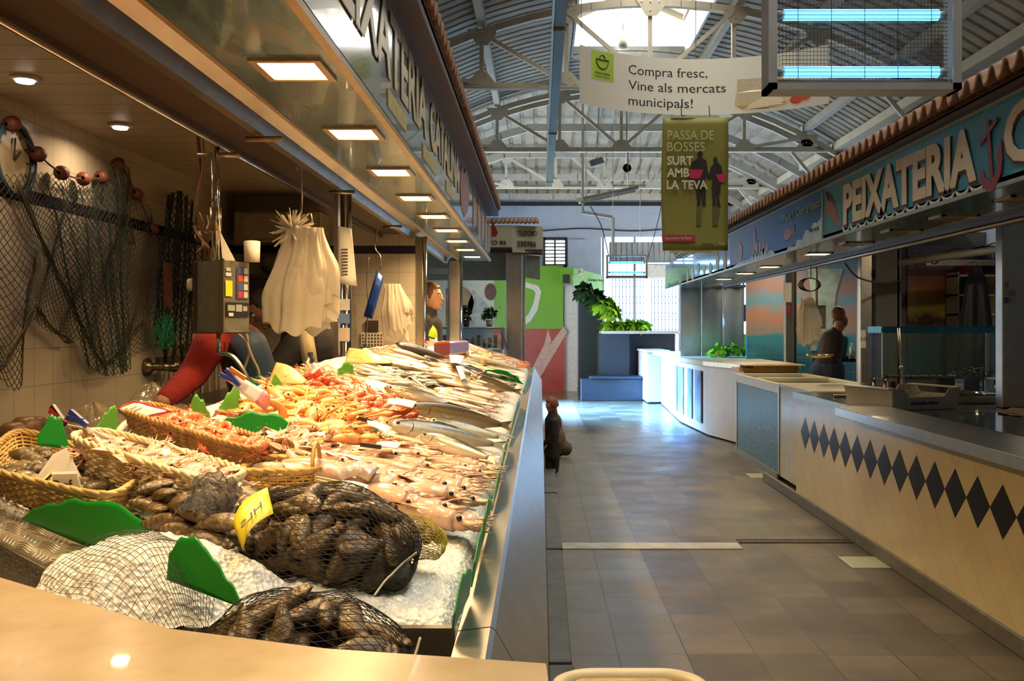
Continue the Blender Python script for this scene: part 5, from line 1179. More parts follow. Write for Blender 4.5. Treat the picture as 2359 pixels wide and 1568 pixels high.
# ================= THE FISH DISPLAY =================
def proj(P): return (VX + F_ * P[0] / P[1], VY + F_ * (CH - P[2]) / P[1])
def place(px, py, lift=0.0):
    """point of the sloping display surface seen at this pixel"""
    a, b_ = (px - VX) / F_, (py - VY) / F_
    y = .9
    while y < 12:
        if CH - b_ * y <= Tz(a * y, y) + lift: break
        y += .004
    return Vector((a * y, y, CH - b_ * y))
def inside(p, poly):
    x, y = p; c = False; n = len(poly)
    for i in range(n):
        x1, y1 = poly[i]; x2, y2 = poly[(i + 1) % n]
        if (y1 > y) != (y2 > y) and x < (x2 - x1) * (y - y1) / (y2 - y1) + x1: c = not c
    return c
def region(poly, sx, sy, lift=0.0, jit=.35, rr=rnd, xmax=-.12):
    W3 = [place(px, py, lift) for px, py in poly]
    x0, x1 = min(p.x for p in W3), max(p.x for p in W3); y0, y1 = min(p.y for p in W3), max(p.y for p in W3)
    out = []; j = 0; y = y0
    while y <= y1:
        x = x0 + (sx / 2 if j % 2 else 0)
        while x <= x1:
            X, Y = x + rr.uniform(-jit, jit) * sx, y + rr.uniform(-jit, jit) * sy
            P = Vector((X, Y, Tz(X, Y) + lift))
            if X < xmax and Y < 8.95 and inside(proj(P), poly): out.append(P)
            x += sx
        y += sy; j += 1
    return out
def orient(d, nrm=None, roll=0.0):
    d = Vector(d).normalized(); nrm = Vector(nrm) if nrm else Vector((.25, 0, 1))
    z = (nrm - d * nrm.dot(d)).normalized(); y = z.cross(d)
    M = Matrix((d, y, z)).transposed()
    return (M @ Matrix.Rotation(roll, 3, 'X')).to_euler()
# crushed ice: one sheet of lumps over the whole tray
ICE = NT('crushed_ice'); n1 = ICE.noise(60, 4); ICE.set(col=ICE.mix(n1, (.66, .63, .54), (.80, .78, .70)), rough=.3, sss=.5, spec=.6)
ICE.b.inputs['Subsurface Radius'].default_value = (.3, .3, .3); ICE.b.inputs['Subsurface Scale'].default_value = .02
ICE.bump(ICE.vor(150)[0], .9, .004)
def W3(px, py, z): Y = (CH - z) * F_ / (py - VY); return Vector(((px - VX) / F_ * Y, Y, z))
LA, LB = W3(50, 1180, 1.13), W3(330, 1325, 1.085)
def icez(x, y):
    near = smoothstep(2.2, 1.2, y)
    e = smoothstep(1.2, 1.27, y) * smoothstep(-.10, -.135, x)
    v = Vector((x, y, 0))
    if y < 1.75 and (x - LA.x) * (LB.y - LA.y) - (y - LA.y) * (LB.x - LA.x) > 0: return 1.004
    lowb = .055 * smoothstep(-.42, -.50, x) * (1 - smoothstep(2.0, 2.2, y))
    return Tz(x, y) - .02 - lowb - .03 * (1 - e) + (.010 * mn.noise(v * 9) + .006 * mn.noise(v * 30) + (.0045 * abs(mn.noise(v * 90)) * 2 if near > .01 else 0)) * (.4 + .6 * near)
b = MB(); b.grid(lambda u, v: (lambda x, y: (x, y, icez(x, y)))(lerp(-.94, -.104, u), lerp(1.2, 2.3, v)), 210, 260)
b.grid(lambda u, v: (lambda x, y: (x, y, icez(x, y)))(lerp(-.94 + .06 * smoothstep(0, .02, v) * smoothstep(.42, .36, v), -.104, u), lerp(2.3, 9.08, v)), 60, 300)
o = b.build('crushed_ice', [ICE.m]); tag(o, 'white crushed ice spread over the whole display tray', 'ice', kind='stuff')
# heap of ice in front of the green dividers, under the loose net
def heapz(x, y):
    d = math.hypot((x + .50) / .17, (y - 1.24) / .10); return 1.07 + .085 * max(0, 1 - d * d * .8) + .006 * mn.noise(Vector((x * 50, y * 50, 1))) + .003 * mn.noise(Vector((x * 130, y * 130, 1)))
b = MB(); b.grid(lambda u, v: (lambda x, y: (x, y, heapz(x, y)))(lerp(-.62, -.30, u), lerp(1.13, 1.36, v)), 100, 80)
tag(b.build('ice_heap', [ICE.m]), 'mound of crushed ice at the near left corner, in front of the green dividers', 'ice', kind='stuff')
# a few loose ice lumps
# ---- mussels ----
MUS = NT('mussel_shell'); p = MUS.xyz(MUS.co()); w1 = MUS.ma('SINE', MUS.ma('MULTIPLY_ADD', MUS.ma('ADD', MUS.ma('MULTIPLY', p[0], p[0]), MUS.ma('MULTIPLY', p[1], p[1])), 16000, MUS.ma('MULTIPLY', MUS.noise(60, 3), 5)))
oi = MUS.n('ObjectInfo')
c = MUS.ramp(MUS.noise(110, 6, rough=.75), [(.25, (.018, .011, .004)), (.43, (.08, .044, .014)), (.57, (.20, .12, .038)), (.72, (.46, .32, .12))])
c = MUS.mix(MUS.ma('MULTIPLY_ADD', w1, .2, .2), c, (.02, .014, .01)); c = MUS.mix(MUS.ma('MULTIPLY', oi.outputs['Random'], .5), c, MUS.mix(.5, c, (.13, .09, .04)))
MUS.set(col=c, rough=.32, spec=.5, coat=.1); MUS.bump(MUS.ma('ADD', MUS.ma('MULTIPLY', w1, .3), MUS.noise(260, 4)), .8, .0022)
def mussel_mesh():
    b = MB(); n, k = 16, 11
    vs = []
    for i in range(k + 1):
        t = i / k; x = -.036 + .072 * t; w = .019 * (math.sin(PI * min(1, t * .93 + .04)) ** .55) * (.45 + .65 * t); h = .0125 * (math.sin(PI * min(1, t * .95 + .03)) ** .7) * (1.15 - .45 * t)
        yo = .006 * math.sin(PI * t) 
        for j in range(n):
            a = 2 * PI * j / n; s = math.sin(a); hh = h * s; r = 1 - .10 * (abs(s) < .15)
            vs.append((x, yo + w * math.cos(a) * r, hh))
    fs = [(i * n + j, i * n + (j + 1) % n, (i + 1) * n + (j + 1) % n, (i + 1) * n + j) for i in range(k) for j in range(n)]
    fs += [tuple(range(n))[::-1], tuple(k * n + j for j in range(n))]
    return b.add(vs, fs, True)
o = mussel_mesh().build('mussel', [MUS.m]); tag(o, 'x', 'mussel'); musp = Spawner(o)
def bag_of_mussels(cen, rad, yaw, n, sc, label, group, seed, zmin=-.7):
    rr = random.Random(seed); Rz = Matrix.Rotation(yaw, 3, 'Z'); tilt = Matrix.Rotation(.16, 3, 'Y')
    k = 0; i = 0; pts = []
    while k < n and i < 20000:
        i += 1; z = rr.uniform(zmin, 1); a = rr.uniform(0, 2 * PI); q = math.sqrt(1 - z * z); d = Vector((q * math.cos(a), q * math.sin(a), z)); r_ = rr.choice((.93, .93, .68))
        L = Vector((d.x * rad[0], d.y * rad[1], d.z * rad[2])) * r_; P = Vector(cen) + Rz @ (tilt @ L)
        if any((P - o_).length < .019 * sc for o_ in pts): continue
        pts.append(P); nr = Rz @ Vector((d.x / rad[0], d.y / rad[1], d.z / rad[2])).normalized(); nr = (nr + Vector([rr.uniform(-.45, .45) for _ in range(3)])).normalized()
        dr = nr.orthogonal(); dr.rotate(Matrix.Rotation(rr.uniform(0, 2 * PI), 3, nr))
        musp(P, orient(dr, nr), sc * rr.uniform(.85, 1.15), label, group); k += 1
NETM = mat('brown_black_net', (.03, .022, .012), .5)
def netbag(cen, rad, yaw, label, thr=.0007, nu=54, nv=26, seed=1, mat_=None, name='net_bag', lump=.12, zc=-.55, tail=None, cat='net bag'):
    t = thing(name, label, cat, cen); Rz = Matrix.Rotation(yaw, 3, 'Z'); tilt = Matrix.Rotation(.16, 3, 'Y')
    def S(u, v):
        th = v * PI; ph = u * 2 * PI; d = Vector((math.cos(th), math.sin(th) * math.cos(ph), math.sin(th) * math.sin(ph)))
        r_ = 1.02 + lump * mn.noise(d * 2.6 + Vector((seed, 0, 0))); L = Vector((d.x * rad[0], d.y * rad[1], max(d.z, zc) * rad[2])) * r_
        return Vector(cen) + Rz @ (tilt @ L)
    b = MB()
    for i in range(nu):
        for sgn in (1, -1):
            b.ring([S((i + sgn * j * .5) / nu, .02 + .96 * j / nv) for j in range(nv + 1)], thr, 3, False)
    b.build('mesh', [mat_ or NETM], t)
    return t, S
TWINE = mat('pale_twine', (.45, .37, .24), .7)
B1 = (-.300, 1.375, 1.120)
bag_of_mussels(B1, (.122, .098, .062), -.35, 90, 1.0, 'large brown mussel inside the middle net bag that carries the yellow tag', 'mussels in the net bag with the yellow tag', 5)
nb, S1 = netbag(B1, (.134, .110, .071), -.35, 'net bag full of large brown mussels with a yellow tag, on the ice', .0006, 60, 34, 2)
def W3y_(px, py, Y): return Vector(((px - VX) / F_ * Y, Y, CH - (py - VY) / F_ * Y))
# yellow tag clinging to the left end of the bag
YT = mat('yellow_tag', (.80, .62, .02), .45, var=.05)
b = MB(); q0, q1, q2, q3 = [W3y_(px, py, Y) for px, py, Y in ((616, 1122, 1.30), (630, 1182, 1.235), (560, 1268, 1.20), (536, 1205, 1.225))]
# corners: the tag is folded over the shoulder of the bag
b.grid(lambda u, v: lerp(lerp(q0, q1, v), lerp(q3, q2, v), u) + Vector((-.006, -.010, .006)) * math.sin(u * PI), 8, 4); b.build('yellow_tag', [YT], nb, solid=.0006)
tx = (q3 - q0); text('lettering', 'HLS', INK, nb, lerp(lerp(q0, q1, .7), lerp(q3, q2, .7), .12) + Vector((-.004, -.012, .006)), tx, (q0 - q1), .014, .05, .0006, .01)
b = MB(); b.ring(bez([place(960, 1272, .05), place(925, 1300, .03), place(905, 1320, .025), place(885, 1340, .02), place(862, 1372, .012)], 6), .0016, 5); b.build('twine', [TWINE], nb)
B2 = (-.262, 1.07, 1.030)
bag_of_mussels(B2, (.118, .085, .085), .05, 80, 1.0, 'large brown mussel inside the nearest net bag, in the steel trough', 'mussels in the nearest net bag', 9)
nb2, S2 = netbag(B2, (.128, .094, .094), .05, 'nearest net bag of large brown mussels, lying in the steel trough', .0005, 60, 32, 4)
b = MB(); b.ring(bez([(-.128, 1.03, 1.09), (-.135, 1.0, 1.07), (-.15, .97, 1.075), (-.17, .95, 1.09)], 6), .0016, 5); b.build('twine', [TWINE], nb2)
# the long loose neck of that bag, thrown over the ice heap on the left
b = MB(); Nn = 26
def neck(u, v):     # u along, v across
    c = Vector((lerp(-.365, -.53, u), lerp(1.06, 1.22, u), lerp(1.06, 1.165, smoothstep(0, .6, u)))); w = .01 + .085 * smoothstep(0, .8, u)
    return c + Vector((.75, .65, 0)) * w * (v - .5) * 2 + Vector((0, 0, -.05 * (abs(v - .5) * 2) ** 2 + .004 * mn.noise(Vector((u * 6, v * 6, 0)))))
for j in range(Nn + 1): b.ring([neck(i / 20, j / Nn) for i in range(21)], .00038, 3, False)
for i in range(24): b.ring([neck((i + .5) / 24, j / Nn) for j in range(Nn + 1)], .00038, 3, False)
b.build('loose_neck', [NETM], nb2)
# loose mussels left of the middle bag
LMS = region([(300, 1168), (350, 1150), (470, 1165), (545, 1200), (560, 1268), (500, 1265), (420, 1225), (330, 1195)], .034, .034, .018, .4)
rr = random.Random(3)
for P in LMS:
    musp(P, orient((rr.uniform(.4, 1), rr.uniform(-.6, .4), rr.uniform(-.2, .2)), (rr.uniform(-.4, .5), rr.uniform(-.6, .2), 1)), rr.uniform(.85, 1.1), 'brown mussel in the loose heap between the pale basket and the green divider', 'loose mussels behind the green divider')
    if rr.random() < .5: musp(P + Vector((.01, .01, .02)), orient((rr.uniform(.4, 1), rr.uniform(-.9, .6), rr.uniform(-.3, .3)), (rr.uniform(-.4, .5), -.5, 1)), rr.uniform(.85, 1.1), 'brown mussel in the loose heap between the pale basket and the green divider', 'loose mussels behind the green divider')
# net draped over the loose mussels and the pale basket
b = MB(); q = [place(px, py, l) for px, py, l in ((450, 1105, .07), (500, 1110, .07), (560, 1128, .06), (525, 1225, .03), (400, 1190, .045))]
def dr(u, v): return lerp(lerp(q[0], q[2], u), lerp(q[4], q[3], u), v) + Vector((0, 0, .018 * math.sin(PI * u) + .012 * mn.noise(Vector((u * 7, v * 7, 3)))))
for i in range(56): b.ring([dr(i / 55, j / 18) for j in range(19)], .00045, 3, False)
for i in range(40): b.ring([dr(j / 18, i / 39) for j in range(19)], .00045, 3, False)
tag(b.build('loose_net', [NETM]), 'gathered dark net draped over the loose mussels and the end of the pale basket', 'net')
# ---- small yellow net of clams ----
CLAM = NT('clam_shell'); p = CLAM.xyz(CLAM.co()); rad_ = CLAM.ma('SQRT', CLAM.ma('ADD', CLAM.ma('MULTIPLY', CLAM.ma('ADD', p[0], .012), CLAM.ma('ADD', p[0], .012)), CLAM.ma('MULTIPLY', p[1], p[1])))
w1 = CLAM.ma('SINE', CLAM.ma('MULTIPLY', rad_, 2600)); oi = CLAM.n('ObjectInfo')
c = CLAM.ramp(oi.outputs['Random'], [(0, (.20, .145, .07)), (.4, (.09, .055, .025)), (.7, (.34, .25, .12)), (1, (.06, .042, .025))]); c = CLAM.mix(CLAM.ma('MULTIPLY_ADD', w1, .3, .3), c, CLAM.mix(.5, c, (.02, .015, .01)))
CLAM.set(col=c, rough=.3, coat=.3); CLAM.bump(w1, .4, .001)
b = MB(); n, k = 16, 8
vs = []
for i in range(k + 1):
    th = PI * i / k
    for j in range(n):
        a = 2 * PI * j / n; x = .021 * math.sin(th) * math.cos(a); y = .017 * math.sin(th) * math.sin(a); z = .012 * math.cos(th)
        x -= .004 * (1 - abs(math.sin(a)) ** .5) * math.sin(th); vs.append((x, y * (1 - .25 * (x < 0)), z))
b.add(vs, [(i * n + j, (i + 1) * n + j, (i + 1) * n + (j + 1) % n, i * n + (j + 1) % n) for i in range(k) for j in range(n)], True)
o = b.build('clam', [CLAM.m]); tag(o, 'x', 'clam'); clam = Spawner(o)
B3 = place(948, 1240, .03); rr = random.Random(8); pts = []
for i in range(1500):
    d = Vector([rr.gauss(0, 1) for _ in range(3)]).normalized()
    if d.z < -.2: continue
    P = B3 + Vector((d.x * .042, d.y * .034, d.z * .026)) * rr.choice((.95, .6))
    if any((P - o_).length < .017 for o_ in pts): continue
    pts.append(P); clam(P, orient(d.orthogonal(), d, 0), rr.uniform(.62, .8), 'pale yellow clam in the small yellow net', 'clams in the small yellow net')
    if len(pts) > 26: break
netbag(B3, (.054, .044, .034), -.3, 'small yellow net of pale clams beside the squid', .0005, 34, 20, 6, mat('yellow_net', (.62, .45, .03), .5), lump=.1)
b = MB(); q = place(900, 1195, .03); b.grid(lambda u, v: q + Vector((.055 * u - .02, -.03 * v + .012 * math.sin(u * 5), .012 * math.sin(v * 3) + .006 * math.sin(u * 9) - .014 * u)), 8, 5); tag(b.build('yellow_net_label', [YT], solid=.001), 'crumpled yellow label at the left of the small yellow net', 'label')

# ---- wicker baskets ----
def basket(corners, depth, label, cols, name='wicker_basket', nst=46, nlev=9, flare=.80, rimr=.005, loc=None, weave=.0026, closed_bottom=True, wr=.0026):
    c = [Vector(x) for x in corners]; t = thing(name, label, 'basket', sum(c, Vector()) / 4 - Vector((0, 0, depth)))
    def Q(u, v, w_):       # u,v in -1..1, w_ 0 at the bottom .. 1 at the rim
        k = lerp(flare, 1, w_); uu, vv = (u * k + 1) / 2, (v * lerp(flare - .08, 1, w_) + 1) / 2
        P = lerp(lerp(c[0], c[1], uu), lerp(c[3], c[2], uu), vv); return P - Vector((0, 0, depth * (1 - w_)))
    def per(a, w_, off=0):
        ca, sa = math.cos(a), math.sin(a); e = .42; u = math.copysign(abs(ca) ** e, ca); v = math.copysign(abs(sa) ** e, sa)
        P = Q(u, v, w_); ctr = Q(0, 0, w_); d = (P - ctr); d.z = 0; d.normalize(); return P + d * off
    wm = mat(cols[0], cols[1], .5, var=.15, nscale=25, bump=.2, col2=cols[2])
    # spread the stakes evenly round the perimeter
    A = [i * 2 * PI / 720 for i in range(720)]; L = [0]
    for i in range(1, 721): L.append(L[-1] + (per(A[i % 720], 1) - per(A[i - 1], 1)).length)
    st = []; j = 0
    for i in range(nst):
        while L[j] < L[-1] * i / nst: j += 1
        st.append(A[j % 720])
    b = MB()
    for a in st: b.ring([per(a, .0), per(a, .5), per(a, 1.0)], wr * .8, 5)
    b.build('stakes', [wm], t)
    b = MB()
    for k in range(nlev):
        w_ = (k + .5) / nlev; ptsr = []
        for i in range(nst):
            a = st[i]; a2 = st[(i + 1) % nst]; a2 = a2 if a2 > a else a2 + 2 * PI
            ptsr.append(per(a, w_, weave * (1 if (i + k) % 2 else -1))); ptsr.append(per((a + a2) / 2, w_ + .004, 0))
        b.ring(ptsr, wr, 5, closed=True)
    b.build('weave', [wm], t)
    b = MB()
    for ph in (0, 1, 2):
        b.ring([per(st[i // 2] if i % 2 == 0 else (st[i // 2] + (st[(i // 2 + 1) % nst] if i // 2 < nst - 1 else 2 * PI)) / 2, 1.02 + .05 * math.cos(i * .9 + ph * 2.1), .004 * math.sin(i * .9 + ph * 2.1)) for i in range(nst * 2)], rimr * .75, 6, closed=True)
    b.build('rim', [wm], t)
    b = MB(); b.grid(lambda u, v: Q(u * 1.9 - .95, v * 1.9 - .95, .02), 6, 6); b.build('bottom', [wm], t, solid=.003)
    return t, Q
bk1, Q1 = basket([W3(-60, 1075, 1.195), W3(255, 1150, 1.165), W3(345, 1082, 1.178), W3(40, 985, 1.215)], .055, 'yellow wicker basket of clams at the left edge, nearest the camera', ('yellow_wicker', (.62, .44, .15), (.34, .20, .06)), nst=60, nlev=10, wr=.0027)
bk2, Q2 = basket([W3(150, 1007, 1.235), W3(505, 1122, 1.178), W3(576, 1085, 1.172), W3(240, 990, 1.222)], .075, 'long pale wicker basket of small octopus behind the clams', ('pale_wicker', (.80, .68, .44), (.5, .38, .18)), nst=60, nlev=13, flare=.9)
bk3, Q3 = basket([W3(268, 943, 1.25), W3(575, 1040, 1.195), W3(634, 1020, 1.187), W3(350, 928, 1.243)], .072, 'brown rectangular wicker basket full of red prawns', ('brown_wicker', (.50, .28, .08), (.26, .12, .03)), nst=96, nlev=17, flare=.88, wr=.002, weave=.0018)
P = place(658, 1072, .03); r_ = .068
bk4, Q4 = basket([P + Vector((-r_, -r_, .0)), P + Vector((r_, -r_, 0)), P + Vector((r_, r_, 0)), P + Vector((-r_, r_, .01))], .035, 'small round wicker basket with a loop handle beside the brown basket', ('honey_wicker', (.60, .38, .10), (.35, .2, .05)), nst=28, nlev=5)
b = MB(); b.ring([P + Vector((.062 + .0 * a, .03 * math.cos(a) - .02, .0 + .045 * math.sin(a))) for a in [PI * i / 12 for i in range(13)]], .004, 6); b.build('handle', [MATS['honey_wicker']], bk4)
rr = random.Random(12)
for i in range(120):
    u, v = rr.uniform(-.78, .78), rr.uniform(-.72, .78); P = Q1(u, v, .5 + .25 * rr.random() - .12 * (v < -.5))
    clam(P, orient((rr.uniform(-1, 1), rr.uniform(-1, 1), 0), (rr.uniform(-.7, .7), rr.uniform(-1, .5), 1)), rr.uniform(.7, 1.0), 'striped clam heaped in the nearest wicker basket', 'clams in the nearest wicker basket')
b = MB(); P = Q1(.1, -.35, .68); b.add([P + Vector((-.04, -.01, 0)), P + Vector((.045, -.012, 0)), P + Vector((.01, .0, .055)), P + Vector((-.012, .0, .045))], [(0, 1, 2, 3)]); tag(b.build('paper_scrap', [PAPER], solid=.0008), 'pointed white paper scrap standing among the clams', 'paper')
b = MB(); P = Q1(.28, -.6, .86); b.obox(P, (.018, .004, 0), (0, .0008, .002), (-.002, -.006, .018)); o = b.build('small_label', [PAPER]); tag(o, 'small white label reading Ref on the clams in the nearest basket', 'label'); text('lettering', 'Ref', INK, None, P + Vector((-.014, -.010, -.008)), (1, .2, 0), (-.1, -.3, 1), .016, .028, .0004, .02).parent = o
for c_ in o.children: c_.location = -o.location

# ---- shrimp, prawns, langoustines ----
def shrimp_mats(n, c1, c2, rough=.25):
    m = NT(n); p = m.xyz(m.co()); seg = m.ma('SINE', m.ma('MULTIPLY', p[0], 700)); oi = m.n('ObjectInfo')
    c = m.mix(m.noise(90, 3), c1, c2); c = m.mix(m.ma('MULTIPLY_ADD', seg, .2, .2), c, m.mix(.4, c, (.85, .55, .35))); c = m.mix(m.ma('MULTIPLY', oi.outputs['Random'], .25), c, (.80, .38, .16))
    m.set(col=c, rough=rough, sss=.15, spec=.6); m.b.inputs['Subsurface Scale'].default_value = .006; return m.m
def shrimp(name, L, curl, fat, m, claws=False, label='x', cat='shrimp'):
    b = MB(); n = 14; pts = []; rad = []
    for i in range(n + 1):
        t = i / n; a = curl * (t - .35) * abs(t - .0)
        x = L * (t - .5) if curl == 0 else None
        pts.append(t)
    P = []; x = y = 0; ang = .25 * curl
    for i in range(n + 1):
        P.append(Vector((x, y, 0))); ang -= curl / n * (1.6 if i > n * .45 else .25); x += L / n * math.cos(ang); y += L / n * math.sin(ang)
    cx = sum(p.x for p in P) / len(P); cy = sum(p.y for p in P) / len(P); P = [p - Vector((cx, cy, 0)) for p in P]
    for i in range(n + 1):
        t = i / n; r = fat * (.25 + .95 * math.sin(PI * min(1, t * 1.15 + .05)) ** .6 if t < .4 else (1.0 - .72 * (t - .4) / .6)); rad.append(r * (1 + .10 * (i % 2)))
    rad[0] = fat * .2; b.ring(P, rad, 7)
    d0 = (P[0] - P[1]).normalized(); b.ring([P[0], P[0] + d0 * L * .16 + Vector((0, 0, .001))], [fat * .25, .0003], 4)
    dt = (P[-1] - P[-2]).normalized(); s = Vector((-dt.y, dt.x, 0))
    for k in (-1, -.35, .35, 1): q = P[-1] + dt * L * .13 + s * k * fat * 1.5; b.add([P[-1] - s * fat * .15, P[-1] + s * fat * .15, q + s * fat * .25, q - s * fat * .25 + Vector((0, 0, .0008))], [(0, 1, 2, 3)])
    for k in range(5):
        q = P[3 + k]; dn = Vector((P[4 + k].y - P[3 + k].y, -(P[4 + k].x - P[3 + k].x), 0)).normalized()
        b.ring([q, q + dn * fat * 1.9 + Vector((0, 0, -.001 * k)), q + dn * fat * 2.6 + d0 * fat * .9], .0006 * L / .08, 3)
    for k in range(3):
        b.ring([P[0], P[0] + d0 * L * .15 + s * .012 * (k - 1) + Vector((0, 0, .006 * k)), P[0] + d0 * L * .15 + s * L * .3 * (k - .6) + Vector((0, 0, .004))], .0003 * L / .08, 3)
    if claws:
        for sg_ in (-1, 1):
            e = P[2] + Vector((0, sg_ * fat * 1.6, 0)); f_ = P[0] + d0 * L * .16 + Vector((0, sg_ * fat * 1.8, .002)); h_ = f_ + d0 * L * .26
            b.ring([P[2], e, f_, lerp(f_, h_, .4), h_], [.002, .002, .0022, .0042, .0006], 6); b.ring([lerp(f_, h_, .4), h_ + Vector((0, sg_ * .006, 0))], [.002, .0005], 4)
    o = b.build(name, [m]); tag(o, label, cat)
    q = MB(); 
    for sg_ in (-1, 1): q.sphere(P[1] + Vector((0, sg_ * fat * .55, fat * .5)), fat * .3, 6, 4)
    e = q.build('eye', [mat('black_eye', (.01, .008, .008), .15)], o)
    return o
SM1 = shrimp_mats('red_shrimp', (.62, .07, .02), (.80, .22, .08)); SM2 = shrimp_mats('orange_langoustine', (.82, .30, .05), (.90, .50, .16)); SM3 = shrimp_mats('coral_prawn', (.78, .11, .03), (.88, .24, .08))
SM4 = shrimp_mats('pale_crustacean', (.86, .60, .32), (.92, .78, .52))
s1 = Spawner(shrimp('red_shrimp', .082, 3.0, .0072, SM1)); s2 = Spawner(shrimp('langoustine', .12, 1.5, .0125, SM2, True, cat='langoustine')); s3 = Spawner(shrimp('prawn', .08, 3.6, .0095, SM3, cat='prawn'))
def scatter(sp, pts, sc, label, group, dirs=None, rr=rnd, up=.5, roll=None, lift=.0, cat=None):
    for P in pts:
        d = Vector((rr.uniform(-1, 1), rr.uniform(-1, 1), rr.uniform(-.25, .25))) if dirs is None else Vector(dirs) + Vector((rr.uniform(-.35, .35), rr.uniform(-.35, .35), rr.uniform(-.1, .1)))
        sp(P + Vector((0, 0, rr.uniform(0, .012) + lift)), orient(d, (rr.uniform(-up, up) + .25, rr.uniform(-up, up), 1), rr.uniform(-.4, .4) if roll is None else rr.uniform(-roll, roll)), rr.uniform(sc * .85, sc * 1.15), label, group, cat)
rr = random.Random(21)
RED = [(640, 872), (700, 858), (790, 880), (900, 915), (968, 975), (930, 1000), (860, 985), (800, 955), (720, 905)]
scatter(s1, (region(RED, .050, .046, .012) + region(RED, .052, .048, .028))[:250], 1.2, 'thin red shrimp in the heap behind the orange langoustines', 'red shrimps heaped behind the langoustines', rr=rr)
LANG = [(545, 955), (600, 915), (690, 895), (740, 905), (830, 965), (872, 1005), (815, 1035), (740, 1025), (690, 985), (600, 955)]
scatter(s2, region(LANG, .062, .050, .014) + region(LANG, .066, .056, .034), 1.05, 'orange langoustine in the heap between the large green divider and the red shrimps', 'orange langoustines in the middle heap', dirs=None, rr=rr)
PK = [(560, 905), (640, 905), (600, 935), (545, 940)]
for i in range(85):
    u, v = rr.uniform(-.5, .93), rr.uniform(-.8, .85); P = Q3(u, v, .72 + .28 * rr.random() + .1 * (u < -.2))
    s3(P, orient((rr.uniform(-1, 1), rr.uniform(-1, 1), rr.uniform(-.3, .3)), (rr.uniform(-.7, .7), rr.uniform(-.9, .4), 1)), rr.uniform(.8, 1.1), 'curled coral prawn in the brown wicker basket', 'coral prawns in the brown basket')
s1b = Spawner(tag(shrimp('shrimp', .06, 2.0, .0045, SM4), 'x', 'shrimp'))
SMALL = [(700, 842), (760, 848), (900, 890), (960, 930), (910, 930), (790, 880), (700, 862)]
scatter(s1b, region(SMALL, .042, .042, .016) + region([(740, 1000), (880, 1000), (830, 1030), (760, 1035)], .05, .05, .02), 1.1, 'small pale pink shrimp among the crustacean heaps', 'small pale shrimps', rr=rr)
scatter(s1, region([(1130, 822), (1200, 820), (1232, 838), (1225, 850), (1160, 838)], 0.09, .12, .02), 1.5, 'red shrimp on the farthest heap by the counter corner', 'red shrimps on the farthest heap', rr=rr)

# ---- squid ----
SQ = NT('squid_skin'); oi = SQ.n('ObjectInfo'); sp_ = SQ.noise(260, 3, rough=.7); c = SQ.mix(SQ.noise(14, 3), (.60, .34, .20), (.76, .56, .38)); c = SQ.mix(SQ.ma('MULTIPLY', SQ.ma('GREATER_THAN', sp_, .60), .45), c, (.42, .17, .10)); c = SQ.mix(SQ.ma('MULTIPLY', oi.outputs['Random'], .35), c, (.66, .34, .20))
SQ.set(col=c, rough=.2, spec=.6, sss=.2, coat=.3); SQ.b.inputs['Subsurface Scale'].default_value = .01
def squid(L, w, name='squid'):
    b = MB(); n = 12; b.ring([(-L * .5 + L * .68 * i / n, 0, 0) for i in range(n + 1)], [w * (.06 + .94 * math.sin(PI / 2 * min(1, (i / n) * 1.5)) ** .8) * (1 - .12 * (i / n > .8)) for i in range(n + 1)], 10, sc=(1, .72))
    for sg_ in (-1, 1):
        b.add([(-L * .5, 0, .001), (-L * .40, sg_ * w * 1.7, -.002), (-L * .26, sg_ * w * 1.75, -.002), (-L * .14, sg_ * w * .8, .002), (-L * .3, sg_ * w * .3, w * .4)], [(0, 1, 2, 4), (2, 3, 4)], True)
    b.sphere((L * .22, 0, 0), (w * .9, w * .68, w * .5), 8, 6)
    rr = random.Random(2)
    for k in range(8):
        a = (k - 3.5) / 3.5; b.ring([(L * .26, a * w * .4, 0), (L * .36, a * w * .8, .003 * (k % 3 - 1)), (L * (.46 + .05 * rr.random()), a * w * (.6 + rr.random()), .004 * (k % 2))], [w * .18, w * .12, w * .04], 5)
    o = b.build(name, [SQ.m]); tag(o, 'x', name)
    q = MB()
    for sg_ in (-1, 1): q.sphere((L * .235, sg_ * w * .62, w * .12), w * .2, 6, 4)
    q.build('eye', [MATS['black_eye']], o); return o
q1 = Spawner(squid(.20, .016)); q2 = Spawner(squid(.16, .026, 'cuttlefish')); q3 = Spawner(squid(.08, .010, 'baby_squid'))
rr = random.Random(31)
SQR = [(735, 1035), (860, 1022), (1010, 1050), (1160, 1060), (1150, 1135), (1040, 1125), (900, 1085), (730, 1075)]
scatter(q1, region(SQR, .105, .030, .006, xmax=-.175) + region(SQR, .12, .04, .024, xmax=-.18), 1.0, 'long pinkish squid in the rows between the mackerel and the cuttlefish', 'long squids laid in rows', dirs=(1, -.14, -.12), rr=rr, up=.2)
CUT = [(730, 1085), (900, 1090), (1040, 1130), (1146, 1140), (1118, 1240), (1010, 1222), (960, 1175), (860, 1150), (760, 1115)]
scatter(q2, region(CUT, .095, .046, .008, xmax=-.16) + region(CUT, .10, .052, .028, xmax=-.165), 1.0, 'fat pale cuttlefish in the front rows beside the steel lip', 'cuttlefish in the front rows', dirs=(1, -.12, -.12), rr=rr, up=.2)
SMQ = [(560, 968), (640, 968), (760, 1010), (800, 1040), (735, 1090), (650, 1050), (600, 1005)]
scatter(q3, region(SMQ, .036, .032, .016) + region(SMQ, .04, .036, .03), 1.1, 'tiny squid in the heap right of the brown basket', 'tiny squids beside the brown basket', rr=rr)
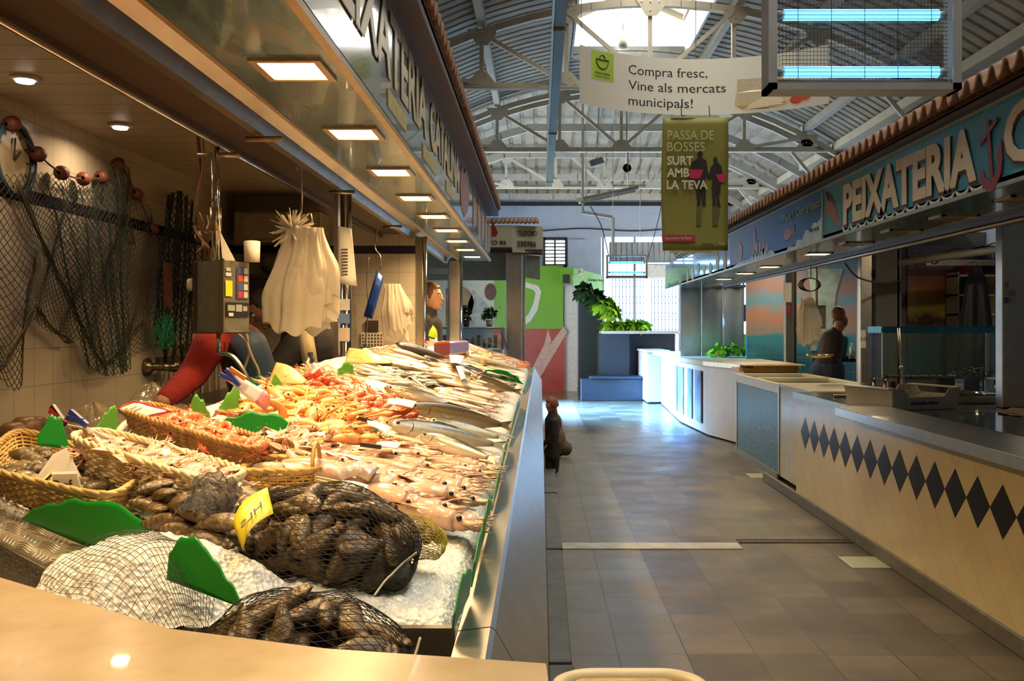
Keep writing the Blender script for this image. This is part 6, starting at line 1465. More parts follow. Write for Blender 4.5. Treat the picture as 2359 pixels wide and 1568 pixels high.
for i in range(12): P = Q4(rr.uniform(-.7, .7), rr.uniform(-.7, .7), .55 + .3 * rr.random()); q3(P, orient((1, rr.uniform(-.5, .5), 0)), 1.1, 'tiny squid in the small round basket', 'tiny squids in the small round basket')
for i in range(120):
    u, v = rr.uniform(-.85, .93), rr.uniform(-.85, .85); P = Q2(u, v, .62 + .35 * rr.random()); q3(P, orient((rr.uniform(-1, 1), rr.uniform(-1, 1), rr.uniform(-.2, .2)), (rr.uniform(-.4, .5), rr.uniform(-.5, .3), 1)), rr.uniform(.8, 1.25), 'small pale octopus like squid in the long pale basket', 'small squids in the long pale basket')

# ---- fish ----
def fishmat(n, back, side, belly, sp=.2, band=0):
    m = NT(n); g = m.n('TexCoord'); p = m.xyz(g.outputs['Generated']); f = m.ma('ADD', p[1], m.ma('MULTIPLY_ADD', m.noise(60, 3), .16, -.08))
    c = m.ramp(f, [(.22, belly), (.40, side), (.52, side), (.62, back)])
    if band: c = m.mix(m.ma('MULTIPLY', m.ma('GREATER_THAN', m.ma('SINE', m.ma('ADD', m.ma('MULTIPLY', p[0], 90), m.ma('MULTIPLY', m.noise(40, 2), 9))), .3), m.ma('GREATER_THAN', p[1], .6)), c, (.015, .018, .02))
    sc_ = m.vor(420)[0]; c = m.mix(m.ma('MULTIPLY', sc_, .35), c, tuple(x * .45 for x in side)); oi = m.n('ObjectInfo'); c = m.mix(m.ma('MULTIPLY', oi.outputs['Random'], .25), c, side)
    m.set(col=c, rough=.2, metal=.15, spec=.7, coat=.4); m.bump(sc_, .15, .001); return m.m
def fish(name, m, w=.11, th=.055, head=.22, tail=.09, cat='fish', label='x'):
    """unit length fish along x, back towards +y, lying on its side"""
    b = MB(); n = 20; R_ = []
    for i in range(n + 1):
        t = i / n; v = (math.sin(PI * min(1, (t * .9 + .03)) ** .75) ** .8) if t < .5 else max(.13, (math.sin(PI * (t * .9 + .03) ** .75)) ** .8)
        R_.append((w * v, th * v))
    R_[0] = (w * .12, th * .12)
    b.ring([(-.5 + .88 * i / n, 0, 0) for i in range(n + 1)], R_, 14, up=(0, 0, 1))
    b.add([(.36, w * .14, .004), (.36, -w * .14, .004), (.5, -w * tail * 6, .002), (.455, 0, .004), (.5, w * tail * 6, .002)], [(0, 1, 2, 3), (0, 3, 4)])
    b.add([(.36, w * .14, -.002), (.36, -w * .14, -.002), (.5, -w * tail * 6, 0), (.455, 0, -.002), (.5, w * tail * 6, 0)], [(3, 2, 1, 0), (4, 3, 0)])
    b.add([(-.18, w * .93, 0), (-.10, w * 1.2, .002), (.05, w * 1.0, .002), (.12, w * .66, 0)], [(0, 1, 2, 3)]); b.add([(.1, -w * .7, 0), (.16, -w * 1.0, .002), (.26, -w * .45, 0)], [(0, 1, 2)])
    b.add([(-.26, -w * .2, th * .9), (-.15, -w * .6, th * .95), (-.10, -w * .35, th * .95), (-.24, 0, th * 1.0)], [(0, 1, 2, 3)])
    o = b.build(name, [m]); tag(o, label, cat)
    q = MB(); q.sphere((-.43, w * .18, th * .52), .015, 8, 6); q.build('eye', [MATS['black_eye']], o)
    q = MB(); q.ring([(-.33, w * .7, th * .45), (-.305, w * .2, th * .90), (-.31, -w * .3, th * .85), (-.34, -w * .65, th * .45)], .004, 4); q.build('gill', [mat('dark_gill', (.08, .03, .02), .4)], o)
    return o
FM1 = fishmat('dark_silver_fish', (.015, .014, .01), (.22, .17, .09), (.58, .47, .30)); FM2 = fishmat('brown_fish', (.05, .032, .012), (.22, .15, .06), (.55, .42, .22)); FM3 = fishmat('mackerel_skin', (.02, .035, .035), (.36, .33, .22), (.70, .64, .48), band=1)
FM4 = fishmat('pink_fish', (.52, .10, .05), (.68, .28, .17), (.78, .58, .42)); FM5 = fishmat('pale_fish', (.26, .16, .07), (.52, .37, .20), (.70, .58, .40)); FM6 = fishmat('black_fish', (.012, .012, .012), (.04, .035, .03), (.12, .1, .08))
fs = {'dark': Spawner(fish('silver_fish', FM1)), 'brown': Spawner(fish('brown_fish', FM2, .10, .06)), 'mack': Spawner(fish('mackerel', FM3, .09, .05)), 'pink': Spawner(fish('pink_fish', FM4, .12, .06)), 'pale': Spawner(fish('pale_fish', FM5, .11, .05)), 'black': Spawner(fish('black_fish', FM6, .13, .07)), 'flat': Spawner(fish('flatfish', FM5, .2, .025))}
def fishat(kind, p0, p1, lift, label, flip=1, fat=1.0, group=None, rolls=0.0):
    m_ = place((p0[0] + p1[0]) / 2, (p0[1] + p1[1]) / 2, lift); dx = (p1[0] - p0[0]) / F_ * m_.y
    sl = lerp(.20, .33, smoothstep(1.8, 4.3, m_.y)); h = CH - m_.z
    dy = max(-.7, min(.7, (sl - (p1[1] - p0[1]) / (p1[0] - p0[0])) * m_.y / h)) * dx
    d = Vector((dx, dy, -sl * dx)); L = min(.62, d.length)
    if m_.x + abs(dx) / 2 > -.09: m_.x = -.09 - abs(dx) / 2; m_.z = Tz(m_.x, m_.y) + lift
    return fs[kind](m_, orient(d, (.3, -.1, 1), .95 if kind in ('mack', 'brown', 'dark') else rolls), (L, L * fat * flip, L * fat), label, group)
fishat('mack', (905, 978), (1170, 1030), .05, 'dark backed mackerel topmost of the row beside the steel lip', 1)
fishat('mack', (960, 1000), (1150, 1062), .05, 'mackerel with a silver belly, nearest the squid rows', 1)
fishat('mack', (1010, 975), (1195, 1018), .055, 'mackerel lying partly under the pale flat fish tails', 1)
fishat('mack', (900, 988), (1060, 1030), .035, 'mackerel behind the front one, left of its belly', 1)
fishat('brown', (885, 893), (1085, 948), .055, 'long olive brown fish lying diagonally behind the white card', 1, .85)
fishat('brown', (962, 945), (1196, 985), .05, 'thick brown spotted fish lying across the middle of the counter', 1, .9)
fishat('brown', (1062, 868), (1215, 905), .05, 'brown fish with a whip tail below the small far green leaf', 1, .9)
fishat('brown', (870, 915), (990, 960), .04, 'shorter brown fish tucked left of the thick spotted one', 1, .9)
fishat('black', (918, 822), (1035, 798), .09, 'black fish lying on top of the far heap beside the red slab', 1, 1.0)
fishat('black', (975, 842), (1012, 812), .07, 'cut dark fish piece on the cream fillets of the far heap', 1, 1.8)
fishat('dark', (1040, 835), (1110, 880), .07, 'dark grey fish standing up near the far green leaf', 1, 1.2)
fishat('dark', (1010, 860), (1190, 880), .03, 'silver fish under the far green leaf', 1, .9)
fishat('pink', (805, 940), (935, 955), .03, 'pink fish with a bare side, right of the red shrimps', 1, .9)
fishat('pink', (820, 922), (1000, 968), .035, 'large pinkish brown fish fillet end touching the white card', 1, .8)
fishat('flat', (985, 965), (1180, 1010), .035, 'pale flatfish above the mackerel row', 1, .8)
fishat('flat', (860, 965), (1020, 985), .04, 'pale flatfish left of the mackerel row', 1, .8)
fishat('flat', (925, 1015), (1130, 1062), .012, 'pale flatfish under the front mackerel', 1, .7)
fishat('flat', (1035, 985), (1190, 1000), .02, 'pink tinged flatfish whose tail hangs over the lip', 1, .8)
fishat('pale', (905, 770 + 40), (990, 825), .07, 'cream fillet on the far heap below the black fish', 1, 1.3); fishat('pale', (935, 812), (1050, 830), .06, 'cream fillet across the far heap', 1, 1.4)
fishat('pale', (1080, 825), (1210, 848), .05, 'long white fish on the far heap above the green leaf', 1, 1.1)
rr = random.Random(44)
PINKR = [(1000, 905), (1100, 900), (1218, 925), (1210, 975), (1120, 965), (1040, 935)]
for P in region(PINKR, .10, .075, .02, xmax=-.19): fs['pink'](P, orient((1, rr.uniform(-.5, .1), -.2), (rr.uniform(-.2, .6), rr.uniform(-.3, .3), 1)), (.19, .25, .2), 'small pinkish red fish in the row behind the thick spotted fish', 'small pink fish behind the spotted fish')
for P in region(PINKR, .12, .10, .045, xmax=-.2): fs['pale'](P, orient((1, rr.uniform(-.5, .1), -.2), (rr.uniform(-.2, .6), rr.uniform(-.3, .3), 1)), (.20, .24, .2), 'pale small fish mixed with the pink fish by the lip', 'pale fish mixed with the pink fish')
SARD = [(800, 848), (880, 842), (960, 862), (1000, 885), (930, 888), (850, 868)]
for P in region(SARD, .055, .035, .03) + region(SARD, .07, .045, .05): fs['mack'](P, orient((rr.uniform(.3, 1), rr.uniform(-.8, .5), rr.uniform(-.2, .1)), (rr.uniform(-.2, .6), rr.uniform(-.5, .4), 1)), (.13, .15, .13), 'thin silver and black anchovy in the heap behind the green leaf by the post', 'anchovies heaped near the first post')
MIX = [(860, 825), (930, 808), (1000, 820), (1060, 840), (1190, 860), (1200, 880), (1080, 890), (960, 868), (880, 850)]
k_ = ['pale', 'flat', 'pale', 'pink', 'dark']
for i, P in enumerate(region(MIX, .13, .12, .02, xmax=-.24) + region(MIX, .16, .15, .05, xmax=-.24)): fs[k_[i % 5]](P, orient((1, rr.uniform(-.7, .3), -.2), (rr.uniform(-.2, .6), rr.uniform(-.3, .3), 1)), (.28, .36, .3), ['cream coloured fish in the mixed far heap', 'cream flat fish in the mixed far heap', 'cream coloured fish in the mixed far heap', 'pink fish in the mixed far heap', 'dark silver fish in the mixed far heap'][i % 5], ['cream fish in the far heap', 'flat fish in the far heap', 'cream fish in the far heap', 'pink fish in the far heap', 'silver fish in the far heap'][i % 5])
FAR = [(1060, 795), (1110, 800), (1230, 832), (1225, 850), (1120, 830), (1050, 815)]
for P in region(FAR, .12, .16, .03, xmax=-.22) + region([(1080, 850), (1210, 850), (1215, 880), (1120, 875)], .13, .14, .02, xmax=-.22): fs['dark'](P, orient((1, rr.uniform(-.7, .3), -.2), (rr.uniform(-.2, .6), rr.uniform(-.3, .3), 1)), (.26, .28, .22), 'slim silver fish on the farthest part of the counter', 'slim silver fish at the far end')
PF = [(755, 872), (800, 868), (905, 893), (985, 935), (960, 945), (880, 930), (800, 895)]
for P in region(PF, .11, .07, .03): fs['pale'](P, orient((1, rr.uniform(-.5, -.1), -.2), (rr.uniform(-.2, .6), rr.uniform(-.3, .3), 1)), (.28, .36, .28), 'pale pinkish fish beside the red shrimp heap', 'pale fish beside the red shrimps')
PF2 = [(880, 965), (960, 968), (1020, 1000), (1010, 1030), (900, 1005), (860, 990)]
for P in region(PF2, .12, .08, .02): fs['pale'](P, orient((1, rr.uniform(-.4, .1), -.2), (rr.uniform(-.2, .6), rr.uniform(-.3, .3), 1)), (.26, .34, .28), 'pale silver fish left of the mackerels', 'pale fish left of the mackerels')
# red tuna slab, orange pieces, snails
b = MB(); A, B = place(1018, 812, .1), place(1066, 806, .1); b.obox((A + B) / 2 + Vector((0, 0, .02)), (B - A) / 2, (.03, .12, .0), (0, 0, .04)); tag(b.build('tuna_slab', [mat('red_tuna_flesh', (.62, .10, .04), .3, var=.15, nscale=30, coat=.3)], bevel=.012, seg=2), 'big red slab of tuna topping the far heap', 'tuna slab')
SN = mat('yellow_snail_shell', (.72, .50, .20), .35, var=.25, nscale=40, rand=.2); b = MB(); b.lathe([(0, -.02), (.014, -.014), (.02, 0), (.015, .012), (.006, .02), (0, .026)], n=10); b.sphere((.008, 0, -.012), .012, 8, 6); o = b.build('sea_snail', [SN]); tag(o, 'x', 'snail'); sn = Spawner(o)
for P in region([(1030, 798), (1068, 800), (1075, 818), (1035, 815)], .045, .05, .07) + region([(1100, 815), (1130, 818), (1125, 835), (1105, 832)], .05, .06, .04): sn(P, (rr.uniform(-1, 1), rr.uniform(-1, 1), rr.uniform(0, 6)), rr.uniform(1, 1.5), 'round yellow sea snail on the far heap', 'yellow sea snails on the far heap')
# orange cooked crabs at the back edge
def crab(P, s, label):
    t = thing('crab', label, 'crab', P); CM = mat('orange_crab', (.80, .22, .05), .35, var=.2, nscale=50, bump=.4)
    b = MB(); b.sphere(P, (.05 * s, .04 * s, .022 * s), 14, 8); b.build('shell', [CM], t)
    for sg_ in (-1, 1):
        for k in range(4): b = MB(); q = P + Vector((sg_ * .035 * s, (.02 - .014 * k) * s, 0)); b.ring([q, q + Vector((sg_ * .035 * s, 0, .015 * s)), q + Vector((sg_ * .06 * s, -.005 * s, -.015 * s))], [.006 * s, .005 * s, .002 * s], 6); b.build('leg', [CM], t)
        b = MB(); q = P + Vector((sg_ * .03 * s, -.03 * s, 0)); b.ring([q, q + Vector((sg_ * .03 * s, -.025 * s, .006)), q + Vector((sg_ * .005 * s, -.05 * s, .006))], [.007 * s, .013 * s, .003 * s], 8); b.build('claw', [CM], t)
crab(place(585, 925, .04), .55, 'orange crab at the back edge below the large white price card'); crab(place(540, 952, .04), .5, 'orange crab at the back edge beside the bright green leaf')
# scallop shell shaped orange pieces standing at the back
for k, (px, py, L, l) in enumerate(((665, 882, .10, 'orange yellow shellfish tray leaning at the back edge near the wooden skewers'), (850, 836, .18, 'orange yellow shellfish tray leaning at the back edge by the end wall'))):
    P = place(px, py, .03); b = MB(); b.grid(lambda u, v: P + Vector(((u - .5) * L, .09 * (v - .5), .022 * math.sin(PI * u) * v + .06 * (1 - u) ** 1.5 * v)), 14, 5); o = b.build('orange_tray', [mat('amber_tray', (.55, .20, .02), .35, var=.3, nscale=35, col2=(.60, .38, .16))], solid=.004); tag(o, l, 'tray')

# ---- green dividers (wavy plastic sheets) ----
def greenm(n, c): 
    m = NT(n); c_ = m.mix(m.noise(4, 4), c, tuple(x * .75 for x in c)); m.set(col=c_, rough=.3, sss=.0, coat=.2)
    tl = m.n('BsdfTranslucent'); m.l(c_, tl.inputs[0]); ms = m.n('MixShader'); ms.inputs[0].default_value = .35; m.l(m.b.outputs[0], ms.inputs[1]); m.l(tl.outputs[0], ms.inputs[2]); m.l(ms.outputs[0], m.o.inputs[0]); return m.m
G1 = greenm('green_plastic', (.02, .36, .035)); G2 = greenm('pale_green_plastic', (.18, .50, .06))
def divider(p0, p1, prof, label, m=None, lean=(0, 0), l0=-.03, l1=-.03, bow=0.0, cat='divider'):
    A, B = (place(p0[0], p0[1], l0), place(p1[0], p1[1], l1)) if l0 < .5 else (W3(p0[0], p0[1], l0), W3(p1[0], p1[1], l1)); n = 28; d = (B - A); nr = Vector((d.y, -d.x, 0)).normalized()
    prof = [(a_, c_ * (1.45 if l0 in (.01, .02) else 1)) for a_, c_ in prof]
    def hgt(t):
        for (t0, h0), (t1, h1) in zip(prof, prof[1:]):
            if t0 <= t <= t1: s = (t - t0) / (t1 - t0 + 1e-9); return lerp(h0, h1, s * s * (3 - 2 * s))
        return prof[-1][1]
    def S(u, v):
        P = lerp(A, B, u); h = hgt(u) / F_ * P.y; h = max(h, .001) * (1 + .03 * math.sin(u * 23))
        return P + nr * (bow * math.sin(PI * u)) + Vector((lean[0] * v * h, lean[1] * v * h, v * h))
    b = MB(); b.grid(S, n, 8); o = b.build('green_divider', [m or G1], solid=.0022); tag(o, label, cat); return o
divider((52, 1196), (405, 1345), [(0, 4), (.08, 34), (.2, 64), (.38, 96), (.55, 118), (.66, 122), (.8, 112), (.93, 88), (1, 66)], 'largest wavy green plastic divider, in front of the nearest basket', G1, (0, .1), 1.13, 1.075)
divider((385, 1335), (560, 1400), [(0, 60), (.16, 108), (.3, 115), (.45, 105), (.6, 80), (.8, 48), (1, 8)], 'green plastic divider shaped like a fin, right of the largest one', G1, (.05, .1), 0, 0)
divider((500, 985), (700, 1030), [(0, 6), (.15, 22), (.4, 38), (.7, 42), (.9, 25), (1, 4)], 'long wavy green leaf divider between the brown basket and the langoustines', G1, (0, .2), .02, .01)
divider((85, 1025), (160, 1035), [(0, 18), (.35, 50), (.6, 48), (1, 8)], 'dark green divider leaning behind the nearest basket', G1, (0, .2), .02, .02)
divider((222, 1000), (268, 1000), [(0, 14), (.4, 34), (.8, 46), (1, 40)], 'pale green divider left of the brown basket', G2, (0, .1), .01, .01)
divider((432, 975), (490, 985), [(0, 22), (.25, 48), (.55, 42), (.8, 26), (1, 6)], 'pale green divider standing behind the brown basket', G2, (0, .1), .01, .01)
divider((505, 950), (555, 952), [(0, 10), (.4, 32), (.75, 46), (1, 22)], 'pale green divider left of the large white price card', G2, (0, .1), .01, .01)
divider((618, 912), (655, 914), [(0, 15), (.4, 36), (.7, 26), (1, 4)], 'green divider below the wooden skewers', G2, (0, .1), .01, .01)
divider((683, 880), (712, 882), [(0, 8), (.5, 24), (1, 6)], 'small green divider left of the red edged price card', G2, (0, .1), .01, .01)
divider((778, 878), (815, 880), [(0, 20), (.5, 32), (.9, 28), (1, 8)], 'bright green divider at the foot of the first steel post', G2, (0, .1), .01, .01)
divider((1105, 862), (1205, 885), [(0, 4), (.2, 16), (.5, 22), (.8, 16), (1, 2)], 'long dark green leaf lying on the farthest fish', G1, (0, .3), .04, .03)
divider((850, 1010), (878, 985), [(0, 4), (.5, 20), (1, 4)], 'narrow green leaf blade between the langoustines and the mackerels', G1, (.2, .2), .02, .02)
divider((812, 1012), (832, 1014), [(0, 6), (.5, 26), (1, 4)], 'small upright green leaf at the end of the langoustine heap', G1, (0, .2), .02, .02)
lip = [((1042, 1452), (1080, 1370), [(0, 40), (.25, 105), (.45, 90), (.7, 84), (1, 55)], 'green divider at the lip nearest the camera'), ((1086, 1352), (1106, 1268), [(0, 60), (.4, 82), (.8, 66), (1, 30)], 'second green divider along the lip, counted from the near end'),
       ((1108, 1262), (1128, 1188), [(0, 70), (.3, 90), (.6, 66), (1, 36)], 'third green divider along the lip, counted from the near end'), ((1133, 1176), (1157, 1082), [(0, 12), (.3, 46), (.7, 40), (1, 14)], 'fourth green divider along the lip, counted from the near end'),
       ((1153, 1085), (1168, 1030), [(0, 14), (.4, 38), (.8, 28), (1, 8)], 'fifth green divider along the lip, beside the mackerel tails'), ((1170, 1020), (1196, 935), [(0, 12), (.5, 34), (.9, 26), (1, 6)], 'sixth green divider along the lip, beside the pink fish'), ((1205, 905), (1222, 865), [(0, 8), (.5, 16), (1, 4)], 'farthest green divider along the lip')]
for p0, p1, prof, l in lip: divider(p0, p1, prof, l, G1, (.12, 0), 0, 0)
# ---- price cards with clothes pegs ----
PEGC = {'blue': (.03, .06, .30), 'red': (.60, .03, .02), 'orange': (.75, .22, .04), 'wood': (.62, .42, .18), 'black': (.02, .02, .03)}
def pricecard(quad, label, pegs=(), foot=None, border=None, lift=.05, glare=1.0):
    c = [place(x, y, lift) if not isinstance(lift, (list, tuple)) else place(x, y, lift[i]) for i, (x, y) in enumerate(quad)]
    t = thing('price_card', label, 'price card', sum(c, Vector()) / 4); WC = mat('white_card', (.86, .84, .80), .35, var=.03)
    b = MB(); b.grid(lambda u, v: lerp(lerp(c[0], c[1], u), lerp(c[3], c[2], u), v) + Vector((0, -.004, .004)) * math.sin(PI * u), 6, 4); b.build('card', [WC], t, solid=.0012)
    if foot:
        b = MB(); b.grid(lambda u, v: lerp(lerp(c[0], c[1], lerp(.72, 1.12, u)), lerp(c[3], c[2], lerp(.72, 1.12, u)), v) + Vector((0, -.006, .003)), 3, 3); b.build('coloured_foot', [mat('card_' + foot, PEGC[foot] if foot in PEGC else (.8, .35, .4), .4)], t, solid=.001)
    if border:
        b = MB(); b.ring([c[0], c[1], c[2], c[3]], .0035, 4, closed=True); b.build('border', [mat('card_border_red', (.65, .04, .04), .4)], t)
    for (x0, y0, x1, y1, col) in pegs:
        A = place(x0, y0, lift if not isinstance(lift, (list, tuple)) else lift[0]); Bq = Vector(((x1 - VX) / F_ * A.y, A.y - .012, CH - (y1 - VY) / F_ * A.y)); A = Vector(((x0 - VX) / F_ * A.y, A.y - .008, A.z))
        b = MB(); b.beam(A, Bq, .006, .009); b.build('peg', [mat('peg_' + col, PEGC[col], .4)], t)
    return t
def W3y(px, py, Y): return Vector(((px - VX) / F_ * Y, Y, CH - (py - VY) / F_ * Y))
def standcard(quad, Y, label, pegs=(), foot=None, border=None, marks=0):
    """card standing in the fish, facing the customer"""
    c = [W3y(x, y, Y + (.02 if i in (0, 3) else -.02)) for i, (x, y) in enumerate(quad)]
    t = thing('price_card', label, 'price card', sum(c, Vector()) / 4); WC = mat('white_card', (.86, .84, .80), .35, var=.03)
    b = MB(); b.grid(lambda u, v: lerp(lerp(c[0], c[1], u), lerp(c[3], c[2], u), v) + Vector((0, -.006, 0)) * math.sin(PI * u), 6, 4); b.build('card', [WC], t, solid=.0012)
    if foot:
        b = MB(); b.grid(lambda u, v: lerp(lerp(c[0], c[1], lerp(.8, 1.2, u)), lerp(c[3], c[2], lerp(.8, 1.2, u)), v) + Vector((0, -.003, 0)), 3, 3); b.build('coloured_foot', [mat('card_foot_' + foot, {'pink': (.75, .30, .40), 'red': (.62, .05, .03)}[foot], .4)], t, solid=.001)
    if border: b = MB(); b.ring(c, .003, 4, closed=True); b.build('border', [mat('card_border_red', (.65, .04, .04), .4)], t)
    for (x0, y0, x1, y1, col) in pegs:
        b = MB(); b.beam(W3y(x0, y0, Y - .02), W3y(x1, y1, Y - .03), .007, .01); b.build('peg', [mat('peg_' + col, PEGC[col], .4)], t)
    for k in range(marks):
        b = MB(); A = lerp(lerp(c[0], c[1], .25 + .15 * k), lerp(c[3], c[2], .25 + .15 * k), .25) + Vector((0, -.009, 0)); Bq = lerp(lerp(c[0], c[1], .3 + .15 * k), lerp(c[3], c[2], .3 + .15 * k), .7) + Vector((0, -.009, 0)); b.beam(A, Bq, .002, .001); b.build('pen_stroke', [PRINT], t)
    return t
standcard([(540, 862), (606, 908), (578, 925), (534, 878)][0:4] if False else [(545, 860), (620, 905), (598, 935), (535, 885)], 2.33, 'large glossy white price card with a blue and an orange peg at the back edge', [(520, 850, 552, 887, 'blue'), (508, 862, 545, 880, 'blue'), (530, 848, 565, 872, 'orange')], 'pink')
standcard([(712, 822), (742, 852), (722, 868), (704, 836)], 3.0, 'white price card with a red foot in front of the plastic bags', [(712, 812, 722, 834, 'black'), (718, 812, 716, 836, 'black')], 'red')
standcard([(150, 975), (205, 985), (262, 1012), (170, 1000)], 1.74, 'white price card held by a red and a blue peg behind the pale basket', [(120, 935, 150, 978, 'black'), (116, 944, 150, 976, 'red'), (162, 947, 200, 980, 'blue'), (155, 962, 190, 970, 'blue')], None, None, 2)
standcard([(310, 925), (392, 948), (330, 962), (270, 942)], 2.0, 'white price card with a red border on the end of the brown basket', [], None, True, 2)
pricecard([(845, 968), (905, 985), (890, 998), (848, 980)], 'white price card with a dark peg between the prawns and the mackerels', [(830, 952, 862, 972, 'black'), (828, 962, 860, 970, 'black')], lift=.07)
pricecard([(870, 1018), (925, 1022), (915, 1034), (860, 1030)], 'white price card with a dark peg on the long squids', [(832, 1022, 880, 1028, 'black')], lift=.06)
pricecard([(780, 1108), (850, 1118), (845, 1138), (795, 1126)], 'white price card with a yellow peg lying on the cuttlefish', [(728, 1100, 790, 1112, 'wood'), (732, 1108, 788, 1120, 'wood')], lift=.06)
pricecard([(895, 918), (960, 925), (950, 940), (890, 930)], 'plain white card on the pink fillet in the middle', [], lift=.08)
pricecard([(1050, 843), (1065, 843), (1075, 875), (1062, 875)], 'narrow white card stuck between the far fish', [], lift=.09)
pricecard([(1035, 818), (1070, 820), (1062, 840), (1038, 836)], 'white card on the far heap below the snails', [], lift=.10)
standcard([(975, 790), (1005, 778), (1012, 792), (985, 800)], 6.6, 'white price card with a red peg on the black fish', [(968, 780, 985, 790, 'red'), (985, 775, 1002, 780, 'black')])
standcard([(1068, 785), (1105, 800), (1100, 812), (1066, 800)], 7.6, 'white card behind the red tuna slab', [])
standcard([(1078, 800), (1100, 830), (1072, 828), (1070, 805)], 7.2, 'white paper cone right of the snails', [])
# skewers at the back edge
for k, (a_, c_) in enumerate((((618, 858), (700, 892)), ((612, 870), (690, 888)), ((640, 855), (705, 898)))):
    b = MB(); b.ring([W3y(a_[0], a_[1], 3.3), W3y(c_[0], c_[1], 3.2)], [.002, .004], 6); tag(b.build('wooden_skewer', [mat('amber_wood', (.70, .42, .10), .5)]), ['upper wooden skewer pointing left above the shrimps', 'lowest wooden skewer pointing left above the shrimps', 'steepest wooden skewer above the shrimps'][k], 'skewer')
# plastic wrapped block on the cuttlefish
b = MB(); P = place(822, 1092, .055); b.grid(lambda u, v: P + Vector(((u - .5) * .06, (v - .5) * .05, .01 * math.sin(u * PI) + .004 * mn.noise(Vector((u * 9, v * 9, 0))))), 14, 12); tag(b.build('wrapped_block', [mat('wrapped_pale_pink', (.80, .60, .50), .12, coat=1, bump=.5)], solid=.02), 'plastic wrapped pinkish block on top of the cuttlefish', 'package')
# ================= THINGS IN AND ON THE LEFT STALL =================
# wall clock
XW = -2.09
def UW(px, py, off=.02): x = XW + off; Y = x * F_ / (px - VX); return Vector((x, Y, CH - (py - VY) / F_ * Y))
c = UW(36, 366); t = thing('wall_clock', 'round blue rimmed wall clock hanging above the fishing net', 'clock', c)
b = MB(); b.lathe([(.13, 0), (.145, 0), (.15, .015), (.145, .03), (.134, .032), (.13, .02)], (c.x - .02, c.y, c.z), 32, axis='X'); b.build('rim', [mat('blue_clock_rim', (.035, .075, .13), .35)], t)
b = MB(); b.lathe([(0, .008), (.128, .008)], (c.x - .02, c.y, c.z), 32, axis='X'); b.build('dial', [mat('cream_dial', (.55, .45, .28), .3, coat=.4)], t)
for k in range(12):
    a = k * PI / 6; b = MB(); b.obox((c.x - .009, c.y + .108 * math.sin(a), c.z + .108 * math.cos(a)), (.001, 0, 0), (0, .010 * math.sin(a) + .0015, .010 * math.cos(a)), (0, -.002 * math.cos(a), .002 * math.sin(a))); b.build('hour_mark', [PRINT], t)
for a, l in ((.12, .085), (.9, .06)): b = MB(); b.beam((c.x - .006, c.y, c.z), (c.x - .006, c.y + l * math.sin(a), c.z + l * math.cos(a)), .004, .006, up=(1, 0, 0)); b.build('hand', [PRINT], t)
# fishing nets on the wall: diamond mesh draped with floats
NETW = mat('blue_green_twine', (.030, .045, .045), .7, var=.3, nscale=6, col2=(.08, .05, .02)); ROPE = mat('brown_rope', (.10, .055, .025), .8)
def netsheet(name, top, bot, nu, nv, label, seed, thr=.0022, m_=None, sag=.05, tucks=3):
    """top/bot: lists of wall pixels giving the edges; a slack diamond mesh hangs between"""
    T_ = bez([UW(x, y, o) for x, y, o in top], 12); B_ = bez([UW(x, y, o) for x, y, o in bot], 12)
    def at(L, u): q = u * (len(L) - 1); i = min(int(q), len(L) - 2); return lerp(L[i], L[i + 1], q - i)
    def S(u, v):
        g = u + .018 * math.sin(v * 5 + u * 20) * math.sin(PI * v); g = max(0, min(1, g)); P = lerp(at(T_, g), at(B_, g), v)
        n_ = mn.noise(Vector((u * 5, v * 3, seed))); 
        return P + Vector((.012 + .03 * abs(mn.noise(Vector((u * 4, v * 1.5, seed + 5)))) + .012 * math.sin(u * 40), .02 * n_, -sag * math.sin(PI * v) * abs(math.sin(u * PI * tucks)) * .6))
    b = MB()
    for i in range(-nv, nu + nv):
        for sg_ in (1, -1):
            pts = []
            for j in range(nv + 1):
                u = (i + sg_ * j * .5 + (0 if sg_ > 0 else nv * .5)) / nu
                if 0 <= u <= 1: pts.append(S(u, j / nv))
                elif pts: break
            if len(pts) > 1: b.ring(pts, thr, 3, False)
    o = b.build(name, [m_ or NETW]); return tag(o, label, 'fishing net'), S
NT2 = lambda n, c: mat(n, c, .7, var=.3, nscale=5)
netsheet('fishing_net', [(-120, 420, .02), (20, 400, .02), (120, 400, .02), (200, 430, .02), (275, 380, .02), (330, 480, .02), (360, 560, .02)], [(-120, 640, .02), (20, 900, .03), (60, 740, .04), (110, 770, .03), (180, 790, .03), (250, 850, .05), (330, 800, .05)], 60, 44, 'big dark fishing net draped across the tiled wall under the clock', 1, .0017, tucks=3)
netsheet('fishing_net', [(80, 405, .04), (160, 430, .05), (230, 430, .05), (275, 380, .04)], [(190, 840, .07), (230, 865, .07), (265, 862, .07), (290, 850, .07)], 30, 50, 'bunched middle layer of fishing net gathered to a point near the tap', 3, .0018, NT2('dark_teal_twine', (.03, .06, .055)), tucks=2)
netsheet('fishing_net', [(380, 450, .05), (410, 440, .06), (440, 470, .05)], [(340, 740, .06), (390, 800, .08), (430, 815, .06)], 26, 40, 'thick blue green bundle of net hanging in the corner beside the scale', 5, .0024, NT2('deep_teal_twine', (.012, .035, .035)), tucks=2)
netsheet('fishing_net', [(360, 540, .04), (420, 500, .05), (470, 560, .04)], [(350, 780, .05), (400, 830, .06), (470, 700, .05)], 22, 30, 'brownish net behind the blue green bundle in the corner', 7, .002, NT2('olive_twine', (.06, .05, .025)), tucks=2)
b = MB(); rr = random.Random(6)
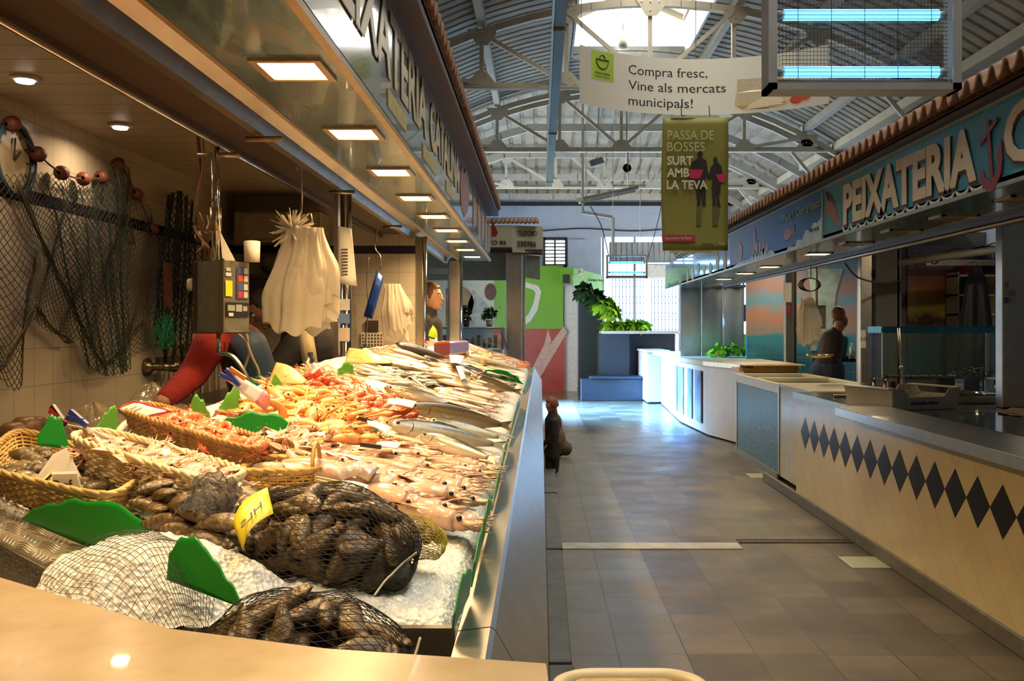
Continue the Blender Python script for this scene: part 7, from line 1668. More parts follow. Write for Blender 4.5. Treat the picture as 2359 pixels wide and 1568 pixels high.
for k in range(5):
    x0, y0, x1, y1 = [(40, 420, 235, 845), (235, 845, 330, 740), (270, 380, 305, 560), (0, 850, 80, 700), (80, 700, 165, 790)][k]
    for j in range(7): b.ring(bez([UW(lerp(x0, x1, q / 5) + rr.uniform(-7, 7), lerp(y0, y1, q / 5) + rr.uniform(-7, 7) + (12 * math.sin(PI * q / 5)), .06 + .01 * rr.random()) for q in range(6)], 4), .0028, 4)
tag(b.build('gathered_rope', [NETW]), 'gathered dark rope folds of the fishing net on the left wall', 'rope')
b = MB(); fl = [(28, 285), (88, 355), (142, 398), (192, 412), (234, 408), (272, 378), (316, 448), (352, 528), (370, 552)]
b.ring(bez([UW(x, y, .05) for x, y in fl], 8), .004, 6); tag(b.build('float_rope', [ROPE]), 'brown head rope carrying the row of cork floats', 'rope')
FLM = mat('rust_float', (.16, .04, .018), .6, var=.3, nscale=20, rand=.15, bump=.3)
b = MB(); b.lathe([(.008, -.026), (.024, -.023), (.031, -.01), (.031, .01), (.024, .023), (.008, .026)], n=14, axis='Y'); o = b.build('net_float', [FLM]); tag(o, 'x', 'float'); fsw = Spawner(o)
lab = ['highest rust red float, above the clock', 'rust red float touching the right side of the clock', 'second rust red float right of the clock', 'lowest float in the dip of the head rope', 'float just left of the rope peak', 'float at the peak of the head rope', 'float halfway down the right side of the net', 'lower float near the dark tile stripe']
for (x, y), l in zip(fl, lab): fsw(UW(x, y, .05), (rr.uniform(-.4, .4), .2, rr.uniform(-.4, .4)), 1.0, l, 'floats on the fishing net')
# clutter in the corner: horn, cables, small sign, clamp
b = MB(); b.ring(bez([UW(455, 300, .6), UW(462, 400, .55), UW(450, 480, .5), UW(455, 560, .5)], 6), .007, 6); tag(b.build('power_cable', [mat('dark_red_cable', (.09, .02, .015), .5)]), 'dark red cable hanging from the shutter box near the pole', 'cable')
b = MB(); b.ring(bez([W3y(466, 305, 3.6), W3y(468, 380, 3.62), W3y(455, 450, 3.65), W3y(448, 520, 3.7), W3y(480, 570, 3.6)], 6), .005, 6); tag(b.build('power_cable', [mat('tan_cable', (.28, .17, .07), .5)]), 'tan cable hanging beside the dark red one', 'cable')
t = thing('crab_ornament', 'carved crab shaped ornament hanging among the nets', 'ornament', UW(468, 545, .5)); OW = mat('carved_wood', (.30, .18, .07), .5); P = UW(468, 545, .5)
b = MB(); b.sphere(P, (.04, .05, .03), 10, 8); b.build('body', [OW], t)
for a in (.4, 1.1, 2.0, 2.8, 3.9, 5.2): b = MB(); d = Vector((0, math.cos(a), math.sin(a))); b.ring([P, P + d * .07 + Vector((.02, 0, 0)), P + d * .12], [.01, .008, .003], 6); b.build('claw', [OW], t)
# ---- pole and weighing scale ----
t = thing('hanging_scale', 'grey cased electronic fish scale hung on a chrome pole, price stickers on its face', 'scale', W3y(512, 760, 3.3))
Ys = 3.3
A = W3y(497, 325, Ys); b = MB(); b.cyl((A.x, Ys, W3y(0, 600, Ys).z), (A.x, Ys, ZS + .02), .014, 14); b.build('pole', [CHROME], t)
b = MB(); b.ring([(A.x - .06, Ys + .0, ZS - .04), (A.x + .08, Ys, ZS - .04)], .01, 6); b.build('clamp', [STEELD], t); b = MB(); b.cyl((A.x, Ys, ZS - .30), (A.x, Ys, ZS - .22), .02, 10); b.build('clamp', [STEELD], t)
# two faces meet at x=512: a wide left face and a right face with the display
L0, L1, R1 = W3y(450, 0, 3.36), W3y(512, 0, 3.24), W3y(575, 0, 3.40)
zt, zb = W3y(0, 600, 3.28).z, W3y(0, 765, 3.28).z
GS = mat('grey_hammered_case', (.20, .19, .15), .4, .3, var=.15, nscale=40, bump=.15); BK = mat('dark_case_edge', (.06, .045, .02), .4)
b = MB(); b.prism([(L0.x, L0.y), (L1.x, L1.y), (R1.x, R1.y), (R1.x - .13, R1.y + .12)], lambda u, v, q: (u, v, q), zb, zt); b.build('case', [GS], t, bevel=.004, recalc=True)
for (P_q, nm) in (((L0.x, L0.y), 0), ((L1.x, L1.y), 1)): b = MB(); b.box(P_q[0] - .006, P_q[0] + .006, P_q[1] - .008, P_q[1] + .004, zb - .004, zt + .004); b.build('case_edge', [BK], t)
b = MB(); b.ring([(L0.x, L0.y - .003, zb), (L1.x, L1.y - .003, zb), (R1.x, R1.y - .003, zb)], .005, 5); b.build('bottom_edge', [BK], t)
fu = (R1 - L1); fu.z = 0; fn = Vector((fu.y, -fu.x, 0)).normalized()
def onface(name, u0, u1, v0, v1, col, m_=None, q=.003, es=0):
    b = MB(); c = [L1 + fu * u + fn * q for u in (u0, u1)]; c = [Vector((p.x, p.y, 0)) for p in c]
    vs = [(c[0].x, c[0].y, lerp(zb, zt, v0)), (c[1].x, c[1].y, lerp(zb, zt, v0)), (c[1].x, c[1].y, lerp(zb, zt, v1)), (c[0].x, c[0].y, lerp(zb, zt, v1))]
    b.add(vs, [(0, 1, 2, 3)]); return b.build(name, [m_ or mat(name + '_' + '%02d%02d' % (col[0] * 99, col[2] * 99), col, .4, es=es)], t, solid=.001)
onface('display_window', .10, .92, .22, .42, (.02, .02, .025), q=.004); onface('display_digits', .14, .40, .30, .38, (.35, .38, .25), q=.0055); onface('display_digits', .44, .66, .29, .39, (.38, .40, .45), q=.0055); onface('display_digits', .70, .86, .30, .37, (.34, .38, .24), q=.0055); onface('display_digits', .18, .34, .225, .27, (.75, .75, .7), q=.0055)
onface('yellow_sticker', .08, .32, .50, .72, (.80, .68, .03), q=.004); onface('card_panel', .48, .92, .47, .92, (.10, .09, .12), q=.0035)
for k, (v0, c_) in enumerate(((.83, (.08, .12, .30)), (.72, (.55, .08, .04)), (.60, (.06, .10, .30)), (.49, (.45, .05, .12)))): onface('card_sticker', .53, .70, v0, v0 + .085, c_, q=.005); onface('card_sticker', .74, .88, v0, v0 + .085, (.6, .6, .58), q=.005)
onface('white_label', .09, .28, .78, .83, (.7, .7, .66), q=.004); onface('white_label', .10, .26, .85, .90, (.5, .5, .48), q=.004)
b = MB(); b.lathe([(.0, .0), (.026, 0), (.028, .07), (.022, .072), (.0, .072)], (L1.x + .07, L1.y + .10, zt), 14); b.build('paper_roll', [PAPER], t)
b = MB(); b.add([(A.x + .005, Ys - .01, ZS - .1), (A.x + .02, Ys - .02, ZS - .3), (A.x + .07, Ys - .01, zt), (A.x + .03, Ys - .02, zt)], [(0, 1, 2, 3)]); b.build('paper_strip', [PAPER], t, solid=.001)
b = MB(); b.lathe([(.014, -.02), (.022, -.018), (.022, .0), (.014, .0)], (L0.x - .012, L0.y + .02, lerp(zb, zt, .68)), 16, axis='X'); b.build('side_knob', [PAPER], t)
b = MB(); b.cyl((A.x + .01, Ys, zb - .07), (A.x + .01, Ys, zb), .008, 8); P = Vector((A.x + .01, Ys, zb - .07)); b.ring(bez([P, P + Vector((.05, 0, -.015)), P + Vector((.10, 0, -.09)), P + Vector((.13, 0, -.20))], 6), .008, 8); b.build('pan_arm', [STEEL], t)
b = MB(); b.lathe([(0, 0), (.14, .01), (.19, .05), (.193, .052), (.14, .004), (0, -.006)], P + Vector((.0, .15, -.27)), 28); b.build('pan', [STEEL], t)
# ---- plastic bags bunches ----
BAGM = NT('thin_white_plastic'); cc = BAGM.mix(BAGM.noise(12, 4), (.62, .56, .44), (.85, .80, .68)); BAGM.set(col=cc, rough=.4); tl = BAGM.n('BsdfTranslucent'); BAGM.l(cc, tl.inputs[0]); ms = BAGM.n('MixShader'); ms.inputs[0].default_value = .4; BAGM.l(BAGM.b.outputs[0], ms.inputs[1]); BAGM.l(tl.outputs[0], ms.inputs[2]); BAGM.l(ms.outputs[0], BAGM.o.inputs[0]); BAGM.bump(BAGM.noise(50, 4), .4, .005)
def bagbunch(px0, px1, py0, py1, Y, label, spikes=True, hook_to=None, skew=0.0, seed=0):
    c0 = W3y((px0 + px1) / 2, py0, Y); W = (px1 - px0) / F_ * Y; Hh = (py1 - py0) / F_ * Y; t = thing('plastic_bag_bunch', label, 'bags', c0 - Vector((0, 0, Hh)))
    for layer in range(3):
        def S(u, v):
            a = u * 2 * PI; w_ = W * .5 * (.42 + .58 * smoothstep(0, .75, v)) * (1 - .10 * layer) * (1 + .09 * math.sin(a * 7 + layer + v * 2) + .04 * math.sin(a * 17 + v * 5) + .14 * mn.noise(Vector((math.cos(a) * 2, v * 3, seed + layer))))
            zz = -Hh * (.10 + v * (.86 - .16 * layer)) + .03 * v * math.sin(a * 2 + layer * 2 + seed) + .012 * v * math.sin(a * 9)
            return (c0.x + math.cos(a) * w_ + skew * v * Hh + .02 * layer, c0.y + math.sin(a) * w_ * .45, c0.z + zz)
        b = MB(); b.grid(S, 90, 16, cu=True); b.grid(lambda u, v: lerp(Vector(S(u, 1.0)), Vector(S(0, 1.0)) * .5 + Vector(S(.5, 1.0)) * .5 - Vector((0, 0, .02)), v), 90, 4, cu=True); b.build('bag', [BAGM.m], t)
    if spikes:
        rr = random.Random(seed); b = MB(); P = c0 + Vector((-W * .12, 0, -Hh * .12))
        for i in range(110):
            d = Vector((rr.gauss(0, 1), rr.gauss(0, .5), rr.gauss(.35, .8))).normalized(); l = rr.uniform(.05, .11) * W / .3; s_ = d.cross(Vector((rr.random(), rr.random(), 1))).normalized() * .007
            b.add([P + d * .01 - s_, P + d * .01 + s_, P + d * l + s_ * .3, P + d * l - s_ * .6], [(0, 1, 2, 3)])
        b.build('bag_handles', [BAGM.m], t)
    return t
bagbunch(612, 772, 498, 762, 3.75, 'big bunch of white plastic carrier bags hanging before the first post', seed=2)
b = MB(); P = W3y(690, 520, 3.75); b.ring(bez([P, P + Vector((.01, 0, .1)), P + Vector((-.0, 0, .3)), Vector((P.x - .01, P.y, ZS - .02))], 5), .003, 5); b.ring(bez([P + Vector((0, 0, .02)), P + Vector((.04, 0, .05)), P + Vector((.05, 0, .0))], 5), .003, 5); tag(b.build('wire_hook', [STEELD]), 'long wire hook holding the big bunch of plastic bags', 'hook')
bagbunch(868, 925, 640, 775, 5.6, 'smaller bunch of white plastic bags hanging beside the blue folder', False, skew=.12, seed=5)
b = MB(); c = [W3y(x, y, 5.55) for x, y in ((868, 622), (884, 640), (858, 735), (838, 728))]; b.grid(lambda u, v: lerp(lerp(c[0], c[1], u), lerp(c[3], c[2], u), v), 3, 3); tag(b.build('blue_folder', [mat('blue_plastic_folder', (.015, .06, .32), .3)], solid=.012), 'blue plastic folder hanging tilted beside the small bag bunch', 'folder')
b = MB(); P = W3y(876, 622, 5.58); b.ring(bez([P, P + Vector((.0, 0, .08)), P + Vector((-.03, 0, .14)), (P.x, P.y, ZS + .02)], 5), .005, 5); b.ring(bez([W3y(850, 590, 5.7), W3y(845, 650, 5.7), W3y(848, 720, 5.7), W3y(835, 830, 5.7)], 5), .004, 5); tag(b.build('hook_and_cords', [STEELD]), 'steel hook with dangling cords above the blue folder', 'hook')
b = MB(); b.sphere(W3y(917, 665, 6.59), (.03, .02, .035), 10, 8); tag(b.build('red_ornament', [mat('brown_red_ornament', (.2, .06, .03), .5)]), 'small round brown red ornament on the tiled end wall', 'ornament')
# calendar on the end wall
t = thing('wall_calendar', 'white wall calendar with black and red numbers on the tiled end wall', 'calendar', (-1.13, 6.61, 1.27)); Yc = 6.61
b = MB(); A = W3y(832, 765, Yc); Bq = W3y(883, 798, Yc); b.box(A.x, Bq.x, Yc - .004, Yc, Bq.z, A.z); b.build('sheet', [PAPER], t)
for i in range(7):
    for j in range(4): x = lerp(A.x + .012, Bq.x - .014, i / 6); z = lerp(A.z - .02, Bq.z + .012, j / 3); b = MB(); b.box(x - .004, x + .006, Yc - .006, Yc - .004, z - .006, z + .006); b.build('number', [PRINT if i < 6 else mat('red_ink', (.5, .04, .03), .5)], t)
b = MB(); b.box(W3y(843, 0, Yc).x, W3y(872, 0, Yc).x, Yc - .01, Yc, W3y(0, 764, Yc).z, W3y(0, 738, Yc).z); b.build('header', [BROWNM], t)
# cupboard, shelf and board on the end wall
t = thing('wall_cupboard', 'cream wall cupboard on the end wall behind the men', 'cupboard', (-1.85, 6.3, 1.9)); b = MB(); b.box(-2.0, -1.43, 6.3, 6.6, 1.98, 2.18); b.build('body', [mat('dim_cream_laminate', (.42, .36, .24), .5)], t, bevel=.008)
b = MB(); b.box(-1.93, -1.5, 6.285, 6.3, 2.0, 2.16); b.build('door', [mat('cream_door', (.48, .41, .27), .5)], t)
t = thing('wall_shelf', 'dark shelf piled with rags and boxes on the end wall', 'shelf', (-1.7, 6.4, 1.85)); b = MB(); b.box(-2.05, -1.3, 6.3, 6.6, 1.74, 1.77); b.build('board', [BROWNM], t); b = MB(); b.box(-2.05, -1.3, 6.32, 6.6, 1.60, 1.74); b.build('box_row', [mat('dark_boxes', (.06, .045, .03), .6, var=.4, nscale=5)], t)
b = MB(); b.grid(lambda u, v: (-1.75 + .12 * math.cos(u * 2 * PI) * math.sin(PI * v) * (1 + .3 * mn.noise(Vector((u * 6, v * 5, 1)))), 6.45 + .1 * math.sin(u * 2 * PI) * math.sin(PI * v), 1.77 + .075 * (1 - math.cos(PI * v)) * (1 + .2 * mn.noise(Vector((u * 9, v * 5, 4))))), 30, 14, cu=True); tag(b.build('rag_heap', [mat('grey_rag', (.22, .19, .14), .9, bump=.6)]), 'crumpled grey rags on the dark wall shelf', 'rags')
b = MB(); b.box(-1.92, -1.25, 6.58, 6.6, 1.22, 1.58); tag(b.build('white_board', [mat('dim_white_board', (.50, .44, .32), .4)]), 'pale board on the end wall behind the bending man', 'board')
# long bone coloured cleaver handles / post behind the counter
b = MB(); b.ring([W3y(700, 730, 4.3), W3y(718, 860, 4.2)], [.03, .036], 8); tag(b.build('wooden_block', [mat('pale_timber', (.55, .46, .26), .6)]), 'pale timber upright below the big bunch of bags', 'timber')
# tap, knife rack and worktop at the back
t = thing('wall_tap', 'heavy brass and steel wall tap below the fishing net', 'tap', UW(345, 845, .03)); P = UW(335, 845, .0)
TM = mat('dull_brass', (.32, .26, .17), .3, .9)
b = MB(); b.lathe([(.0, 0), (.045, .0), (.05, .02), (.03, .03), (.02, .05), (.02, .10)], P, 14, axis='X'); b.build('flange', [TM], t)
b = MB(); b.ring([P + Vector((.09, 0, 0)), P + Vector((.10, .12, -.005)), P + Vector((.12, .25, 0))], .022, 10); b.sphere(P + Vector((.1, .13, 0)), .034, 10, 8); b.build('body', [TM], t); b = MB(); b.ring([P + Vector((.12, .25, 0)), P + Vector((.15, .28, .03)), P + Vector((.16, .32, -.03)), P + Vector((.17, .36, -.08))], .012, 8); b.build('lever', [TM], t)
t = thing('knife_rack', 'magnetic bar with steel knives and ladles on the left wall', 'knife rack', (XW + .03, 5.6, 1.2)); b = MB(); b.box(XW, XW + .025, 5.25, 6.3, 1.22, 1.26); b.build('bar', [BROWNM], t)
for k in range(8): y = 5.3 + k * .125; b = MB(); b.box(XW + .025, XW + .030, y, y + .035, 1.03 - .02 * (k % 3), 1.22); b.build('blade', [STEEL], t); b = MB(); b.box(XW + .022, XW + .036, y + .004, y + .03, 1.22, 1.33); b.build('handle', [BROWNM if k % 2 else DARKM], t)
t = thing('back_worktop', 'dark steel worktop with a basin along the left wall', 'worktop', (-1.85, 4, .1)); b = MB(); b.box(-2.08, -1.6, 2.0, 6.5, .98, 1.02); b.build('top', [mat('dark_steel_top', (.10, .09, .075), .3, .7)], t); b = MB(); b.box(-2.06, -1.65, 2.1, 6.4, .1, .98); b.build('base', [mat('dark_cupboard', (.04, .035, .03), .6)], t)
for k, (px, py, Yb, r_, l) in enumerate(((60, 945, 3.3, .05, 'brown earthenware pot left of the clear sacks'), (30, 950, 3.2, .045, 'small brown pot at the left edge on the back worktop'), (85, 950, 3.5, .04, 'third brown pot on the back worktop'))):
    b = MB(); P = W3y(px, py, Yb); b.lathe([(0, 0), (r_ * .8, 0), (r_, r_ * .8), (r_ * .9, r_ * 1.6), (r_ * .6, r_ * 1.9), (0, r_ * 1.9)], (P.x, P.y, 1.021), 16); tag(b.build('clay_pot', [mat('brown_glaze', (.22, .12, .05), .4)]), l, 'pot')
TRB = NT('clear_sack'); tr = TRB.n('BsdfTransparent'); gl = TRB.n('BsdfGlossy'); df = TRB.n('BsdfDiffuse'); df.inputs[0].default_value = (.6, .5, .32, 1); gl.inputs['Roughness'].default_value = .15; m1 = TRB.n('MixShader'); m2 = TRB.n('MixShader'); m1.inputs[0].default_value = .35; m2.inputs[0].default_value = .12
TRB.l(tr.outputs[0], m1.inputs[1]); TRB.l(df.outputs[0], m1.inputs[2]); TRB.l(m1.outputs[0], m2.inputs[1]); TRB.l(gl.outputs[0], m2.inputs[2]); TRB.l(m2.outputs[0], TRB.o.inputs[0])
for k, (px, py, Yb, r_, l) in enumerate(((215, 940, 3.1, .16, 'crumpled clear plastic sack on the back worktop, left one'), (350, 935, 3.9, .17, 'crumpled clear plastic sack left of the man in red sleeves'))):
    P = W3y(px, py, Yb); P.z = 1.02; b = MB(); b.grid(lambda u, v: P + Vector((r_ * math.cos(u * 2 * PI), r_ * .7 * math.sin(u * 2 * PI), 0)) * math.sin(PI * (.5 + v * .5)) * (1 + .3 * mn.noise(Vector((math.cos(u * 6.28) * 3, math.sin(u * 6.28) * 3, v * 4 + k)))) + Vector((0, 0, r_ * 1.0 * v * (1 + .3 * mn.noise(Vector((math.cos(u * 6.28) * 4, v * 4, k)))))), 40, 14, cu=True); tag(b.build('plastic_sack', [TRB.m]), l, 'sack')
b = MB(); b.box(*[q for q in (W3y(440, 0, 3.5).x, W3y(510, 0, 3.5).x, 3.45, 3.6)], 1.06, 1.14); tag(b.build('steel_basin', [STEELD], bevel=.01), 'small steel basin rim behind the pale green dividers', 'basin')
b = MB(); P = W3y(600, 885, 3.35)
for i in range(26): b.ring(bez([P + Vector((rr.uniform(-.05, .05), rr.uniform(-.04, .04), rr.uniform(-.05, .03))) for _ in range(4)], 4), .0012, 4)
tag(b.build('green_netting', [mat('green_netting', (.02, .35, .15), .5)]), 'tangle of green netting behind the large white price card', 'netting')
b = MB(); P = UW(372, 760, .08)
for i in range(40): b.ring(bez([P + Vector((rr.uniform(-.02, .05), rr.uniform(-.10, .12), rr.uniform(-.10, .08))) for _ in range(4)], 4), .0016, 4)
tag(b.build('green_netting', [MATS['green_netting']]), 'dull green netting tucked in the fishing nets on the wall', 'netting')
b = MB(); P = UW(380, 640, .1); b.box(P.x, P.x + .02, P.y - .02, P.y + .05, P.z - .15, P.z + .08); tag(b.build('red_bottle', [mat('dull_red', (.18, .03, .02), .5)]), 'dull red strip hanging inside the blue green net bundle', 'strip')

# ================= PEOPLE =================
def person(name, label, joints, skinm, root, pieces, voxel=.011):
    """joints: chains of (point, radius) forming one continuous body; pieces: clothes [(name, chains, material)]"""
    t = thing(name, label, 'person', root)
    def solid(nm, chains, m_, vx, extra=None, smooth=3):
        b = MB()
        for ch in chains: b.chain([(Vector(p), r) for p, r in ch], 12)
        if extra: extra(b)
        o = b.build(nm, [m_], t); md = o.modifiers.new('remesh', 'REMESH'); md.mode = 'VOXEL'; md.voxel_size = vx; md.use_smooth_shade = True
        md = o.modifiers.new('smooth', 'SMOOTH'); md.iterations = smooth; md.factor = .5; return o
    solid('body', joints['body'], skinm, voxel * .6, joints.get('extra'), 2)
    for nm, ch, m_, vx in pieces: solid(nm, ch, m_, vx)
    return t
SKIN = mat('skin', (.42, .20, .11), .5, var=.08, nscale=10, sss=.1); HAIRD = mat('dark_brown_hair', (.03, .018, .010), .6, var=.3, nscale=60, bump=.5); HAIRR = mat('reddish_hair', (.30, .10, .06), .6, var=.3, nscale=50, bump=.6)
def head(b, c, fwd, r=.10, up=(0, 0, 1)):
    c, f, u = Vector(c), Vector(fwd).normalized(), Vector(up); s = f.cross(u).normalized(); u = s.cross(f)
    M = Matrix((s, f, u)).transposed()
    b.sphere(c, (r * .76, r * .95, r * 1.12), 18, 14, M=M); b.sphere(c + f * r * .25 - u * r * .55, (r * .56, r * .62, r * .62), 14, 10, M=M)       # skull, jaw
    b.cap(c + f * r * .86 + u * r * .12, c + f * r * 1.03 - u * r * .20, r * .09, r * .13, 8)                                     # nose
    b.sphere(c + f * r * .86 - u * r * .50, (r * .26, r * .12, r * .07), 8, 6, M=M); b.sphere(c + f * r * .85 - u * r * .60, (r * .22, r * .11, r * .07), 8, 6, M=M)  # lips
    b.sphere(c + f * r * .74 - u * r * .88, (r * .24, r * .2, r * .2), 8, 6, M=M); b.sphere(c + f * r * .80 + u * r * .26, (r * .5, r * .16, r * .10), 10, 6, M=M)  # chin, brow
    for k in (-1, 1): b.sphere(c + s * k * r * .80 - u * r * .05 - f * r * .05, (r * .10, r * .19, r * .28), 8, 8, M=M)          # ears
    return s, f, u
def hand(b, w_, d, palm, r=.011, curl=.5, side=1):
    """palm + five fingers, thumb at the side; w_ wrist, d pointing dir, palm normal"""
    w_, d, n = Vector(w_), Vector(d).normalized(), Vector(palm).normalized(); s = d.cross(n).normalized() * side
    for k in range(4):
        o = s * (k - 1.5) * r * 1.9; base = w_ + d * .085 + o; L = (.070, .078, .074, .058)[k]
        b.cap(w_ + o * .6, base, r * 1.25, r * 1.1, 8); m1 = base + d * L * .45 + n * L * curl * .25; m2 = m1 + d * L * .25 + n * L * curl * .55; b.cap(base, m1, r * .9, r * .8, 8); b.cap(m1, m2, r * .8, r * .62, 8)
    b.cap(w_ + d * .02 + s * -r * 2.2, w_ + d * .055 - s * r * 4.2 + n * .01, r * 1.2, r, 8); b.cap(w_ + d * .055 - s * r * 4.2 + n * .01, w_ + d * .09 - s * r * 4.4 + n * .022, r, r * .75, 8)
def face_details(t, c, f, r, eyes=True, brow=HAIRD):
    c, f = Vector(c), Vector(f).normalized(); s = f.cross(Vector((0, 0, 1))).normalized(); u = s.cross(f)
    for k in (-1, 1):
        b = MB(); b.sphere(c + f * r * .84 + s * k * r * .33 + u * r * .08, r * .11, 8, 6); b.build('eye', [mat('eye_white', (.6, .56, .5), .2)], t)
        b = MB(); b.sphere(c + f * r * .92 + s * k * r * .34 + u * r * .08, r * .055, 6, 5); b.build('pupil', [MATS['black_eye']], t)
        b = MB(); b.cap(c + f * r * .90 + s * k * r * .20 + u * r * .27, c + f * r * .80 + s * k * r * .50 + u * r * .27, r * .05, r * .035, 6); b.build('eyebrow', [brow], t)
    b = MB(); b.sphere(c + f * r * .97 - u * r * .55, (r * .2, r * .05, r * .03), 8, 5, M=Matrix((s, f, u)).transposed()); b.build('mouth', [mat('lip_pink', (.32, .09, .07), .4)], t)
# man bending, profile to the left, dark jacket
Ym = 5.3; H = lambda px, py, dy=0: W3y(px, py, Ym) + Vector((0, dy, 0))
hc = H(612, 708); fw = Vector((-.72, -.25, -.62)); rh = .093
nk = H(668, 745, .05); ch = H(700, 800, .1); pv = Vector((H(690, 0).x, Ym + .3, .98)); up_ = Vector((-.55, -.1, .83))
def ex(b):
    head(b, hc, fw, rh, up_); 
    hand(b, (H(628, 0).x, Ym - .3, 1.06), (-.3, -.5, -.5), (-.3, 0, -1)); hand(b, (H(600, 0).x + .1, Ym + .0, 1.06), (-.5, -.4, -.5), (0, 0, -1), side=-1)
legs = lambda px_, y_: [[(Vector((px_ - .09, y_, .95)), .09), (Vector((px_ - .1, y_ - .02, .55)), .062), (Vector((px_ - .1, y_ + .03, .17)), .042), (Vector((px_ - .1, y_ - .12, .14)), .035)], [(Vector((px_ + .09, y_, .95)), .09), (Vector((px_ + .1, y_ - .02, .55)), .062), (Vector((px_ + .1, y_ + .03, .17)), .042), (Vector((px_ + .1, y_ - .12, .14)), .035)]]
arms_m = [[(ch + Vector((-.04, -.17, -.0)), .055), (Vector((H(640, 0).x, Ym - .15, 1.15)), .043), (Vector((H(628, 0).x, Ym - .3, 1.07)), .03)], [(ch + Vector((0, .14, 0)), .055), (Vector((H(650, 0).x, Ym + .2, 1.15)), .043), (Vector((H(600, 0).x + .1, Ym + .0, 1.07)), .03)]]
body = [[(pv, .13), (lerp(pv, ch, .5), .125), (ch, .13), (nk, .06), (lerp(nk, hc, .6), .055)]] + arms_m + legs(pv.x, pv.y)
JK = mat('dark_jacket', (.028, .024, .026), .8, var=.3, nscale=10, bump=.3); JEAN = mat('blue_jeans', (.035, .055, .10), .8, var=.2, nscale=20)
t = person('person', 'man in a dark jacket with short dark hair, bending forward behind the scale', {'body': body, 'extra': ex}, SKIN, (pv.x, pv.y, .1),
    [('jacket', [[(pv + Vector((0, 0, -.05)), .165), (lerp(pv, ch, .5), .165), (ch, .165), (lerp(nk, ch, .25), .085)]] + [[(p, r + .025) for p, r in a] for a in arms_m], JK, .016), ('trousers', [[(p, r + .018) for p, r in l] for l in legs(pv.x, pv.y)] + [[(pv, .15), (pv + Vector((0, 0, -.08)), .14)]], mat('dark_trousers', (.02, .02, .025), .8), .018)])
face_details(t, hc, fw, rh)
b = MB(); s_, f_, u_ = head(MB(), hc, fw, rh, up_); M = Matrix((s_, f_, u_)).transposed()
def hairgrid(c, M, r, th1=1.75, cut=-.35, k=1.0, seed=0, back=1.0):
    q = MB()
    def S(u, v):
        a = u * 2 * PI; th = v * th1; d = Vector((math.sin(th) * math.cos(a), math.sin(th) * math.sin(a), math.cos(th)))
        if d.y > .45 and d.z < .55: d = Vector((d.x, .45 + (d.y - .45) * .3, max(d.z, .5))).normalized()
        n_ = 1 + .05 * mn.noise(d * 5 + Vector((seed, 0, 0))); return Vector(c) + M @ Vector((d.x * r * .84 * n_, d.y * r * 1.02 * n_ - r * .03, d.z * r * 1.20 * n_))
    q.grid(S, 40, 16, cu=True); return q
hairgrid(hc, M, rh * 1.0, 1.55).build('hair', [HAIRD], t)
# person in red sleeves with a blue apron, head behind the scale
Yr = 4.15; H = lambda px, py, dy=0: W3y(px, py, Yr) + Vector((0, dy, 0))
pv = Vector((H(590, 0).x, Yr + .15, 1.0)); ch = H(548, 800, .05); nk = H(530, 740, -.02); hc = H(512, 690, -.03); fw = Vector((-.6, -.55, -.5)); el = H(470, 858, -.12); wr_ = Vector((H(436, 0).x, Yr - .3, H(0, 905).z - .02))
RED_ = mat('red_jumper', (.33, .018, .012), .85, var=.15, nscale=60, bump=.3); APB = mat('blue_apron', (.05, .085, .16), .6, var=.12, nscale=8, bump=.2)
armL = [(H(505, 795, -.12), .062), (el, .052), (wr_, .033)]; armR = [(H(550, 795, .20), .045), (H(540, 860, .25), .04), (Vector((H(520, 0).x, Yr + .25, 1.08)), .03)]
def ex(b): head(b, hc, fw, .098); hand(b, wr_, (-.5, -.3, -.55), (-.4, 0, -1)); hand(b, (H(520, 0).x, Yr + .25, 1.08), (-.6, -.2, -.4), (0, 0, -1), side=-1)
t = person('person', 'person in red sleeves and a blue apron at the basin, head behind the scale', {'body': [[(pv, .105), (lerp(pv, ch, .5), .095), (ch, .09), (nk, .05), (lerp(nk, hc, .6), .048)], armL, armR] + legs(pv.x, pv.y), 'extra': ex}, SKIN, (pv.x, pv.y, .1),
    [('jumper', [[(lerp(pv, ch, .2), .11), (ch, .108), (lerp(nk, ch, .3), .065)], [(armL[0][0], .075), (lerp(armL[0][0], el, .5), .066), (el, .062), (lerp(el, wr_, .5), .052), (lerp(el, wr_, .85), .044)], [(p, r + .024) for p, r in armR[:2]] + [(lerp(armR[1][0], armR[2][0], .8), .05)]], RED_, .014),
     ('apron', [[(lerp(pv, ch, .05) + Vector((.0, -.02, 0)), .125), (lerp(pv, ch, .55) + Vector((.015, -.03, 0)), .112), (ch + Vector((.03, -.035, -.01)), .10)]], APB, .014), ('trousers', [[(p, r + .018) for p, r in l] for l in legs(pv.x, pv.y)] + [[(pv, .12), (pv + Vector((0, 0, -.1)), .12)]], MATS['dark_trousers'], .018)])
face_details(t, hc, fw, .098); s_, f_, u_ = head(MB(), hc, fw, .098); hairgrid(hc, Matrix((s_, f_, u_)).transposed(), .098, 1.6, seed=3).build('hair', [HAIRD], t)
STR = mat('cream_cord', (.55, .45, .28), .7); b = MB()
def onback(px, py): return W3y(px, py, Yr - .145)
b.ring(bez([onback(540, 762), onback(556, 775), onback(570, 792), onback(574, 815), onback(566, 840), onback(560, 856)], 5), .006, 6); b.ring(bez([onback(566, 765), onback(570, 780), onback(571, 796), onback(582, 825), onback(594, 850), onback(598, 872)], 5), .006, 6); b.build('apron_strings', [STR], t)
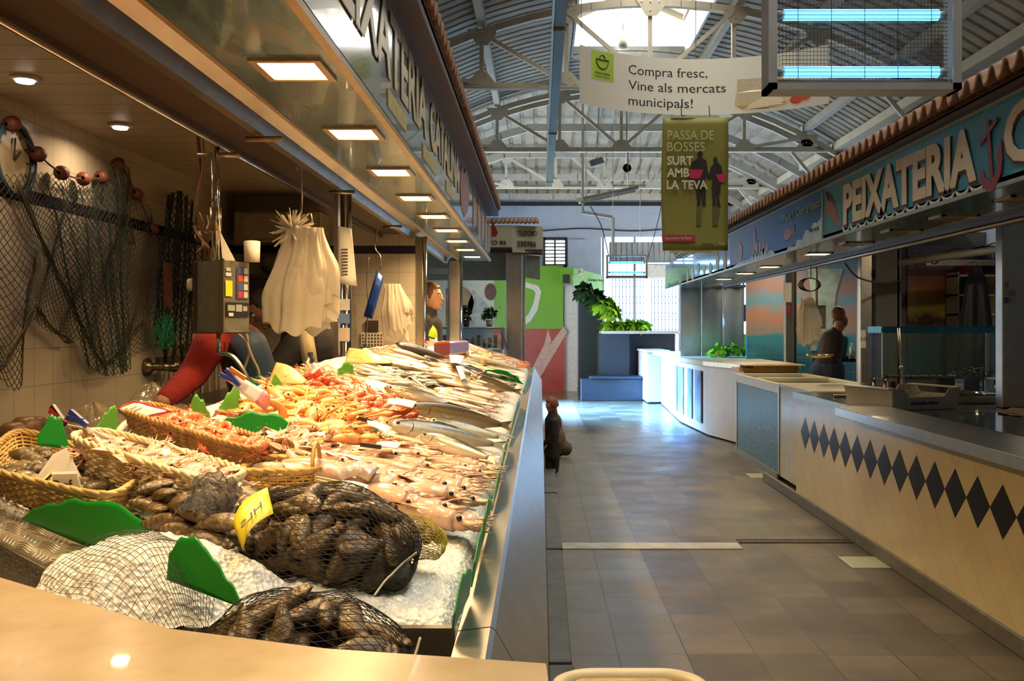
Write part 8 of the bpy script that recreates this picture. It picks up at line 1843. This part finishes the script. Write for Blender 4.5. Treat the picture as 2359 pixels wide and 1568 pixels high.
# woman with a yellow green bib between the posts
Yw = 8.3; H = lambda px, py, dy=0: W3y(px, py, Yw) + Vector((0, dy, 0)); hc = H(992, 683); fw = Vector((.98, -.2, -.02)); ch = H(982, 755); pv = Vector((H(980, 0).x, Yw, 1.0)); nk = H(988, 715)
BIB = mat('yellow_green_bib', (.45, .62, .02), .6); armL = [(ch + Vector((0, -.17, .05)), .055), (Vector((ch.x, Yw - .2, 1.25)), .045), (Vector((ch.x + .12, Yw - .2, 1.1)), .03)]; armR = [(ch + Vector((0, .17, .05)), .055), (Vector((ch.x, Yw + .2, 1.25)), .045), (Vector((ch.x + .12, Yw + .2, 1.1)), .03)]
def ex(b): head(b, hc, fw, .105); hand(b, armL[2][0], (.6, 0, -.5), (.3, 0, -1)); hand(b, armR[2][0], (.6, 0, -.5), (.3, 0, -1), side=-1)
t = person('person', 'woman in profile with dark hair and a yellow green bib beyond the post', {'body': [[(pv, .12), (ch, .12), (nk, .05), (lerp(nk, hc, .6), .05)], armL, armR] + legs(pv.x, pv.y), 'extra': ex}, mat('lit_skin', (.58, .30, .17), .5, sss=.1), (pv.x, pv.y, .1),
    [('jacket', [[(pv, .145), (ch, .145), (lerp(nk, ch, .1), .075)]] + [[(p, r + .02) for p, r in a] for a in (armL, armR)], JK, .016), ('bib', [[(pv + Vector((.0, -.13, .12)), .115), (ch + Vector((.01, -.14, -.06)), .105)]], BIB, .014), ('trousers', [[(p, r + .018) for p, r in l] for l in legs(pv.x, pv.y)], MATS['dark_trousers'], .018)])
face_details(t, hc, fw, .105); s_, f_, u_ = head(MB(), hc, fw, .105); q = hairgrid(hc, Matrix((s_, f_, u_)).transposed(), .108, 1.7, seed=6); q.sphere(hc + Vector((-.07, 0, -.07)), (.07, .09, .12), 12, 10); q.build('hair', [mat('auburn_hair', (.12, .045, .02), .6, var=.3, nscale=50)], t)
# woman at the sink in the right stall, seen from behind
Yd = 11.0; H = lambda px, py, dy=0: W3y(px, py, Yd) + Vector((0, dy, 0)); hc = H(1936, 742); fw = Vector((.5, .62, -.6)); ch = H(1920, 785, .03); pv = Vector((H(1906, 0).x, Yd - .02, .98)); nk = H(1928, 760, .02)
VEST = mat('dark_brown_vest', (.035, .022, .024), .8, var=.2, nscale=30, bump=.3); TURQ = mat('turquoise_sleeve', (.01, .22, .30), .7)
armR = [(ch + Vector((.12, .02, .01)), .05), (H(1946, 812, .1), .042), (H(1965, 818, .32), .028)]; armL = [(ch + Vector((-.1, .05, .0)), .05), (Vector((ch.x - .08, Yd + .25, 1.2)), .04), (Vector((ch.x + .12, Yd + .38, 1.13)), .028)]
lg = [[(Vector((pv.x - .08, pv.y, .95)), .095), (Vector((pv.x - .09, pv.y, .5)), .065), (Vector((pv.x - .09, pv.y, .08)), .042), (Vector((pv.x - .09, pv.y + .12, .04)), .035)], [(Vector((pv.x + .08, pv.y, .95)), .095), (Vector((pv.x + .09, pv.y, .5)), .065), (Vector((pv.x + .09, pv.y, .08)), .042), (Vector((pv.x + .09, pv.y + .12, .04)), .035)]]
def ex(b): head(b, hc, fw, .092); hand(b, armR[2][0], (.2, .8, -.3), (0, 0, -1)); hand(b, armL[2][0], (.4, .7, -.3), (0, 0, -1), side=-1)
t = person('person', 'woman seen from behind in a dark vest, turquoise sleeves and jeans, bent over a sink', {'body': [[(pv, .12), (ch, .115), (nk, .048), (lerp(nk, hc, .6), .048)], armL, armR] + lg, 'extra': ex}, SKIN, (pv.x, pv.y, 0),
    [('vest', [[(pv + Vector((0, 0, .06)), .145), (lerp(pv, ch, .5), .135), (ch, .14), (lerp(nk, ch, .2), .07)]], VEST, .014), ('sleeves', [[(p, r + .018) for p, r in a[:2]] + [(lerp(a[1][0], a[2][0], .85), .042)] for a in (armR,)], TURQ, .012), ('sleeve', [[(p, r + .016) for p, r in armL]], TURQ, .012), ('jeans', [[(p, r + .02) for p, r in l] for l in lg] + [[(pv + Vector((0, 0, .02)), .145), (pv + Vector((0, 0, -.1)), .15)]], JEAN, .016), ('shoes', [[(l[3][0] + Vector((0, -.1, -.0)), .04), (l[3][0] + Vector((0, .06, -.005)), .038)] for l in lg], DARKM, .012)])
face_details(t, hc, fw, .092); s_, f_, u_ = head(MB(), hc, fw, .092); q = hairgrid(hc, Matrix((s_, f_, u_)).transposed(), .095, 1.9, seed=8); q.sphere(hc + Vector((-.04, -.05, .10)), (.08, .08, .085), 12, 10); q.build('hair', [HAIRR], t)
# her sink bench, bottles, bowl
t = thing('sink_bench', 'dark bench with bottles where the woman works in the right stall', 'bench', (3.75, 11.5, 0)); b = MB(); b.box(3.35, 4.3, 11.35, 11.9, 1.02, 1.06); b.build('top', [DARKM], t); 
for x in (3.5, 4.2): b = MB(); b.box(x, x + .06, 11.4, 11.46, 0, 1.02); b.build('leg', [DARKM], t)
b = MB(); b.lathe([(0, 0), (.03, 0), (.03, .12), (.012, .15), (.012, .18), (0, .18)], (3.68, 11.42, 1.06), 12); tag(b.build('white_bottle', [WHE]), 'white bottle with a narrow neck on the dark bench in the right stall', 'bottle')
b = MB(); b.sphere((3.58, 11.4, 1.10), (.05, .05, .04), 10, 8); tag(b.build('white_bowl', [WHE]), 'rounded white bowl on the dark bench in the right stall', 'bowl')
# her hanging scale and bags
t = thing('hanging_scale', 'grey scale box with a brass pan hanging in the right stall beside pale bags', 'scale', W3y(1887, 750, 8.9)); Ys = 8.9; A = W3y(1885, 755, Ys); zt, zb = W3y(0, 703, Ys).z, W3y(0, 757, Ys).z
b = MB(); b.box(W3y(1868, 0, Ys).x, W3y(1903, 0, Ys).x, Ys, Ys + .10, zb, zt); b.build('case', [GS], t, bevel=.005); b = MB(); b.cyl((A.x, Ys + .05, zt), (A.x, Ys + .05, 2.3), .012, 8); b.build('pole', [STEELD], t)
b = MB(); b.box(W3y(1872, 0, Ys).x, W3y(1884, 0, Ys).x, Ys - .004, Ys, lerp(zb, zt, .35), lerp(zb, zt, .45)); b.build('display', [PAPER], t)
b = MB(); P = Vector((A.x, Ys + .05, zb)); b.ring(bez([P, P + Vector((-.01, 0, -.06)), P + Vector((-.07, 0, -.12)), P + Vector((-.08, 0, -.24))], 5), .006, 6); b.build('pan_arm', [STEELD], t); b = MB(); b.lathe([(0, 0), (.10, .008), (.125, .03), (.128, .031), (.10, .002), (0, -.006)], W3y(1888, 823, Ys), 24); b.build('pan', [mat('brassy_pan', (.6, .5, .28), .25, .9)], t)
bagbunch(1832, 1880, 672, 792, 8.9, 'bunch of pale plastic bags hanging beside the scale of the right stall', False, skew=.06, seed=9)
b = MB(); rr = random.Random(3)
for k in range(6): P = W3y(1868, 650, 8.8); b.ring([P + Vector((.07 * math.cos(a) * (1 + .1 * k), .01 * k, .06 * math.sin(a) - .02)) for a in [i * PI / 8 for i in range(16)]], .004, 5, closed=True)
b.cyl(W3y(1868, 640, 8.8), (W3y(1868, 640, 8.8).x, 8.8, 2.3), .004, 5); tag(b.build('coiled_cable', [CABLE]), 'coil of black cable hanging above the pale bags in the right stall', 'cable')
# child by the counter and a brown bundle beyond
Yk = 9.45; H = lambda px, py, dy=0: W3y(px, py, Yk) + Vector((0, dy, 0)); hc = H(1271, 932); fw = Vector((-.75, -.35, -.2)); ch = H(1272, 970); pv = H(1272, 1020); nk = H(1272, 950)
lg = [[(pv + Vector((k * .035, 0, 0)), .045), (pv + Vector((k * .035, 0, -.13)), .034), (pv + Vector((k * .035, 0, -.26)), .025), (Vector((pv.x + k * .035 - .03, Yk - .03, .025)), .022)] for k in (-1, 1)]
ar = [[(ch + Vector((.02, k * .075, .0)), .028), (ch + Vector((.01, k * .09, -.12)), .024), (ch + Vector((-.04, k * .08, -.20)), .018)] for k in (-1, 1)]
def ex(b): head(b, hc, fw, .062); [hand(b, a[2][0], (-.5, 0, -.8), (-1, 0, 0), r=.006, side=k) for a, k in zip(ar, (1, -1))]
t = person('person', 'small child with reddish brown hair in a long dark coat beside the counter foot', {'body': [[(pv, .055), (ch, .06), (nk, .028), (lerp(nk, hc, .5), .028)]] + ar + lg, 'extra': ex}, SKIN, (pv.x, pv.y, 0),
    [('coat', [[(pv + Vector((0, 0, -.12)), .075), (pv, .07), (ch, .075), (nk, .04)]] + [[(p, r + .012) for p, r in a] for a in ar], mat('child_dark_coat', (.022, .014, .010), .8), .010), ('trousers', [[(p, r + .008) for p, r in l[:3]] for l in lg], DARKM, .010), ('shoes', [[(l[3][0] + Vector((.03, .03, 0)), .024), (l[3][0] + Vector((-.02, -.02, 0)), .023)] for l in lg], mat('brown_shoe', (.08, .03, .02), .5), .009)])
face_details(t, hc, fw, .062); s_, f_, u_ = head(MB(), hc, fw, .062); q = hairgrid(hc, Matrix((s_, f_, u_)).transposed(), .068, 1.9, seed=4); q.build('hair', [mat('child_red_brown_hair', (.22, .06, .03), .7, var=.3, nscale=50)], t)
b = MB(); P = Vector((.20, 10.6, 0)); b.sphere(P + Vector((0, 0, .17)), (.08, .12, .17), 12, 10); b.sphere(P + Vector((.08, -.02, .10)), (.07, .09, .08), 10, 8); b.sphere(P + Vector((-.02, 0, .36)), (.06, .08, .12), 10, 8); b.sphere(P + Vector((-.05, .02, .50)), (.04, .05, .06), 10, 8)
o = b.build('cloth_bundle', [mat('olive_brown_cloth', (.10, .075, .04), .9, var=.3, nscale=8, bump=.6)]); md = o.modifiers.new('r', 'REMESH'); md.mode = 'VOXEL'; md.voxel_size = .015; md.use_smooth_shade = True; tag(o, 'lumpy olive brown bundle on the floor just beyond the child', 'bundle')
# deli case behind the fish: glass counter with plants
t = thing('deli_case', 'glass topped deli case seen between the posts, cheese poster behind', 'display case', (-.75, 11, 0)); b = MB(); b.box(-1.25, -.42, 10.6, 11.4, 0, 1.18); b.build('base', [mat('mint_case', (.38, .44, .38), .4)], t)
b = MB(); b.box(-1.25, -.42, 10.6, 10.61, 1.18, 1.42); b.box(-1.25, -.42, 10.6, 11.2, 1.42, 1.428); b.box(-.43, -.42, 10.6, 11.4, 1.18, 1.42); b.build('glass', [TG], t); b = MB(); b.ring([(-1.25, 10.6, 1.42), (-.43, 10.6, 1.42), (-.36, 10.6, 1.18)], .012, 6); b.build('glass_edge', [mat('green_glass_edge', (.25, .40, .32), .2)], t)
b = MB()
for i in range(12): b.box(-1.2 + i * .062, -1.16 + i * .062, 10.65, 10.68, 1.2, 1.3 + .02 * (i % 3))
b.build('packets', [mat('pale_packets', (.5, .46, .36), .5, var=.3, nscale=8)], t)
for k, (x, h_, l, c_) in enumerate(((-.83, .20, 'small conical green plant in a pot on the deli case', LFD), (-.57, .16, 'bushy potted plant with white flowers on the deli case', LFD))):
    t = thing('potted_plant', l, 'plant', (x, 10.8, 1.43)); b = MB(); b.lathe([(0, 0), (.03, 0), (.045, .08), (0, .08)], (x, 10.8, 1.43), 12); b.build('pot', [CRS if k else FR], t); leafheap('foliage', (x, 10.8, 1.43 + .12), (.05 + .03 * k, .05, h_ * .6), 80, .05, c_, t, 80 + k)
b = MB(); 
for k in range(6): b.sphere((-.60 + .03 * k, 10.76, 1.62 + .02 * (k % 3)), .012, 6, 4)
b.build('flowers', [WHE], t)
